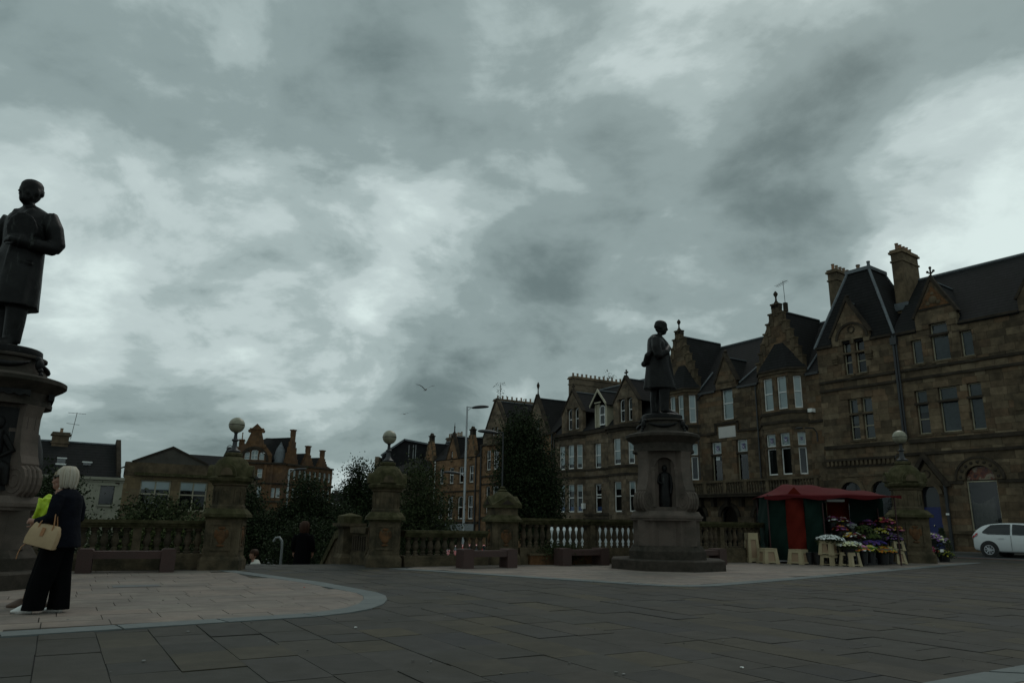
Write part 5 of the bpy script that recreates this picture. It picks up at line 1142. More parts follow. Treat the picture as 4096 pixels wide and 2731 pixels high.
mr_ = rf.build('main_roof', M_SLATE, b3); MB().tube([(-14.2, 4.6, 13.78), (0, 4.6, 13.78)], .08, 6).build('ridge', M_LEAD, mr_)
# timber dormer
d = MB().box(-7.9, -.05, 9.2, -7.7, 2.2, 11.2).box(-6.4, -.05, 9.2, -6.2, 2.2, 11.2).box(-7.7, .03, 9.2, -7.3, .1, 11.2).box(-6.55, .03, 9.2, -6.4, .1, 11.2).build('dormer', M_CREAM, b3)
window(b3, -7.3, 9.35, -6.55, 11.05, .02, (.52,), arch=.3, fw=.08, sill=False)
gable_roof(b3, -7.05, 1.05, 11.05, 12.3, -.35, 3.0)
m_ = MB()
for s in (-1, 1):
    pl = [(-7.05+s*1.15, 10.9), (-7.05+s*1.15, 11.12), (-7.05, 12.45), (-7.05, 12.2)]; m_.prism(pl if s > 0 else pl[::-1], -.42, -.33)
m_.box(-7.5, -.40, 11.2, -6.6, -.35, 11.3).build('bargeboard', M_CREAM, b3)
chimney(b3, -14.7, -13.9, 1.9, 8.2, 9.0, 14.75, M_ST3, 12, pot_h=.36)
m_ = MB(); g = random.Random(5)
for i in range(60):
    p = Vector((-14.3+g.gauss(0, .35), 6.6+g.gauss(0, .35), 15.3+abs(g.gauss(0, .35)))); m_.add([p+Vector((g.uniform(-.1, .1), g.uniform(-.1, .1), g.uniform(-.1, .1))) for _ in range(3)], [(0, 1, 2)])
m_.build('weed_on_chimney', M_LF2, b3)
MB().tube([(-14.2, -.1, 9.0), (-14.2, -.1, -2)], .06, 7).build('drainpipe', M_IRON, b3)

# ------------------------------------------------------------------ D: tenement behind the big tree, rounded corner bay
b4 = building('round_bay_tenement', 'sandstone tenement with pointed gables half hidden by the large dark tree', (4.12, 68.14), 150)
DW = [(-13.4, 6.65, -12.4, 8.75), (-11.9, 6.65, -10.6, 8.7), (-13.4, 2.2, -12.4, 4.95), (-11.9, 2.2, -10.6, 4.95), (-8.2, 6.65, -7.2, 8.7), (-8.2, 2.2, -7.2, 4.9), (-3.6, 6.65, -2.5, 8.7), (-3.6, 2.2, -2.5, 4.9)]
DG = [(-12.1, 10.05, -11.5, 11.1), (-11.3, 10.05, -10.75, 11.1), (-3.2, 9.9, -2.6, 10.95)]
ashlar(b4, [[(-14.6, -3.4), (0, -3.4), (0, 9.4), (-14.6, 9.4)]], DW, M_ST4, .38, (.5, 1.1), 160, seed=51)
ashlar(b4, [[(-14.1, 9.4), (-8.4, 9.4), (-8.4, 10.2), (-11.0, 13.9), (-11.8, 13.9), (-14.1, 10.5)], [(-5.0, 9.4), (-1.1, 9.4), (-1.1, 9.8), (-3.1, 13.1), (-5.0, 9.9)]], DG, M_ST3, .38, (.5, 1.0), 0, y0=-.08, thick=.38, seed=52, name='wall_gable')
skews(b4, -11.25, 2.8, 10.2, 14.0, -.08); gable_roof(b4, -11.25, 2.8, 10.2, 13.9, .2, 5); skews(b4, -3.1, 1.95, 9.8, 13.2, -.08); gable_roof(b4, -3.1, 1.95, 9.8, 13.1, .2, 5)
finial(b4, -3.1, .1, 13.2, 1.5, 'ball')
for q in DW: window(b4, *q, .16, (.52,), fw=.085, blind=.45, blind_m=M_NET)
for q in DG: window(b4, *q, .12, (.5,), fw=.07)
course(b4, -14.6, 0, 9.3, 9.5, .2, M_TRIMD, 0, 'cornice'); course(b4, -14.6, 0, 5.9, 6.1, .12); course(b4, -14.6, 0, 5.1, 5.25, .1); course(b4, -14.6, 0, 1.6, 1.8, .14)
MB().lathe([(2.0, 9.2), (2.05, 9.4), (2.0, 9.6), (2.0, 9.9), (2.08, 9.95), (2.08, 10.1), (1.9, 10.15)], 28, -12.0, 1.55).build('round_bay_parapet', M_TRIM, b4, 40)
rf = MB(); rf.slab([(-14.6, -.1, 9.4), (0, -.1, 9.4), (0, 4.2, 13.3), (-14.6, 4.2, 13.3)], .1).slab([(-14.6, 4.2, 13.3), (0, 4.2, 13.3), (0, 8.4, 9.4), (-14.6, 8.4, 9.4)], .1)
mr_ = rf.build('main_roof', M_SLATE, b4); MB().tube([(-14.6, 4.2, 13.33), (0, 4.2, 13.33)], .08, 6).build('ridge', M_LEAD, mr_)
dark_room(b4, -14.4, 0, -3, 9.9, 1.0)
dark_room(b4, -12.4, -10.3, 9.9, 11.4, .6); dark_room(b4, -3.6, -2.3, 9.8, 11.2, .6)
chimney(b4, -15.3, -14.5, 1.8, 8.0, 9, 14.6, M_ST3, 10, pot_h=.4)
m_ = MB(); g = random.Random(6)
for i in range(120):
    h = g.random(); p = Vector((-14.9+g.gauss(0, .28)*(1-h*.7), 2.4+g.gauss(0, .28), 14.9+1.9*h)); m_.add([p+Vector((g.uniform(-.1, .1), g.uniform(-.1, .1), g.uniform(-.1, .1))) for _ in range(3)], [(0, 1, 2)])
m_.tube([(-14.9, 2.4, 14.8), (-14.85, 2.4, 16.6)], .03, 5).build('weed_on_chimney', M_LF2, b4)
MB().tube([(-14.4, -.12, 9.3), (-14.4, -.12, -3)], .08, 7).tube([(-.3, -.12, 9.3), (-.3, -.12, -3)], .08, 7).build('drainpipe', M_IRON, b4)

# ------------------------------------------------------------------ E: warm sandstone hall with three small gables
b5 = building('three_gabled_building', 'warm sandstone building with three narrow gables and tall white sashes behind the lamp', (-3.34, 81.06), 143)
EW = [(-10.95, 5.5, -9.95, 7.3), (-8.3, 5.5, -7.36, 7.3), (-6.2, 5.5, -5.2, 7.3), (-4.15, 5.5, -3.2, 7.3), (-2.1, 5.5, -1.15, 7.35)]
EL = [(-8.4, 1.55, -7.33, 4.03), (-6.33, 1.55, -5.22, 4.03), (-4.24, 1.55, -3.18, 4.03), (-2.23, 1.55, -1.13, 4.07)]
ashlar(b5, [[(-11.9, -3.6), (0, -3.6), (0, 8.3), (-11.9, 8.3)]], EW+EL, M_ST4, .4, (.5, 1.2), 160, seed=61)
ashlar(b5, [[(-11.55, 8.3), (-9.65, 8.3), (-9.85, 9.6), (-10.2, 10.6), (-11.1, 10.6), (-11.4, 9.6)], [(-6.75, 8.3), (-4.2, 8.3), (-5.35, 11.0), (-5.65, 11.0)], [(-2.6, 8.3), (-.75, 8.3), (-.9, 9.6), (-1.3, 10.75), (-2.15, 10.75), (-2.5, 9.6)]], [(-5.9, 8.1, -5.45, 9.2)], M_ST4, .4, (.4, .9), 0, y0=-.06, thick=.36, seed=62, name='wall_gable')
for cx in (-10.65, -1.72):
    for s in (-1, 1):
        for i in range(4): MB().box(cx+s*(.9-i*.2)-.13, -.12, 8.5+i*.6, cx+s*(.9-i*.2)+.13, .34, 8.95+i*.6).build('crow_step', M_TRIM, b5)
    MB().box(cx-.3, -.05, 10.6, cx+.3, .4, 11.3).box(cx-.38, -.12, 11.3, cx+.38, .46, 11.42).prism([(cx-.3, 11.42), (cx+.3, 11.42), (cx, 11.75)], 0, .35).build('gable_pinnacle', M_TRIMD, b5)
    window(b5, cx-.22, 8.2, cx+.22, 9.2, -.02, (), arch=.22, fw=.06, frame=M_IRON); gable_roof(b5, cx, .9, 8.6, 10.5, .3, 3)
skews(b5, -5.5, 1.25, 8.3, 11.0, -.06); gable_roof(b5, -5.5, 1.2, 8.4, 10.9, .3, 3); finial(b5, -5.5, .12, 11.0, 1.5, 'spike'); window(b5, -5.88, 8.12, -5.47, 9.15, .1, (.5,), fw=.06)
for q in EW: window(b5, *q, .16, (.55,), fw=.085, blind=.4, blind_m=M_NET)
for q in EL: window(b5, *q, .16, (.52,), fw=.085, arch=.4 if q[0] < -2.5 else 0, blind=.4, blind_m=M_NET)
course(b5, -11.9, 0, 4.5, 4.65, .1); course(b5, -11.9, 0, 1.05, 1.3, .14)
MB().box(-9, -.2, -.2, -.6, -.05, 1.02).build('grey_fascia', mat('pale_grey_fascia', (.20, .215, .22), .6, var=.1), b5)
rf = MB(); rf.slab([(-11.9, -.1, 8.3), (0, -.1, 8.3), (0, 3.0, 10.9), (-11.9, 3.0, 10.9)], .1).slab([(-11.9, 3.0, 10.9), (0, 3.0, 10.9), (0, 8, 7.5), (-11.9, 8, 7.5)], .1); mr_ = rf.build('main_roof', M_SLATE, b5); MB().tube([(-11.9, 3, 10.93), (0, 3, 10.93)], .08, 6).build('ridge', M_LEAD, mr_)
dark_room(b5, -11.8, 0, -3, 8.2, 1.2)
chimney(b5, -12.2, -9.0, 3.2, 3.9, 9, 11.3, M_ST3, 8, 'x', pot_h=.5)
MB().tube([(-9.2, -.1, 8.2), (-9.2, -.1, 1)], .07, 7).build('drainpipe', M_WHITE, b5); MB().tube([(-.6, -.1, 8.2), (-.6, -.1, -3)], .08, 7).build('drainpipe', M_IRON, b5)

# ------------------------------------------------------------------ F: big dark slate gable beyond, with a lower lean-to
b6 = building('slate_hung_hall', 'large dark slate hall with pale streaks beyond the middle globe lamp', (-14.5, 92), 90)
MB().prism([(-1.7, -4), (5, -4), (5, 10.5), (4.1, 10.74), (1.2, 11.1), (-1.5, 9.2)], 0, 14).build('gable_wall', mat('dark_slate_hanging', (.02, .02, .021), .9, spec=.1, var=.3, vscale=1.5, bump=.4, bscale=6), b6)
r_ = MB(); r_.slab([(-1.7, -.3, 9.2), (1.2, -.3, 11.25), (1.2, 14, 11.25), (-1.7, 14, 9.2)], .2).slab([(1.2, -.3, 11.25), (5, -.3, 10.6), (5, 14, 10.6), (1.2, 14, 11.25)], .2); r_.build('roof_edge', M_LEAD, b6)
for i, x in enumerate((1.75, 2.3, 2.6)): MB().box(x, -.02, 9.0-.2*i, x+.10, 0.01, 10.5).build('lime_streak', mat('lime_streak', (.24, .25, .25), .9, var=.4, vscale=5), b6)
MB().box(-2.2, -1, -4, -1.72, 6, 8.9).build('side_block', M_ST3, b6)
MB().slab([(-.3, -6, 6.6), (5, -6, 6.6), (5, -.05, 9.4), (1.8, -.05, 8.3)], .15).build('lean_to_roof', M_SLATE, b6)
MB().box(-.1, -5.8, -4, 5, -5.5, 6.55).build('lean_to_wall', M_ST3, b6)

# ------------------------------------------------------------------ L: cream house with slate roof; M: pedimented block; N: hipped roof behind (left)
b7 = building('cream_house', 'cream rendered house with dark slate roof behind the walking pair', (-15, 60), 55)
M_REND = mat('cream_render', (.30, .29, .225), .95, spec=.1, var=.12, vscale=1.5, dirt=((.16, .15, .12), .4), dscale=.8)
LW = (-15.85, 1.95, -14.98, 3.22)
m_ = MB()
for r in rect_minus((-23, -4, -14.45, 3.6), LW): m_.box(r[0], 0, r[1], r[2], .3, r[3])
m_.build('wall', M_REND, b7); dark_room(b7, -22.8, -14.6, -3, 3.9, .8); window(b7, *LW, .12, (), frame=M_DARK, fw=.03, sill_m=M_REND)
course(b7, -16.05, -14.8, 3.22, 3.34, .06, M_REND, name='window_hood'); course(b7, -23, -14.45, 3.6, 3.78, .18, M_REND, name='cornice'); course(b7, -23, -14.45, 3.46, 3.54, .06, M_REND)
rf = MB(); rf.slab([(-23, -.15, 3.75), (-14.7, -.15, 3.75), (-14.7, 2.6, 6.2), (-23, 2.6, 6.2)], .1).slab([(-23, 2.6, 6.2), (-14.7, 2.6, 6.2), (-14.7, 6, 3.4), (-23, 6, 3.4)], .1); mr_ = rf.build('slate_roof', M_SLATE, b7); MB().tube([(-23, 2.6, 6.22), (-14.7, 2.6, 6.22)], .07, 6).build('ridge', M_LEAD, mr_)
MB().prism([(0, 3.3), (5.6, 3.3), (2.7, 6.6), (2.4, 6.6), (0, 4.2)], 0, .28).xf(Matrix.Translation((-14.72, 0, 0)) @ Matrix.Rotation(math.pi/2, 4, 'Z')).build('skew_gable', M_TRIMD, b7)
for x, z in ((-17.05, 4.72), (-18.6, 4.9)):
    q = MB().prism([(x, z-.3), (x+.5, z-.3), (x+.5, z+.02), (x, z+.02)], 0, .04); q.xf(Matrix.Translation((0, .75, 0))); q.build('rooflight', M_GLASS, b7)
    MB().box(x-.06, .7, z+.02, x+.56, .82, z+.10).box(x-.06, .66, z-.4, x+.56, .76, z-.3).build('rooflight_frame', M_WHITE, b7)
chimney(b7, -19.0, -18.0, 2.2, 3.0, 5.5, 6.6, M_ST3, 1, 'x', pot_h=.3)
a_ = MB().tube([(-17.9, 2.4, 6.4), (-17.75, 2.4, 8.3)], .02, 5).tube([(-18.3, 2.4, 8.25), (-17.2, 2.4, 8.25)], .014, 5).tube([(-18.3, 2.4, 7.5), (-17.5, 2.4, 7.45)], .014, 5)
for i in range(5): a_.tube([(-18.2+i*.2, 2.2, 8.25), (-18.2+i*.2, 2.6, 8.25)], .01, 4)
a_.build('aerial', M_IRON, b7)
b8 = building('pedimented_block', 'low buff stone block with a wide grey pediment left of the left globe lamp', (-15, 60), 55)
PW = [(-13.4, 1.6, -11.4, 3.72), (-10.8, 1.6, -8.9, 3.72)]
ashlar(b8, [[(-14.5, -4), (-8.2, -4), (-8.2, 4.0), (-14.5, 4.0)]], PW, mat('buff_stone', cols=[(.17, .12, .062), (.14, .10, .055), (.19, .14, .075), (.12, .09, .055)], rough=.92, var=.2, vscale=3), .4, (.5, 1.0), 90, seed=71)
MB().box(-14.5, -.06, 4.22, -8.2, .4, 4.92).build('parapet_band', M_TRIM, b8); course(b8, -13.9, -8.2, 4.0, 4.215, .3, M_MOSS, name='cornice'); course(b8, -14.5, -13.9, 4.0, 4.215, .05, M_TRIM, name='cornice_return'); dark_room(b8, -14.5, -8.2, 3.9, 4.9, .45)
MB().prism([(-14.05, 4.922), (-9.05, 4.922), (-11.6, 6.06)], -.05, .5).build('pediment', mat('grey_render', (.065, .058, .047), .92, var=.25, vscale=1.2), b8)
for s, xe in ((1, -9.1), (-1, -14.0)):
    pl = [(xe, 4.93), (xe+s*.12, 5.02), (-11.6, 6.18), (-11.6, 6.02)]; MB().prism(pl if s > 0 else pl[::-1], -.12, .55).build('raking_cornice', M_TRIMD, b8)
r_ = MB(); r_.slab([(-11.6, .5, 6.0), (-9.2, .5, 4.9), (-9.2, 10, 4.9), (-11.6, 10, 6.0)], .1).slab([(-11.6, .5, 6.0), (-13.9, .5, 4.9), (-13.9, 10, 4.9), (-11.6, 10, 6.0)], .1); r_.build('roof', M_SLATE, b8)
for x0, z0, x1, z1 in PW: window(b8, x0, z0, x1, z1, .15, (.55,), (.5,), frame=M_CREAM, fw=.09, blind=.3)
dark_room(b8, -14.3, -8.4, -3, 4.2, 1.0); MB().prism([(-8.2, -4), (-8.0, -4), (-8.0, 4.9), (-8.2, 4.9)], 0, 9).build('side_wall', M_ST3, b8)
b9 = building('hip_roofed_block', 'dark hipped slate roof showing behind the pedimented block', (-15, 80), 55)
MB().box(-22, 0, -4, -12, 8, 5.0).build('wall', M_ST3, b9)
r_ = MB(); pl = [(-22.2, -.2, 5.0), (-11.8, -.2, 5.0), (-11.8, 8.2, 5.0), (-22.2, 8.2, 5.0)]; tp = [(-19.4, 3.4, 7.25), (-14.0, 3.4, 7.25)]
r_.slab([pl[0], pl[1], tp[1], tp[0]], .1).slab([pl[1], pl[2], tp[1]], .1).slab([pl[2], pl[3], tp[0], tp[1]], .1).slab([pl[3], pl[0], tp[0]], .1); r_.build('roof', M_SLATE, b9)

# ------------------------------------------------------------------ R: red sandstone corner building, far
b10 = building('red_sandstone_corner_building', 'red sandstone corner building with shaped gable and lead dome far away', (-20, 130), 80)
RW = [(-25.7, 8.1, -24.9, 9.55), (-24.56, 8.1, -23.75, 9.55), (-23.35, 8.05, -22.55, 9.55), (-20.95, 4.8, -20.25, 6.4), (-20.05, 4.8, -19.4, 6.4), (-25.7, 4.8, -24.9, 6.6), (-24.5, 4.8, -23.7, 6.6), (-23.3, 4.8, -22.5, 6.6)]
RA = [(-25.7, 11.05, -24.85, 12.4), (-24.65, 11.05, -23.5, 12.75), (-23.3, 11.05, -22.45, 12.4)]
ashlar(b10, [[(-29.5, -4), (-18.7, -4), (-18.7, 10.4), (-29.5, 10.4)]], RW, M_RED, .5, (.7, 1.4), 0, seed=81)
ashlar(b10, [[(-27.3, 10.4), (-21.2, 10.4), (-21.2, 12.0), (-22.6, 13.7), (-25.9, 13.7), (-27.3, 12.2)], [(-25.7, 13.7), (-22.7, 13.7), (-23.2, 15.6), (-25.0, 15.6)]], RA, M_RED, .5, (.6, 1.2), 0, y0=-.1, thick=.4, seed=82, name='wall_gable')
archring(b10, -24.1, 10.9, 1.95, 2.4, -.3, .0, M_TRIMD); MB().prism([(-25.0, 15.6), (-23.2, 15.6), (-23.2, 16.3), (-24.1, 17.2), (-25.0, 16.3)], -.1, .4).prism([(-25.25, 16.2), (-22.95, 16.2), (-22.95, 16.4), (-25.25, 16.4)], -.25, .45).build('gable_head', M_RED, b10)
for x, z in ((-27.0, 12.9), (-25.2, 15.9), (-23.0, 15.9), (-22.6, 13.4)): MB().lathe([(.0, -.2), (.3, -.2), (.3, .2), (.0, .2)], 12).xf(Matrix.Translation((x, -.05, z)) @ Matrix.Rotation(math.pi/2, 4, 'X')).build('scroll', M_RED, b10)
for q in RW: window(b10, *q, .2, (.5,), fw=.1, blind=.9)
for i, q in enumerate(RA): window(b10, *q, .2, (.4,) if i != 1 else (.45,), (.5,) if i == 1 else (), arch=.35 if i == 1 else .5, fw=.1, blind=.95)
course(b10, -29.5, -18.7, 10.35, 10.65, .3, M_TRIMD); course(b10, -29.5, -18.7, 7.0, 7.25, .2, M_TRIMD); course(b10, -29.5, -18.7, 4.0, 4.3, .25, M_TRIMD)
for x in (-22.1, -21.0, -28.5): MB().box(x-.2, -.15, 4.3, x+.2, .02, 10.3).build('pilaster', M_RED, b10)
MB().lathe([(1.05, 10.6), (1.1, 10.9), (1.05, 11.2), (.98, 12.0), (.72, 13.0), (.35, 13.7), (.18, 13.9), (.2, 14.0), (.05, 14.3)], 18, -20.0, 1.1).build('lead_dome', M_LEAD, b10, 40)
r_ = MB(); r_.slab([(-27.3, .3, 12.2), (-18.6, .3, 10.7), (-18.9, 4, 15.2), (-23, 4, 15.2)], .1).slab([(-29.5, 0, 10.5), (-27, 0, 10.5), (-25, 5, 13.5), (-29.5, 5, 13.5)], .1); r_.build('roof', M_SLATE, b10)
chimney(b10, -27.0, -26.2, 1.0, 1.8, 11, 14.3, M_RED, 1, pot_h=1.2); dark_room(b10, -29, -19, -3, 12.5, 1.5)
MB().box(-29.5, 1, -4, -18.7, 8, 10.3).build('rear_mass', M_RED, b10)
# side elevation to the street, stepped gables
q0 = Vector((-18.7, 0)); az2 = R(25-80)
b11 = building('red_sandstone_terrace', 'red sandstone terrace with stepped gables receding behind the corner building', (-38.4, 126.75), 25)
R2W = [(.6+i*1.35, 8.0, 1.3+i*1.35, 9.6) for i in range(9)]+[(.6+i*1.35, 4.8, 1.3+i*1.35, 6.6) for i in range(9)]
ashlar(b11, [[(0, -4), (12.5, -4), (12.5, 10.3), (0, 10.3)]], R2W, M_RED, .5, (.7, 1.4), 0, seed=85)
for q in R2W: window(b11, *q, .2, (.5,), fw=.1, blind=.9)
course(b11, 0, 12.5, 10.25, 10.55, .3, M_TRIMD); course(b11, 0, 12.5, 7.0, 7.25, .2, M_TRIMD)
for cx, za in ((1.2, 15.4), (5.4, 13.0), (9.4, 12.6)):
    m_ = MB(); hw = 1.5
    for i in range(5): m_.box(cx-hw+i*.28, -.1, 10.4+i*(za-10.4)/5, cx+hw-i*.28, .4, 10.4+(i+1)*(za-10.4)/5)
    m_.box(cx-.35, -.15, za, cx+.35, .5, za+.9).box(cx-.45, -.25, za+.9, cx+.45, .6, za+1.1).build('stepped_gable', M_RED, b11); gable_roof(b11, cx, 1.4, 10.5, za-.3, .4, 5)
r_ = MB(); r_.slab([(0, 0, 10.4), (12.5, 0, 10.4), (12.5, 4.5, 12.6), (0, 4.5, 12.6)], .1).slab([(0, 4.5, 12.6), (12.5, 4.5, 12.6), (12.5, 9, 10.0), (0, 9, 10.0)], .1); r_.build('roof', M_SLATE, b11); dark_room(b11, .2, 12.4, -3, 10, 1.2)

# ------------------------------------------------------------------ far terrace closing the street
b12 = building('far_terrace', 'distant dark tenements with clustered chimneys closing the street', (-60, 215), 75)
M_FAR = mat('far_sandstone', cols=[(.05, .041, .032), (.065, .052, .038), (.04, .035, .029)], rough=.95)
for i, (x0, x1, h) in enumerate(((0, 7, 9.0), (7, 13, 7.0), (13, 20, 5.4), (20, 29, 4.6), (29, 40, 4.2))):
    MB().box(x0, i*.3, -4, x1, 10, h).build('wall', M_FAR, b12)
    r_ = MB(); r_.slab([(x0, i*.3-.2, h), (x1, i*.3-.2, h), (x1, 5, h+2.2), (x0, 5, h+2.2)], .15).slab([(x0, 5, h+2.2), (x1, 5, h+2.2), (x1, 10, h), (x0, 10, h)], .15); r_.build('roof', M_SLATE, b12)
    chimney(b12, x1-1.2, x1-.4, 3.5, 6.5, h, h+3.2, M_FAR, 4, pot_h=.7); chimney(b12, x0+2.2, x0+3.6, 3.8, 5.2, h, h+2.7, M_FAR, 3, 'x', pot_h=.7)
    for r_i in range(3):
        for x in [x0+1.1+k*1.9 for k in range(int((x1-x0-1)/1.9))]: window(b12, x, h-2.6-r_i*3.4, x+1.0, h-.8-r_i*3.4, i*.3-.08, (.5,), fw=.12, sill=False)

# ================================================================== flower stall
M_CAN = mat('red_canopy_sheet', (.085, .010, .012), .85, spec=.08, var=.12, vscale=2, bump=.3, bscale=5)
M_GRN = mat('dark_green_sheet', (.006, .018, .0135), .85, spec=.1, var=.15, vscale=3, bump=.4, bscale=5)
M_REDS = mat('orange_red_sheet', (.105, .011, .006), .85, spec=.1, var=.12, vscale=3, bump=.4, bscale=5)
M_BLKP = mat('black_plastic', (.012, .012, .013), .45)
M_CRM = mat('cream_plastic', (.40, .33, .205), .65, spec=.2, var=.08, vscale=4, dirt=((.27, .21, .13), .5), dscale=3)
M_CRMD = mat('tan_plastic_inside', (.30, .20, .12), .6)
ST = thing('flower_stall', 'flower stall with red canopy and green and red striped side sheet', 'stall', (8.45, 24.45, 0), R(-9))
for x, y in ((.02, 0), (1.72, 0), (4.02, .3), (.02, 2.0), (2.2, 2.0), (4.02, 2.05)): MB().tube([(x, y, .008), (x, y, 2.16)], .022, 8).build('pole', mat('dark_red_pole', (.035, .006, .006), .6), ST, 60)
c = MB(); rows_ = []; nu, nv = 26, 12; g = random.Random(8)
for j in range(nv+1):
    v = j/nv; row = []
    for i in range(nu+1):
        u = i/nu; x = -.12+4.28*u
        fy, by = -.25+.30*u, 2.2; y = fy+(by-fy)*v
        ridge = min(1, u/.20)*min(1, (1-u)/.55)**.7
        z = 2.10+.07*u+(.47-.10*u)*ridge*(1-abs(2*v-1)**1.15)
        z += -.05*math.sin(math.pi*min(1, max(0, (u-.22)/.5)))*(1-abs(2*v-1))+.022*math.sin(u*31+v*3)*math.sin(v*math.pi)*(.4+u)+.018*math.sin(u*13-v*7)
        row.append((x, y, z))
    rows_ += row
c.v = rows_; c.f = [(j*(nu+1)+i, j*(nu+1)+i+1, (j+1)*(nu+1)+i+1, (j+1)*(nu+1)+i) for j in range(nv) for i in range(nu)]
o = c.build('canopy', M_CAN, ST, 60); s_ = o.modifiers.new('thick', 'SOLIDIFY'); s_.thickness = .012
v = MB()                                                               # hanging valance at the front and left edge
for i in range(30):
    u0, u1 = i/30, (i+1)/30; f = lambda u: (-.12+4.28*u, -.262+.30*u, 2.10+.07*u)
    d = lambda u: .09+.04*math.sin(u*19)
    a, b_ = f(u0), f(u1); v.add([a, b_, (b_[0], b_[1], b_[2]-d(u1)), (a[0], a[1], a[2]-d(u0))], [(3, 2, 1, 0)])
v.build('valance', M_CAN, o)
def sheet(x0, x1, y0, y1, z0, z1, material, name='side_sheet', seed=0):
    s = MB(); k = 18; g = random.Random(seed)
    for j in range(k+1):
        for i in range(k+1):
            u, w_ = i/k, j/k; wv = .045*math.sin(5*u+3*w_+seed)+.03*math.sin(9*w_+seed*2+4*u)+.018*math.sin(17*w_-9*u+seed)
            nx_, ny_ = -(y1-y0), (x1-x0); L = math.hypot(nx_, ny_); s.v.append((x0+(x1-x0)*u+nx_/L*wv, y0+(y1-y0)*u+ny_/L*wv, z0+(z1-z0)*w_))
    s.f = [(j*(k+1)+i, j*(k+1)+i+1, (j+1)*(k+1)+i+1, (j+1)*(k+1)+i) for j in range(k) for i in range(k)]
    return s.build(name, material, ST, 60)
for i, (a, b_, mt) in enumerate(((-.0, .565, M_GRN), (.565, 1.14, M_REDS), (1.14, 1.74, M_GRN))): sheet(a, b_, -.02, -.02, .10, 2.12, mt, seed=i)
MB().prism([(.565, 2.10), (1.14, 2.10), (.87, 2.42)], -.03, -.02).build('side_sheet', M_REDS, ST)
for i, (a, b_, mt) in enumerate(((0, .9, M_GRN), (.9, 1.6, M_GRN), (1.6, 2.35, M_GRN), (2.35, 3.1, M_REDS), (3.1, 4.2, M_GRN))): sheet(a, b_, 2.05, 2.05, .1, 2.15, mt, 'back_sheet', seed=i+5)
sheet(0, .0, 2.0, 0, .1, 2.12, M_GRN, seed=12)
MB().box(2.0, .5, 1.98, 2.55, .95, 2.05).build('stall_lamp', M_BLIND, ST)
MB().tube([(0, .0, 2.13), (4.2, .25, 2.16)], .02, 6).tube([(0, 2.0, 2.12), (4.2, 2.1, 2.15)], .02, 6).tube([(1.72, .0, 2.13), (1.72, 2.0, 2.13)], .02, 6).build('top_rail', MATS['dark_red_pole'], ST)

# cream flower risers: tapered boxes with a recessed window in each side
def riser(label, loc, rz, h=.46, w0=.48, w1=.36, cut=True):
    t = thing('flower_riser', label, 'riser', loc, rz, 'cream plastic flower risers')
    for k in range(4):
        p = MB(); Mx = Matrix.Rotation(k*math.pi/2, 4, 'Z')
        def X(z): return (w0+(w1-w0)*z/h)/2
        def q(xa, xb, za, zb):       # xa, xb as fractions of the half width at that height
            p.add([(X(za)*xa, -X(za), za), (X(za)*xb, -X(za), za), (X(zb)*xb, -X(zb), zb), (X(zb)*xa, -X(zb), zb), (X(za)*xa*.94, -X(za)+.03, za), (X(za)*xb*.94, -X(za)+.03, za), (X(zb)*xb*.94, -X(zb)+.03, zb), (X(zb)*xa*.94, -X(zb)+.03, zb)], [(0, 1, 2, 3), (7, 6, 5, 4), (0, 4, 5, 1), (1, 5, 6, 2), (2, 6, 7, 3), (3, 7, 4, 0)])
        q(-1, -.5, 0, h); q(.5, 1, 0, h); q(-.499, .499, h*.78, h); q(-.499, .499, .03, h*.16)
        p.xf(Mx).build('side_panel', M_CRM, t)
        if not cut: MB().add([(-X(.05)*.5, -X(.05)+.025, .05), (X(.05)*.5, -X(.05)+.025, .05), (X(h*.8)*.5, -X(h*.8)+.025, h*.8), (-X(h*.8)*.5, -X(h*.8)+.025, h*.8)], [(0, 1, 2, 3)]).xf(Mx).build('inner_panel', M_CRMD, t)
    MB().cbox(0, 0, h-.02, w1*1.03, w1*1.03, .03).build('top', M_CRM, t)
    for sx in (-1, 1):
        for sy in (-1, 1): MB().cbox(sx*(w0/2-.04), sy*(w0/2-.04), 0, .09, .09, .035).build('foot', M_CRM, t)
    return t
ZP = .009
riser('cream riser on the ground left of the stall side sheet', (8.25, 24.15, ZP), R(12), .46, .52, .42, False)
riser('tall cream riser standing behind at the far left of the stall', (7.95, 24.75, ZP), R(5), .92, .40, .32, False)
riser('cream riser against the red stripe of the stall sheet', (9.18, 24.0, ZP), R(40), .44, .52, .42, False)
riser('lower cream riser of the two stacked under white daisies', (9.98, 23.5, ZP), R(30), .30, .46, .42)
riser('upper cream riser of the two stacked under white daisies', (9.98, 23.5, ZP+.31), R(30), .42, .50, .42, False)
riser('single low cream riser under cream chrysanthemums', (10.42, 23.15, ZP), R(28), .40, .48, .38)
riser('lower cream riser of the pair right of the yellow bouquets', (13.0, 25.35, ZP), R(15), .42, .42, .30, False)
riser('upper cream riser of the pair right of the yellow bouquets', (12.95, 25.35, ZP+.43), R(15), .30, .46, .40)

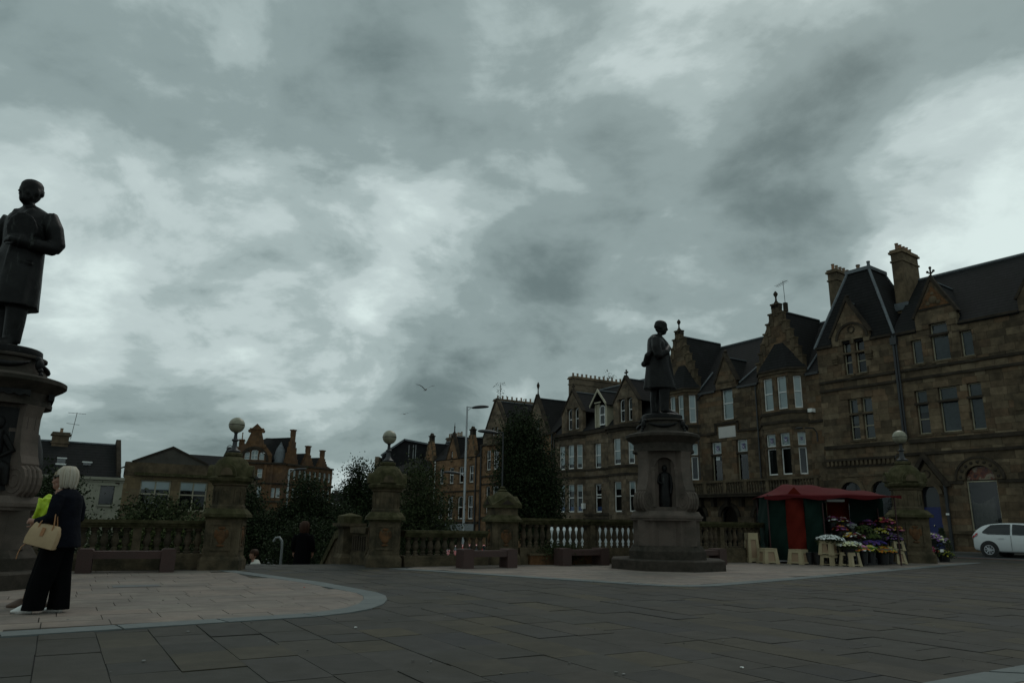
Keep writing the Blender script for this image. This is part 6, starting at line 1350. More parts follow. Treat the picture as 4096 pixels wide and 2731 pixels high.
# bouquets: black bucket, wrap, foliage and blooms
FM = {}
def fmat(c):
    if c not in FM: FM[c] = mat('petal_%d' % len(FM), cols=[tuple(min(1, v*k) for v in c) for k in (.8, 1.0, 1.15)], rough=.6)
    return FM[c]
M_CELLO = mat('pale_wrap', (.42, .46, .42), .3); M_WRAPR = mat('dark_red_wrap', (.10, .012, .022), .45); M_WRAPG = mat('green_wrap', (.10, .30, .08), .4)
WHT, CRE, PNK, LIL, ORA, YEL, RED_, VIO, BLU, GRE = (.72, .74, .72), (.66, .66, .40), (.50, .10, .26), (.26, .13, .36), (.72, .26, .02), (.62, .55, .06), (.38, .02, .05), (.14, .05, .22), (.06, .035, .24), (.09, .13, .02)
M_CRATE = M_BLKP
def bouquet(label, x, y, z, r, cols, wrap=None, bucket=True, flat=.55, n=46, size=.038, hb=.36, base=None, stretch=1.0, seed=0):
    g = random.Random(seed or int(x*1000+z*77)); r *= 1.18; size *= 1.2; n = int(n*1.2)
    t = thing('flower_bouquet', label, 'flowers', (x, y, 0), g.uniform(0, 6), 'cut flowers at the stall')
    top = z; zb = base if base is not None else max(ZP, z-.30-hb*.6)
    if bucket:
        hb_ = min(hb, max(.12, z-zb-.16))
        MB().lathe([(r*.50, zb), (r*.68, zb+hb_), (r*.72, zb+hb_), (r*.66, zb+hb_-.02), (r*.6, zb+hb_-.05)], 14).build('bucket', M_BLKP, t, 40)
        zst = zb+hb_-.04
    else: zst = zb
    if wrap: MB().loft([[((r*k)*math.cos(a)*(1+.08*math.sin(7*a)), (r*k)*math.sin(a)*(1+.08*math.sin(7*a)), zz) for a in [2*math.pi*i/18 for i in range(18)]] for k, zz in ((.35, zst), (.7, zst+(top-zst)*.5), (1.05, top-r*flat*.25))], cap=False).build('wrap', wrap, t, 60)
    lf = MB()
    for i in range(int(n*1.6)):
        a = g.uniform(0, 6.283); q = math.sqrt(g.random()); p = Vector((r*q*math.cos(a)*stretch, r*q*math.sin(a), top-r*flat*q*q*.8-g.uniform(.02, .16)))
        d = Vector((g.gauss(0, 1), g.gauss(0, 1), g.gauss(.5, .6))).normalized(); s = d.orthogonal().normalized(); L = g.uniform(.05, .1)
        lf.add([p-s*.018, p+d*L*.5+s*.02, p+d*L, p+d*L*.5-s*.03], [(0, 1, 2, 3)])
    for i in range(8):
        a = i*.8; lf.tube([(r*.3*math.cos(a), r*.3*math.sin(a), zst-.02), (r*.6*math.cos(a), r*.6*math.sin(a), top-r*.3)], .006, 4)
    tag(lf.build('foliage', M_LF2, t), kind='stuff')
    for ci, c_ in enumerate(cols):
        b = MB()
        for i in range(n//len(cols)):
            a = g.uniform(0, 6.283); q = math.sqrt(g.random()); s = size*g.uniform(.75, 1.25)
            p = Vector((r*q*math.cos(a)*stretch, r*q*math.sin(a), top-r*flat*q*q+g.uniform(-.02, .02)))
            pet = 7; ph = g.random()*6; tl = Vector((math.cos(a)*q*.7+g.gauss(0, .2), math.sin(a)*q*.7-.35, 1)).normalized(); u_ = tl.orthogonal().normalized(); w_ = tl.cross(u_)
            ring = [p+(u_*math.cos(ph+2*math.pi*k/(2*pet))+w_*math.sin(ph+2*math.pi*k/(2*pet)))*s*(1 if k % 2 == 0 else .68)+tl*(.012 if k % 2 == 0 else 0) for k in range(2*pet)]
            b.add([p+tl*.02]+ring+[p-tl*.02], [(0, 1+k, 1+(k+1) % (2*pet)) for k in range(2*pet)]+[(2*pet+1, 1+(k+1) % (2*pet), 1+k) for k in range(2*pet)])
        tag(b.build('blooms', fmat(c_), t, 30), kind='stuff')
    if bucket and zb > .1:
        cr = MB()
        for k in range(4):
            Mx = Matrix.Rotation(k*math.pi/2, 4, 'Z')
            for q in ((-.17, -.17, .0, -.13, -.15, zb), (.13, -.17, 0, .17, -.15, zb), (-.13, -.17, zb-.05, .13, -.15, zb), (-.13, -.17, .01, .13, -.15, .06), (-.13, -.17, zb*.45, .13, -.15, zb*.55)): cr.join(MB().box(*q), Mx)
        cr.box(-.145, -.145, zb-.025, .145, .145, zb-.004)
        tag(cr.build('stacked_crates', M_BLKP, None, loc=(x, y, ZP-.004)), 'black crate under '+label, 'crate', 'black crate stands')
    return t
bouquet('bunch of white daisies spread over the stacked cream risers', 10.0, 23.5, .90, .30, [WHT, WHT, WHT], n=230, size=.032, bucket=True, base=ZP+.735, hb=.2, stretch=1.35, flat=.3)
bouquet('cream chrysanthemums on the low cream riser', 10.40, 23.15, .72, .24, [CRE, CRE, WHT], n=140, size=.036, base=ZP+.405, hb=.2, stretch=1.2, flat=.35)
bouquet('white foamy flowers behind the orange bouquet', 10.85, 23.72, .72, .2, [WHT], n=90, size=.024, stretch=1.2)
bouquet('orange gerberas in green wrap in a black bucket', 10.66, 23.28, .57, .17, [ORA, ORA, LIL], M_WRAPG, n=40, size=.05)
bouquet('orange and lilac bouquet in green wrap', 10.98, 23.45, .60, .18, [ORA, PNK, WHT], M_WRAPG, n=44, size=.045)
bouquet('yellow bouquet in bright green wrap', 11.35, 23.75, .60, .19, [YEL, CRE], M_WRAPG, n=60, size=.035)
bouquet('deep blue statice in a low bucket', 11.65, 24.45, .74, .24, [BLU, VIO], n=120, size=.03, stretch=1.3, flat=.3)
bouquet('violet blue statice beside the green bush', 12.1, 24.75, .74, .22, [BLU], n=90, size=.03, flat=.3)
bouquet('yellow and orange daisies in clear wrap', 12.05, 24.4, .56, .24, [YEL, ORA, ORA], M_CELLO, n=60, size=.036)
bouquet('small orange daisies in clear wrap beside the riser pair', 12.45, 24.85, .56, .22, [YEL, ORA, CRE], M_CELLO, n=54, size=.034)
bouquet('lilac lisianthus on the upper riser', 12.85, 25.3, .98, .27, [LIL, LIL, GRE], n=90, size=.042, base=ZP+.745, hb=.16, stretch=1.3)
bouquet('pink and white bouquet at the top left of the display', 10.71, 24.9, 1.50, .19, [PNK, WHT, LIL], M_WRAPR, n=44, size=.042)
bouquet('mixed bouquet in dark red wrap at the top', 11.1, 24.95, 1.47, .18, [WHT, PNK, YEL], M_WRAPR, n=40, size=.038)
bouquet('bouquet in glossy pale wrap', 11.33, 24.85, 1.30, .13, [LIL, WHT], M_CELLO, n=26, size=.034)
bouquet('sunflower bouquet in dark red wrap', 10.80, 24.55, 1.20, .18, [ORA, PNK, LIL], M_WRAPR, n=34, size=.055)
bouquet('low sunflower bouquet in dark red wrap', 10.95, 24.25, .98, .17, [ORA, YEL, WHT], M_WRAPR, n=32, size=.055)
bouquet('white and pink bouquet in dark red wrap', 11.28, 24.35, .97, .18, [WHT, PNK, GRE], M_WRAPR, n=40, size=.04)
bouquet('bush of dark green foliage in the middle of the display', 11.8, 25.05, 1.22, .27, [GRE, (.05, .07, .015)], n=160, size=.035)
bouquet('lower bush of olive foliage in the display', 12.0, 24.95, 1.0, .25, [GRE, (.06, .085, .015)], n=150, size=.035)
bouquet('pale yellow spray behind the lilac flowers', 12.44, 25.3, 1.14, .25, [CRE, YEL], n=90, size=.026, stretch=1.3)
bouquet('pink and yellow bouquet at the top right', 12.73, 25.6, 1.48, .18, [PNK, YEL, RED_], M_WRAPR, n=40, size=.045)
bouquet('pink bouquet at the right end of the top row', 13.04, 25.7, 1.44, .17, [PNK, YEL, RED_], M_WRAPR, n=40, size=.045)
bouquet('pink lilies in dark red wrap below the top right', 12.86, 25.55, 1.22, .18, [PNK, YEL, LIL], M_WRAPR, n=40, size=.045)
bouquet('yellow and crimson bouquet in dark red wrap at the right', 13.25, 25.65, 1.2, .18, [RED_, YEL, PNK], M_WRAPR, n=40, size=.045)
bouquet('dusky violet bouquet at the back of the stall', 12.31, 25.75, 1.4, .22, [VIO, PNK], M_WRAPR, n=60, size=.036)
bouquet('wide trough of lilac flowers right of the stone pier', 15.43, 27.8, 1.02, .42, [LIL, LIL, GRE, CRE], n=170, size=.045, stretch=1.5, hb=.4)
bouquet('crimson flowers in clear wrap in a black bucket at the right', 15.1, 27.2, .54, .26, [RED_, PNK], M_CELLO, n=80, size=.036, stretch=1.2)
bouquet('small yellow pot plants at the right end of the display', 15.8, 27.5, .40, .26, [YEL, GRE, (.04, .06, .02)], n=90, size=.03, stretch=1.2)
for i, (x, y, lb) in enumerate(((9.5, 24.0, 'empty black bucket beside the riser at the red stripe'), (9.72, 23.8, 'empty black bucket next to the stacked risers'), (13.75, 26.4, 'black bucket in the dark left of the crimson flowers'), (14.25, 26.7, 'black bucket at the foot of the tall pier'))):
    t = thing('black_bucket', lb, 'bucket', (x, y, ZP), 0, 'empty black buckets'); MB().lathe([(.13, 0), (.16, .34), (.175, .35), (.175, .37), (.15, .36), (.12, .03)], 16).build('shell', M_BLKP, t, 40); MB().tube([(.16*math.cos(a), .16*math.sin(a), .36+.0*a) for a in [2*math.pi*i_/16 for i_ in range(17)]], .01, 5).build('rim', M_BLKP, t)
t = thing('clipped_shrub', 'dark clipped conical shrub in a pot at the right end of the flowers', 'shrub', (16.05, 27.9, 0))
lf = MB(); g = random.Random(2)
for i in range(900):
    h = g.random(); a = g.uniform(0, 6.28); r = .26*(1-h)+.03; p = Vector((r*math.cos(a), r*math.sin(a), .35+.85*h)); d = Vector((g.gauss(0, 1), g.gauss(0, 1), g.gauss(0, 1))).normalized(); s = d.orthogonal().normalized(); lf.add([p, p+d*.04+s*.02, p+d*.08, p+d*.04-s*.02], [(0, 1, 2, 3)])
tag(lf.build('leaves', M_LF1, t), kind='stuff'); MB().lathe([(.16, ZP), (.22, .34), (.24, .36), (.20, .35)], 14).build('pot', M_BLKP, t, 40)
for x, y, z, lb in ((15.92, 27.55, .72, 'white price card above the yellow pot plants'), (15.55, 27.15, .40, 'white price card beside the crimson flowers')):
    t = thing('price_card', lb, 'price card', (x, y, ZP), R(8)); MB().box(-.07, -.004, z-.05, .07, .004, z+.05).build('card', M_WHITE, t); MB().tube([(0, .01, 0), (0, .01, z)], .006, 5).build('stick', M_BLKP, t)

# ================================================================== cars
def hatchback(name, label, loc, rz, paint, lit=False, driver=False, group=None):
    t = thing(name, label, 'car', loc, rz, group)
    # x: -1.97 rear .. 1.97 front
    ST_ = [(-1.97, .42, .62, .80, .55, .70), (-1.93, .30, .78, .94, .72, .78), (-1.82, .24, .93, 1.10, .80, .74), (-1.62, .22, .96, 1.32, .835, .66), (-1.35, .20, .95, 1.43, .845, .62), (-.8, .19, .94, 1.485, .85, .60), (-.2, .19, .93, 1.49, .85, .60), (.35, .19, .92, 1.44, .85, .60), (.75, .19, .91, 1.28, .85, .62), (1.1, .20, .89, 1.04, .845, .68), (1.35, .21, .86, .93, .84, .74), (1.65, .23, .78, .84, .81, .72), (1.88, .28, .64, .72, .72, .62), (1.97, .36, .52, .58, .52, .46)]
    rings = []
    for x, zb, zbelt, zr, w_, wr in ST_:
        half = [(w_*.86, zb), (w_*.975, zb+.06), (w_, zb+(zbelt-zb)*.45), (w_*.992, zb+(zbelt-zb)*.72), (w_*.965, zbelt), ((w_*.96+wr)/2+.02, (zbelt+zr)/2), (wr, zr-.035), (wr*.8, zr-.006)]
        rings.append([(x, -a, z) for a, z in half]+[(x, a, z) for a, z in half[::-1]])
    body = MB().loft(rings).build('body', paint, t, 50); s = body.modifiers.new('sub', 'SUBSURF'); s.levels = 1; s.render_levels = 2
    def interp(x):
        for a, b_ in zip(ST_, ST_[1:]):
            if a[0] <= x <= b_[0]: k = (x-a[0])/(b_[0]-a[0]); return [a[i]+(b_[i]-a[i])*k for i in range(6)]
        return list(ST_[-1])
    gl = mat('car_glass', (.012, .014, .016), .08)
    def patch(x, f):
        _, zb, zbelt, zr, w_, wr = interp(x); z = zbelt+(zr-zbelt)*f
        w2 = (w_*.965)+(wr-w_*.965)*f if f > 0 else w_; return w2+.004+.03*math.sin(math.pi*min(1, max(0, f))), z
    for sd in (-1, 1):
        for nm, xa, xb, f0 in (('rear_side_window', -1.48, -.38, .06), ('front_side_window', -.30, .78, .06)):
            m_ = MB(); k = 10
            for i in range(k+1):
                x = xa+(xb-xa)*i/k
                hi = .86 if nm[0] == 'r' else .86-.25*max(0, (i/k-.55)/.45)
                if nm[0] == 'r': hi -= .55*max(0, .28-i/k)/.28; lo = f0+.12*max(0, .2-i/k)/.2
                else: lo = f0
                for f in (lo, (lo+hi)/2, hi): w2, z = patch(x, f); m_.v.append((x, sd*w2, z))
            for i in range(k):
                for j in range(2): q = (3*i+j, 3*i+3+j, 3*i+4+j, 3*i+1+j); m_.f.append(q if sd < 0 else q[::-1])
            m_.build(nm, gl, t, 50)
        for x in (-.36,): MB().tube([(x, sd*.853, .30), (x, sd*.858, .6), (x, sd*.835, .93)], .006, 4).build('door_seam', M_BLKP, body)
        for x in (-.75, .35): MB().box(x-.1, sd*.845-.012, .80, x+.1, sd*.845+.012, .83).build('door_handle', paint, body)
        MB().add([(-1.95, sd*.60, .80), (-1.93, sd*.745, .80), (-1.72, sd*.83, .92), (-1.66, sd*.80, 1.02), (-1.84, sd*.745, 1.0), (-1.92, sd*.62, .96)], [(0, 1, 2, 3, 4, 5) if sd < 0 else (5, 4, 3, 2, 1, 0)]).build('tail_light', mat('lit_tail_lamp', (.5, .01, .01), .3, emit=((1, .05, .03), 2.0)) if lit else mat('red_tail_lamp', (.5, .012, .015), .25), t, 50)
        MB().add([(1.93, sd*.45, .60), (1.78, sd*.74, .66), (1.60, sd*.80, .76), (1.80, sd*.60, .74)], [(0, 1, 2, 3)]).build('headlight', mat('headlamp', (.5, .52, .54), .15), t)
        MB().ball((.72, sd*.95, .97), .09, 10, 7, .7, 1, .7).tube([(.74, sd*.82, .93), (.73, sd*.9, .95)], .025, 6).build('door_mirror', paint, t, 60)
        for wx in (-1.25, 1.27):
            wh = MB().lathe([(.30, -.10), (.325, -.07), (.325, .07), (.30, .10), (.20, .10), (.20, -.10)], 26).xf(Matrix.Translation((wx, sd*.775, .315)) @ Matrix.Rotation(math.pi/2, 4, 'X')).build('wheel', mat('tyre_rubber', (.018, .018, .018), .85), t, 40)
            rim = MB().lathe([(.205, -.02), (.205, .02), (.18, .02), (.18, -.02)], 22)
            for k in range(8):
                a = 2*math.pi*k/8; rim.tube([(.03*math.cos(a), .03*math.sin(a), .0), (.19*math.cos(a), .19*math.sin(a), .0)], [.03, .022], 5)
            rim.lathe([(.05, -.03), (.05, .03)], 10); rim.xf(Matrix.Translation((wx, sd*.865, .315)) @ Matrix.Rotation(math.pi/2, 4, 'X')).build('rim', mat('alloy', (.50, .51, .53), .35, metal=.7), wh, 40)
            MB().lathe([(.375, -.012), (.375, .012)], 26).xf(Matrix.Translation((wx, sd*.842, .33)) @ Matrix.Rotation(math.pi/2, 4, 'X')).build('wheel_well_shade', M_BLKP, body)  # black disc paints the shaded wheel well; the body side is uncut
    MB().add([(-1.80, -.62, 1.10), (-1.80, .62, 1.10), (-1.60, .56, 1.35), (-1.60, -.56, 1.35)], [(3, 2, 1, 0)]).build('rear_window', gl, t)
    MB().add([(1.10, -.64, 1.045), (1.10, .64, 1.045), (.42, .56, 1.435), (.42, -.56, 1.435)], [(0, 1, 2, 3)]).build('windscreen', gl, t)
    MB().box(-1.985, -.26, .60, -1.965, .26, .71).build('number_plate', mat('plate_yellow', (.5, .4, .05), .5), t)
    return t
M_WCAR = mat('white_car_paint', (.60, .62, .62), .3, coat=.3)
# rear near wheel stands at about (21.2, 33.3); the car points along the terrace towards the right
hx = Vector((.588, -.809)); side = Vector((.809, .588)); pos_ = Vector((21.25, 33.35))+hx*1.25+side*.775
hatchback('white_hatchback', 'white hatchback with red tail light parked by the building at the right edge', (pos_.x, pos_.y, .006), math.atan2(hx.y, hx.x), M_WCAR)
hatchback('dark_hatchback', 'dark hatchback with lit brake lights far down the lower street', (-14.9, 60, terrain(-14.9, 60)), R(112), mat('dark_car_paint', (.02, .022, .026), .3, coat=.4), True)
hatchback('silver_hatchback', 'small silver car far below the steps among the trees', (-15.6, 50, terrain(-15.6, 50)), R(60), mat('silver_car_paint', (.42, .43, .44), .3, metal=.4, coat=.4))
hatchback('blue_hatchback', 'blue car glimpsed through the middle balustrade', (-3.4, 33.0, terrain(-3.4, 33.0)), R(32), mat('blue_car_paint', (.02, .04, .22), .3, coat=.4))
hatchback('red_hatchback', 'red car glimpsed through the balusters beside the domed pier', (-1.5, 41, terrain(-1.5, 41)), R(32), mat('red_car_paint', (.42, .015, .015), .3, coat=.4))
# white van behind the long balustrade
V = thing('white_van', 'white van seen only through the balusters left of the right pedestal', 'van', (4.3, 30.6, terrain(4.3, 30.6)), R(31))
prof = [(-2.6, .35), (2.0, .35), (2.55, .5), (2.6, .95), (2.0, 1.15), (1.35, 1.95), (.9, 2.08), (-2.5, 2.08), (-2.6, 1.95)]
MB().prism(prof, -.95, .95).build('body', M_WCAR, V)
for x in (-1.7, 1.7):
    for y in (-.86, .86): MB().lathe([(.34, -.12), (.34, .12)], 20).xf(Matrix.Translation((x, y, .34)) @ Matrix.Rotation(math.pi/2, 4, 'X')).build('wheel', MATS['tyre_rubber'], V, 40)
MB().add([(1.0, -.955, 1.25), (1.85, -.955, 1.2), (1.3, -.955, 1.85), (1.0, -.955, 1.85)], [(0, 1, 2, 3)]).build('side_window', MATS['car_glass'], V)
MB().box(1.1, -.958, .5, 1.3, -.952, 1.15).box(-2.58, -.958, .8, -2.45, -.952, 1.2).build('red_stripe', mat('red_vinyl', (.5, .02, .02), .4), V)

# ================================================================== lamps, posts, gulls
def street_lamp(label, loc, H, poleM, heads, r0=.10):
    t = thing('street_lamp', label, 'street lamp', loc, 0)
    MB().tube([(0, 0, 0), (0, 0, H*.15), (0, 0, H)], [r0*1.3, r0, r0*.62], 12).build('pole', poleM, t, 60)
    MB().lathe([(r0*1.9, 0), (r0*1.9, .5), (r0*1.2, .6)], 12).build('base', poleM, t, 40)
    for z, dx, dy, s in heads:
        L = math.hypot(dx, dy); u = Vector((dx/L, dy/L, 0))
        MB().tube([(0, 0, z), tuple(u*L*.35+Vector((0, 0, z-.02)))], .035, 7).tube([(0, 0, z-.25), tuple(u*L*.25+Vector((0, 0, z-.04)))], .018, 5).build('arm', poleM, t)
        hd = MB().ball((0, 0, 0), .5*s, 16, 9, 1, .36, .22); hd.v = [(a, b, max(c, -.05*s) + .04*s*(a/.5/s)) for a, b, c in hd.v]
        hd.xf(Matrix.Translation(u*(L*.35+.42*s)+Vector((0, 0, z))) @ Matrix.Rotation(math.atan2(dy, dx), 4, 'Z')).build('lamp_head', M_IRON, t, 60)
    return t
street_lamp('tall pale grey street lamp with two dark heads in front of the three-gabled building', (-2.72, 45, terrain(-2.72, 45)), 8.14-terrain(-2.72, 45), M_LAMPG, [(8.1-terrain(-2.72, 45), 1.0, 0, 1.1), (4.05-terrain(-2.72, 45), -1.0, 0, 1.05)], .085)
street_lamp('dark street lamp standing in front of the large tree', (-.40, 40, terrain(-.40, 40)), 5.9-terrain(-.4, 40), M_IRON, [(5.95-terrain(-.4, 40), -1.0, -.1, 1.15)], .06)
street_lamp('distant pale street lamp in front of the red sandstone building', (-13.25, 44.5, terrain(-13.25, 44.5)), 4.1-terrain(-13.25, 44.5), M_LAMPG, [(4.08-terrain(-13.25, 44.5), .8, 0, .8)], .06)

t = thing('handrail_hoop', 'pale steel handrail hoop rising from the steps', 'handrail', (-6.55, 21.9, -1.9))
MB().tube([(0, 0, 0), (0, 0, 2.25), (-.02, 0, 2.42), (-.10, 0, 2.52), (-.2, 0, 2.50), (-.26, .0, 2.4)], .036, 10).build('rail', mat('dull_steel', (.2, .21, .21), .5, metal=.4), t, 60); MB().lathe([(.09, 0), (.09, .03)], 12).build('base_plate', M_LAMPG, t)
t = thing('advert_board', 'small white and blue board on the lower street', 'sign', (-5.3, 27, -3.4), R(5))
MB().box(-.35, 0, .9, .35, .05, 2.95).build('white_panel', M_WHITE, t); MB().box(-.33, -.006, .95, .33, -.001, 1.9).build('blue_panel', mat('blue_print', (.08, .2, .5), .5), t); MB().box(-.3, 0, 0, -.24, .05, .9).box(.24, 0, 0, .3, .05, .9).build('legs', M_IRON, t)
def gull(label, loc, rz, s, up, bank):
    t = thing('gull', label, 'gull', loc, rz, 'gulls in the sky', s)
    M_G = mat('gull_grey', (.20, .21, .22), .7); M_GW = mat('gull_white', (.55, .56, .56), .7)
    b = MB().tube([(0, -.26, .02), (0, -.20, .03), (0, -.05, 0), (0, .15, -.01), (0, .28, 0)], [.012, .04, .075, .06, .015], 10).build('body', M_GW, t, 60)
    MB().tube([(0, -.26, .02), (0, -.33, .005)], [.012, .004], 6).build('beak', mat('beak_yellow', (.5, .35, .05), .5), b)
    MB().add([(-.02, .25, 0), (.02, .25, 0), (.09, .42, 0), (-.09, .42, 0)], [(0, 1, 2, 3)]).build('tail', M_GW, b)
    for sd in (-1, 1):
        P = [(0.05, 0, .02), (.30, -.06, .02+up*.55), (.48, -.02, .02+up*.85), (.70, .06, .02+up*1.0), (.74, .10, .02+up*1.02)]; C = [.16, .15, .12, .06, .01]
        m_ = MB()
        for (x, y, z), c_ in zip(P, C): m_.v += [(sd*x, y-c_*.4, z+bank*sd*x), (sd*x, y+c_*.6, z-.01+bank*sd*x), (sd*x, y, z+.018*c_/.16+bank*sd*x)]
        for i in range(4): m_.f += [(3*i, 3*i+3, 3*i+5, 3*i+2), (3*i+2, 3*i+5, 3*i+4, 3*i+1), (3*i, 3*i+1, 3*i+4, 3*i+3)]
        m_.build('wing', M_G, t, 60)
    return t
gull('larger gull gliding with raised wings above the middle lamp', (-7.15, 60, 11.84), R(25), 1.12, .34, .02)
gull('smaller gull with flat wings below the larger one', (-13.2, 90, 14.1), R(160), .95, .06, -.1)
gull('tiny gull beside the red sandstone building', (-26.9, 80, 8.1), R(100), .9, .1, .1)

# ================================================================== trees
def tree(name, label, x, y, z0, parts, n, leaf, material, trunk_r=.14, seed=0, fork=.35, group='trees round the square', cat='tree', nlimb=9, conifer=False):
    """parts: ellipsoid lobes (cx, cy, cz, rx, ry, rz) relative to the base; leaves gather in clumps on and inside them"""
    g = np.random.default_rng(seed); t = thing(name, label, cat, (x, y, z0), 0, group)
    tot = sum(p[3]*p[4]*p[5] for p in parts); V = []; 
    cl_all = []
    for cx_, cy_, cz_, rx, ry, rz_ in parts:
        k = max(6, int(n*rx*ry*rz_/tot/34))
        d = g.normal(size=(k, 3)); d /= np.linalg.norm(d, axis=1)[:, None]; rr = g.uniform(.2, 1.05, k)**.6*np.where(g.random(k) < .12, 1.22, 1.0)
        c = d*rr[:, None]*np.array([rx, ry, rz_])+np.array([cx_, cy_, cz_])
        if conifer:
            hh = (c[:, 2]-cz_+rz_)/(2*rz_); f = np.clip(1.25-1.1*hh, .12, 1.2); c[:, 0] = cx_+(c[:, 0]-cx_)*f; c[:, 1] = cy_+(c[:, 1]-cy_)*f
        cl_all.append(c)
    n = int(n*2.2); C = np.concatenate(cl_all); per = max(10, n//len(C)); sc = leaf*3.0
    base = np.repeat(C, per, 0); off = g.normal(size=base.shape)*np.array([sc, sc, sc*.6]); p = base+off
    keep = g.random(len(p)) < .93; p = p[keep]; N_ = len(p)
    d = g.normal(size=(N_, 3)); d[:, 2] -= .3; d /= np.linalg.norm(d, axis=1)[:, None]; e = g.normal(size=(N_, 3)); s = np.cross(d, e); s /= np.linalg.norm(s, axis=1)[:, None]
    L = leaf*g.uniform(.6, 1.3, N_)[:, None]; fold = np.cross(d, s)*L*.12
    vs = np.stack([p-d*L*.5, p+s*L*.32+fold, p+d*L*.55, p-s*L*.32+fold], 1).reshape(-1, 3)
    me = bpy.data.meshes.new('crown'); me.vertices.add(len(vs)); me.vertices.foreach_set('co', vs.ravel()); me.loops.add(4*N_); me.loops.foreach_set('vertex_index', np.arange(4*N_))
    me.polygons.add(N_); me.polygons.foreach_set('loop_start', np.arange(0, 4*N_, 4)); me.polygons.foreach_set('loop_total', np.full(N_, 4)); me.update(calc_edges=True); me.materials.append(material)
    o = bpy.data.objects.new('crown', me); COL.objects.link(o); o.parent = t
    m_ = MB(); top = max(q[2] for q in parts); h0 = top*fork; rg = random.Random(seed)
    m_.tube([(0, 0, -.3), (rg.uniform(-.05, .05), 0, h0*.5), (0, rg.uniform(-.05, .05), h0), (rg.uniform(-.1, .1), 0, top)], [trunk_r*1.3, trunk_r, trunk_r*.85, trunk_r*.3], 9)
    for i in range(nlimb):
        q = C[rg.randrange(len(C))]; hs_ = h0*(.7+.6*i/nlimb) if not conifer else max(.3, q[2]-.3)
        m_.tube([(0, 0, min(hs_, q[2]*.9)), ((q[0])*.45, q[1]*.45, hs_+(q[2]-hs_)*.5), (q[0]*.9, q[1]*.9, q[2])], [trunk_r*.5, trunk_r*.3, trunk_r*.08], 6)
    m_.build('trunk', M_BARK, t, 60)
    return t
tree('evergreen_tree', 'dark evergreen behind the walking pair at the left', -15.15, 25, -2.6, [(0, 0, 3.3, .95, 1.0, 1.8), (-.8, 0, 3.9, .9, .9, 1.2)], 9000, .10, M_LF1, seed=1)
tree('shrub', 'broad dark shrub behind the left balustrade', -11.1, 23.6, -2.3, [(-.1, 0, 3.1, .9, .9, 1.0), (.8, 0, 2.8, .7, .8, 1.05), (.1, 0, 1.7, 1.2, .9, 1.1)], 9000, .10, M_LF2, seed=2, trunk_r=.08, cat='shrub')
tree('shrub', 'lower shrub left of the broad one behind the left balustrade', -12.0, 22.8, -2.4, [(0, 0, 2.5, .5, .7, .8), (.2, 0, 1.5, .7, .8, .9)], 5000, .09, M_LF2, seed=3, trunk_r=.06, cat='shrub')
tree('leafy_shrub', 'small leafy plant showing between the left balusters', -8.9, 18.8, -1.2, [(0, 0, 1.5, .45, .4, .6)], 1200, .08, M_LF3, seed=33, trunk_r=.03, cat='shrub')
tree('street_tree', 'dark tree right behind the left globe lamp pier', -13.1, 38, -3.4, [(-.5, 0, 4.3, 1.0, 1.2, 2.0), (-.2, 0, 3.0, 1.1, 1.2, 1.7), (-.9, 0, 3.0, .9, 1.0, 1.8)], 13000, .13, M_LF1, seed=4)
tree('street_tree', 'tall rounded dark tree in front of the red sandstone terrace', -11.6, 42, -3.4, [(.35, 0, 5.0, 1.15, 1.3, 2.0), (-.9, 0, 3.7, 1.2, 1.2, 1.7), (.9, 0, 3.8, 1.2, 1.2, 1.8)], 14000, .13, M_LF1, seed=5)
tree('street_tree', 'tree right of the rounded one, above the parked cars', -10.3, 46, -3.4, [(0, 0, 3.9, 1.1, 1.2, 1.5), (.5, 0, 3.2, 1.2, 1.2, 1.3), (-.9, 0, 3.4, 1.2, 1.2, 1.4)], 9000, .13, M_LF1, seed=6)
tree('street_tree', 'dark tree low behind the steps, left of the stair pier', -9.3, 40, -3.4, [(0, 0, 3.0, 1.6, 1.2, 1.5), (-1.5, 0, 2.8, 1.2, 1.2, 1.3)], 9000, .13, M_LF1, seed=61)
tree('sapling', 'thin young tree with bare forking stem on the lower street', -8.0, 29, -3.4, [(0, 0, 3.6, .8, .8, .9)], 2600, .10, M_LF1, seed=62, trunk_r=.05, fork=.5)
tree('conifer', 'feathery conifer left of the middle globe lamp pier', -10.6, 52, -3.5, [(0, 0, 5.2, 1.35, 1.2, 3.5)], 9000, .15, M_LF1, seed=7, conifer=True, nlimb=22)
tree('conifer', 'second feathery conifer touching the middle globe lamp pier', -9.0, 51, -3.5, [(0, 0, 5.0, 1.2, 1.2, 3.2)], 8000, .15, M_LF1, seed=8, conifer=True, nlimb=22)
tree('birch_tree', 'loose fine-leaved tree right of the middle globe lamp pier', -4.2, 36, -2.2, [(-.1, 0, 4.6, 1.0, 1.0, 1.7), (.35, 0, 3.3, 1.3, 1.0, 1.5), (-.5, 0, 3.0, .9, 1.0, 1.6)], 8000, .11, M_LF2, seed=9, trunk_r=.09, nlimb=16, fork=.2)
tree('large_tree', 'large dense dark tree in front of the round bay tenement', .95, 47, -2.0, [(-.3, 0, 8.0, 1.15, 1.4, 2.1), (.2, 0, 6.4, 1.6, 1.6, 2.3), (.5, 0, 4.6, 1.65, 1.7, 2.2), (-.5, 0, 5.6, 1.0, 1.3, 2.0), (.8, 0, 3.2, 1.35, 1.4, 1.5)], 34000, .14, M_LF1, .22, seed=10, nlimb=14)
tree('leafy_shrub', 'small garden shrub at the foot of the long balustrade beside the domed pier', 1.35, 21.5, 0, [(0, 0, .35, .7, .25, .2)], 1500, .05, M_LF2, seed=11, trunk_r=.02, cat='shrub')
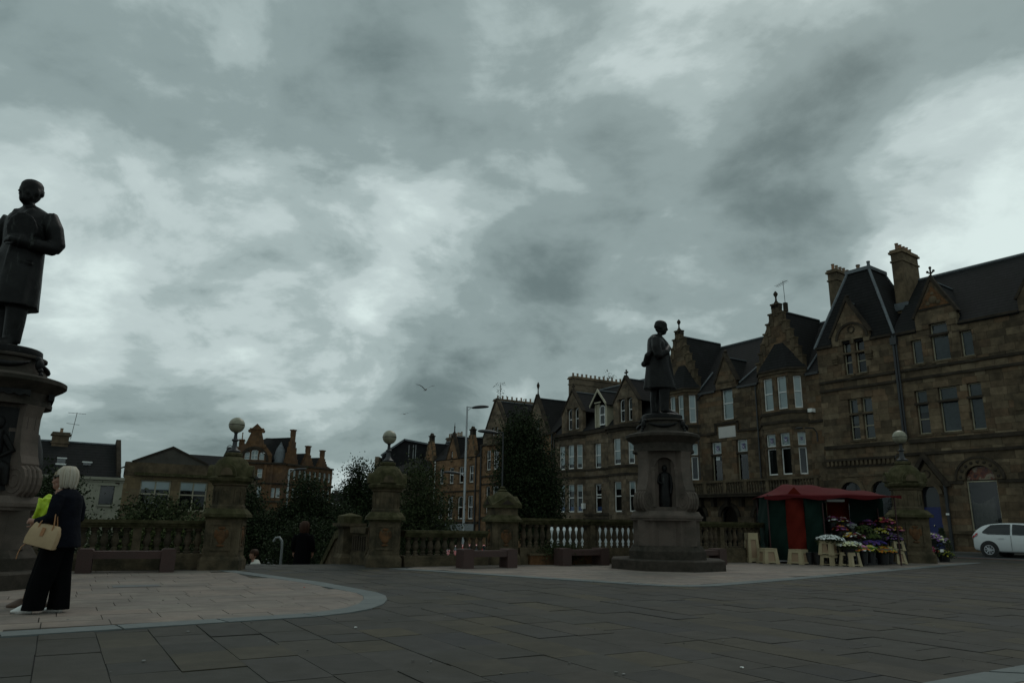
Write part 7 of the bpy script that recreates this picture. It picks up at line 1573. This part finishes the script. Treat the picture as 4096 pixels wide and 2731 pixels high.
for i, (x, y, zt) in enumerate(((-19, 52, 1.8), (-17.2, 50, 1.6), (-15.2, 54, 1.5), (-7.4, 62, 1.2), (-5.6, 58, .6))):
    tree('street_tree', ('dark shrubby tree behind the left shrubs', 'dark bushy tree beside the far shrubby one', 'dark bush low between the street trees', 'dark bush in front of the slate hall', 'low dark bush at the foot of the lean-to')[i], x, y, terrain(x, y), [(0, 0, (zt-terrain(x, y))*.62, 1.7, 1.5, (zt-terrain(x, y))*.40)], 5000, .15, M_LF1, seed=70+i)
# planter edge under the balustrade shrub
MB()
t = thing('planter_wall', 'low rusty orange planter wall below the long balustrade', 'planter', (.55, 21.2, 0), R(26)); MB().box(0, -.12, .006, 2.6, .02, .26).build('planter_face', M_CARVE, t); MB().box(-.03, -.15, .26, 2.63, .03, .31).build('planter_cap', M_PIER, t)
# red scrap and pale litter on the paving
for i, (x, y, mt, nm, lb) in enumerate(((-3.45, 13.0, mat('red_scrap_paper', (.5, .02, .02), .6), 'red_scrap', 'tiny red scrap lying on the dark paving'), (-1.62, 8.3, M_WHITE, 'white_scrap', 'white paper scrap on the paving near the front'), (1.9, 6.35, M_WHITE, 'white_scrap', 'white paper scrap on the paving at the lower right'))):
    tag(MB().prism([(-.016, 0), (.014, .0), (.013, .006), (-.01, .008)], -.009, .009).build(nm, mt, loc=(x, y, .004), rz=i), lb, 'litter')
gum = MB(); g = random.Random(12)
for i in range(90):
    y = 5.2+13*g.random()**1.6; x = g.uniform(-.62, .68)*y; r = g.uniform(.006, .016); k = 7
    ring = [(x+r*g.uniform(.7, 1.2)*math.cos(2*math.pi*j/k), y+r*g.uniform(.7, 1.2)*math.sin(2*math.pi*j/k), .0095) for j in range(k)]
    gum.add(ring+[(a, b, .004) for a, b, c in ring], [tuple(range(k))]+[(j, k+j, k+(j+1) % k, (j+1) % k) for j in range(k)])
tag(gum.build('gum_spots', mat('trodden_gum', cols=[(.16, .16, .15), (.10, .10, .09), (.04, .04, .036), (.24, .24, .23)], rough=.8)), 'trodden gum and grit spots scattered over the paving', 'litter', kind='stuff')
tag(MB().box(-.35, -.2, .0, .35, .2, .004).build('drain_cover', mat('cast_iron_cover', (.07, .07, .068), .6, var=.2, vscale=30), loc=(-6.15, 12.7, .0085), rz=R(31)), 'dark rectangular drain cover in the pale paving', 'drain cover')
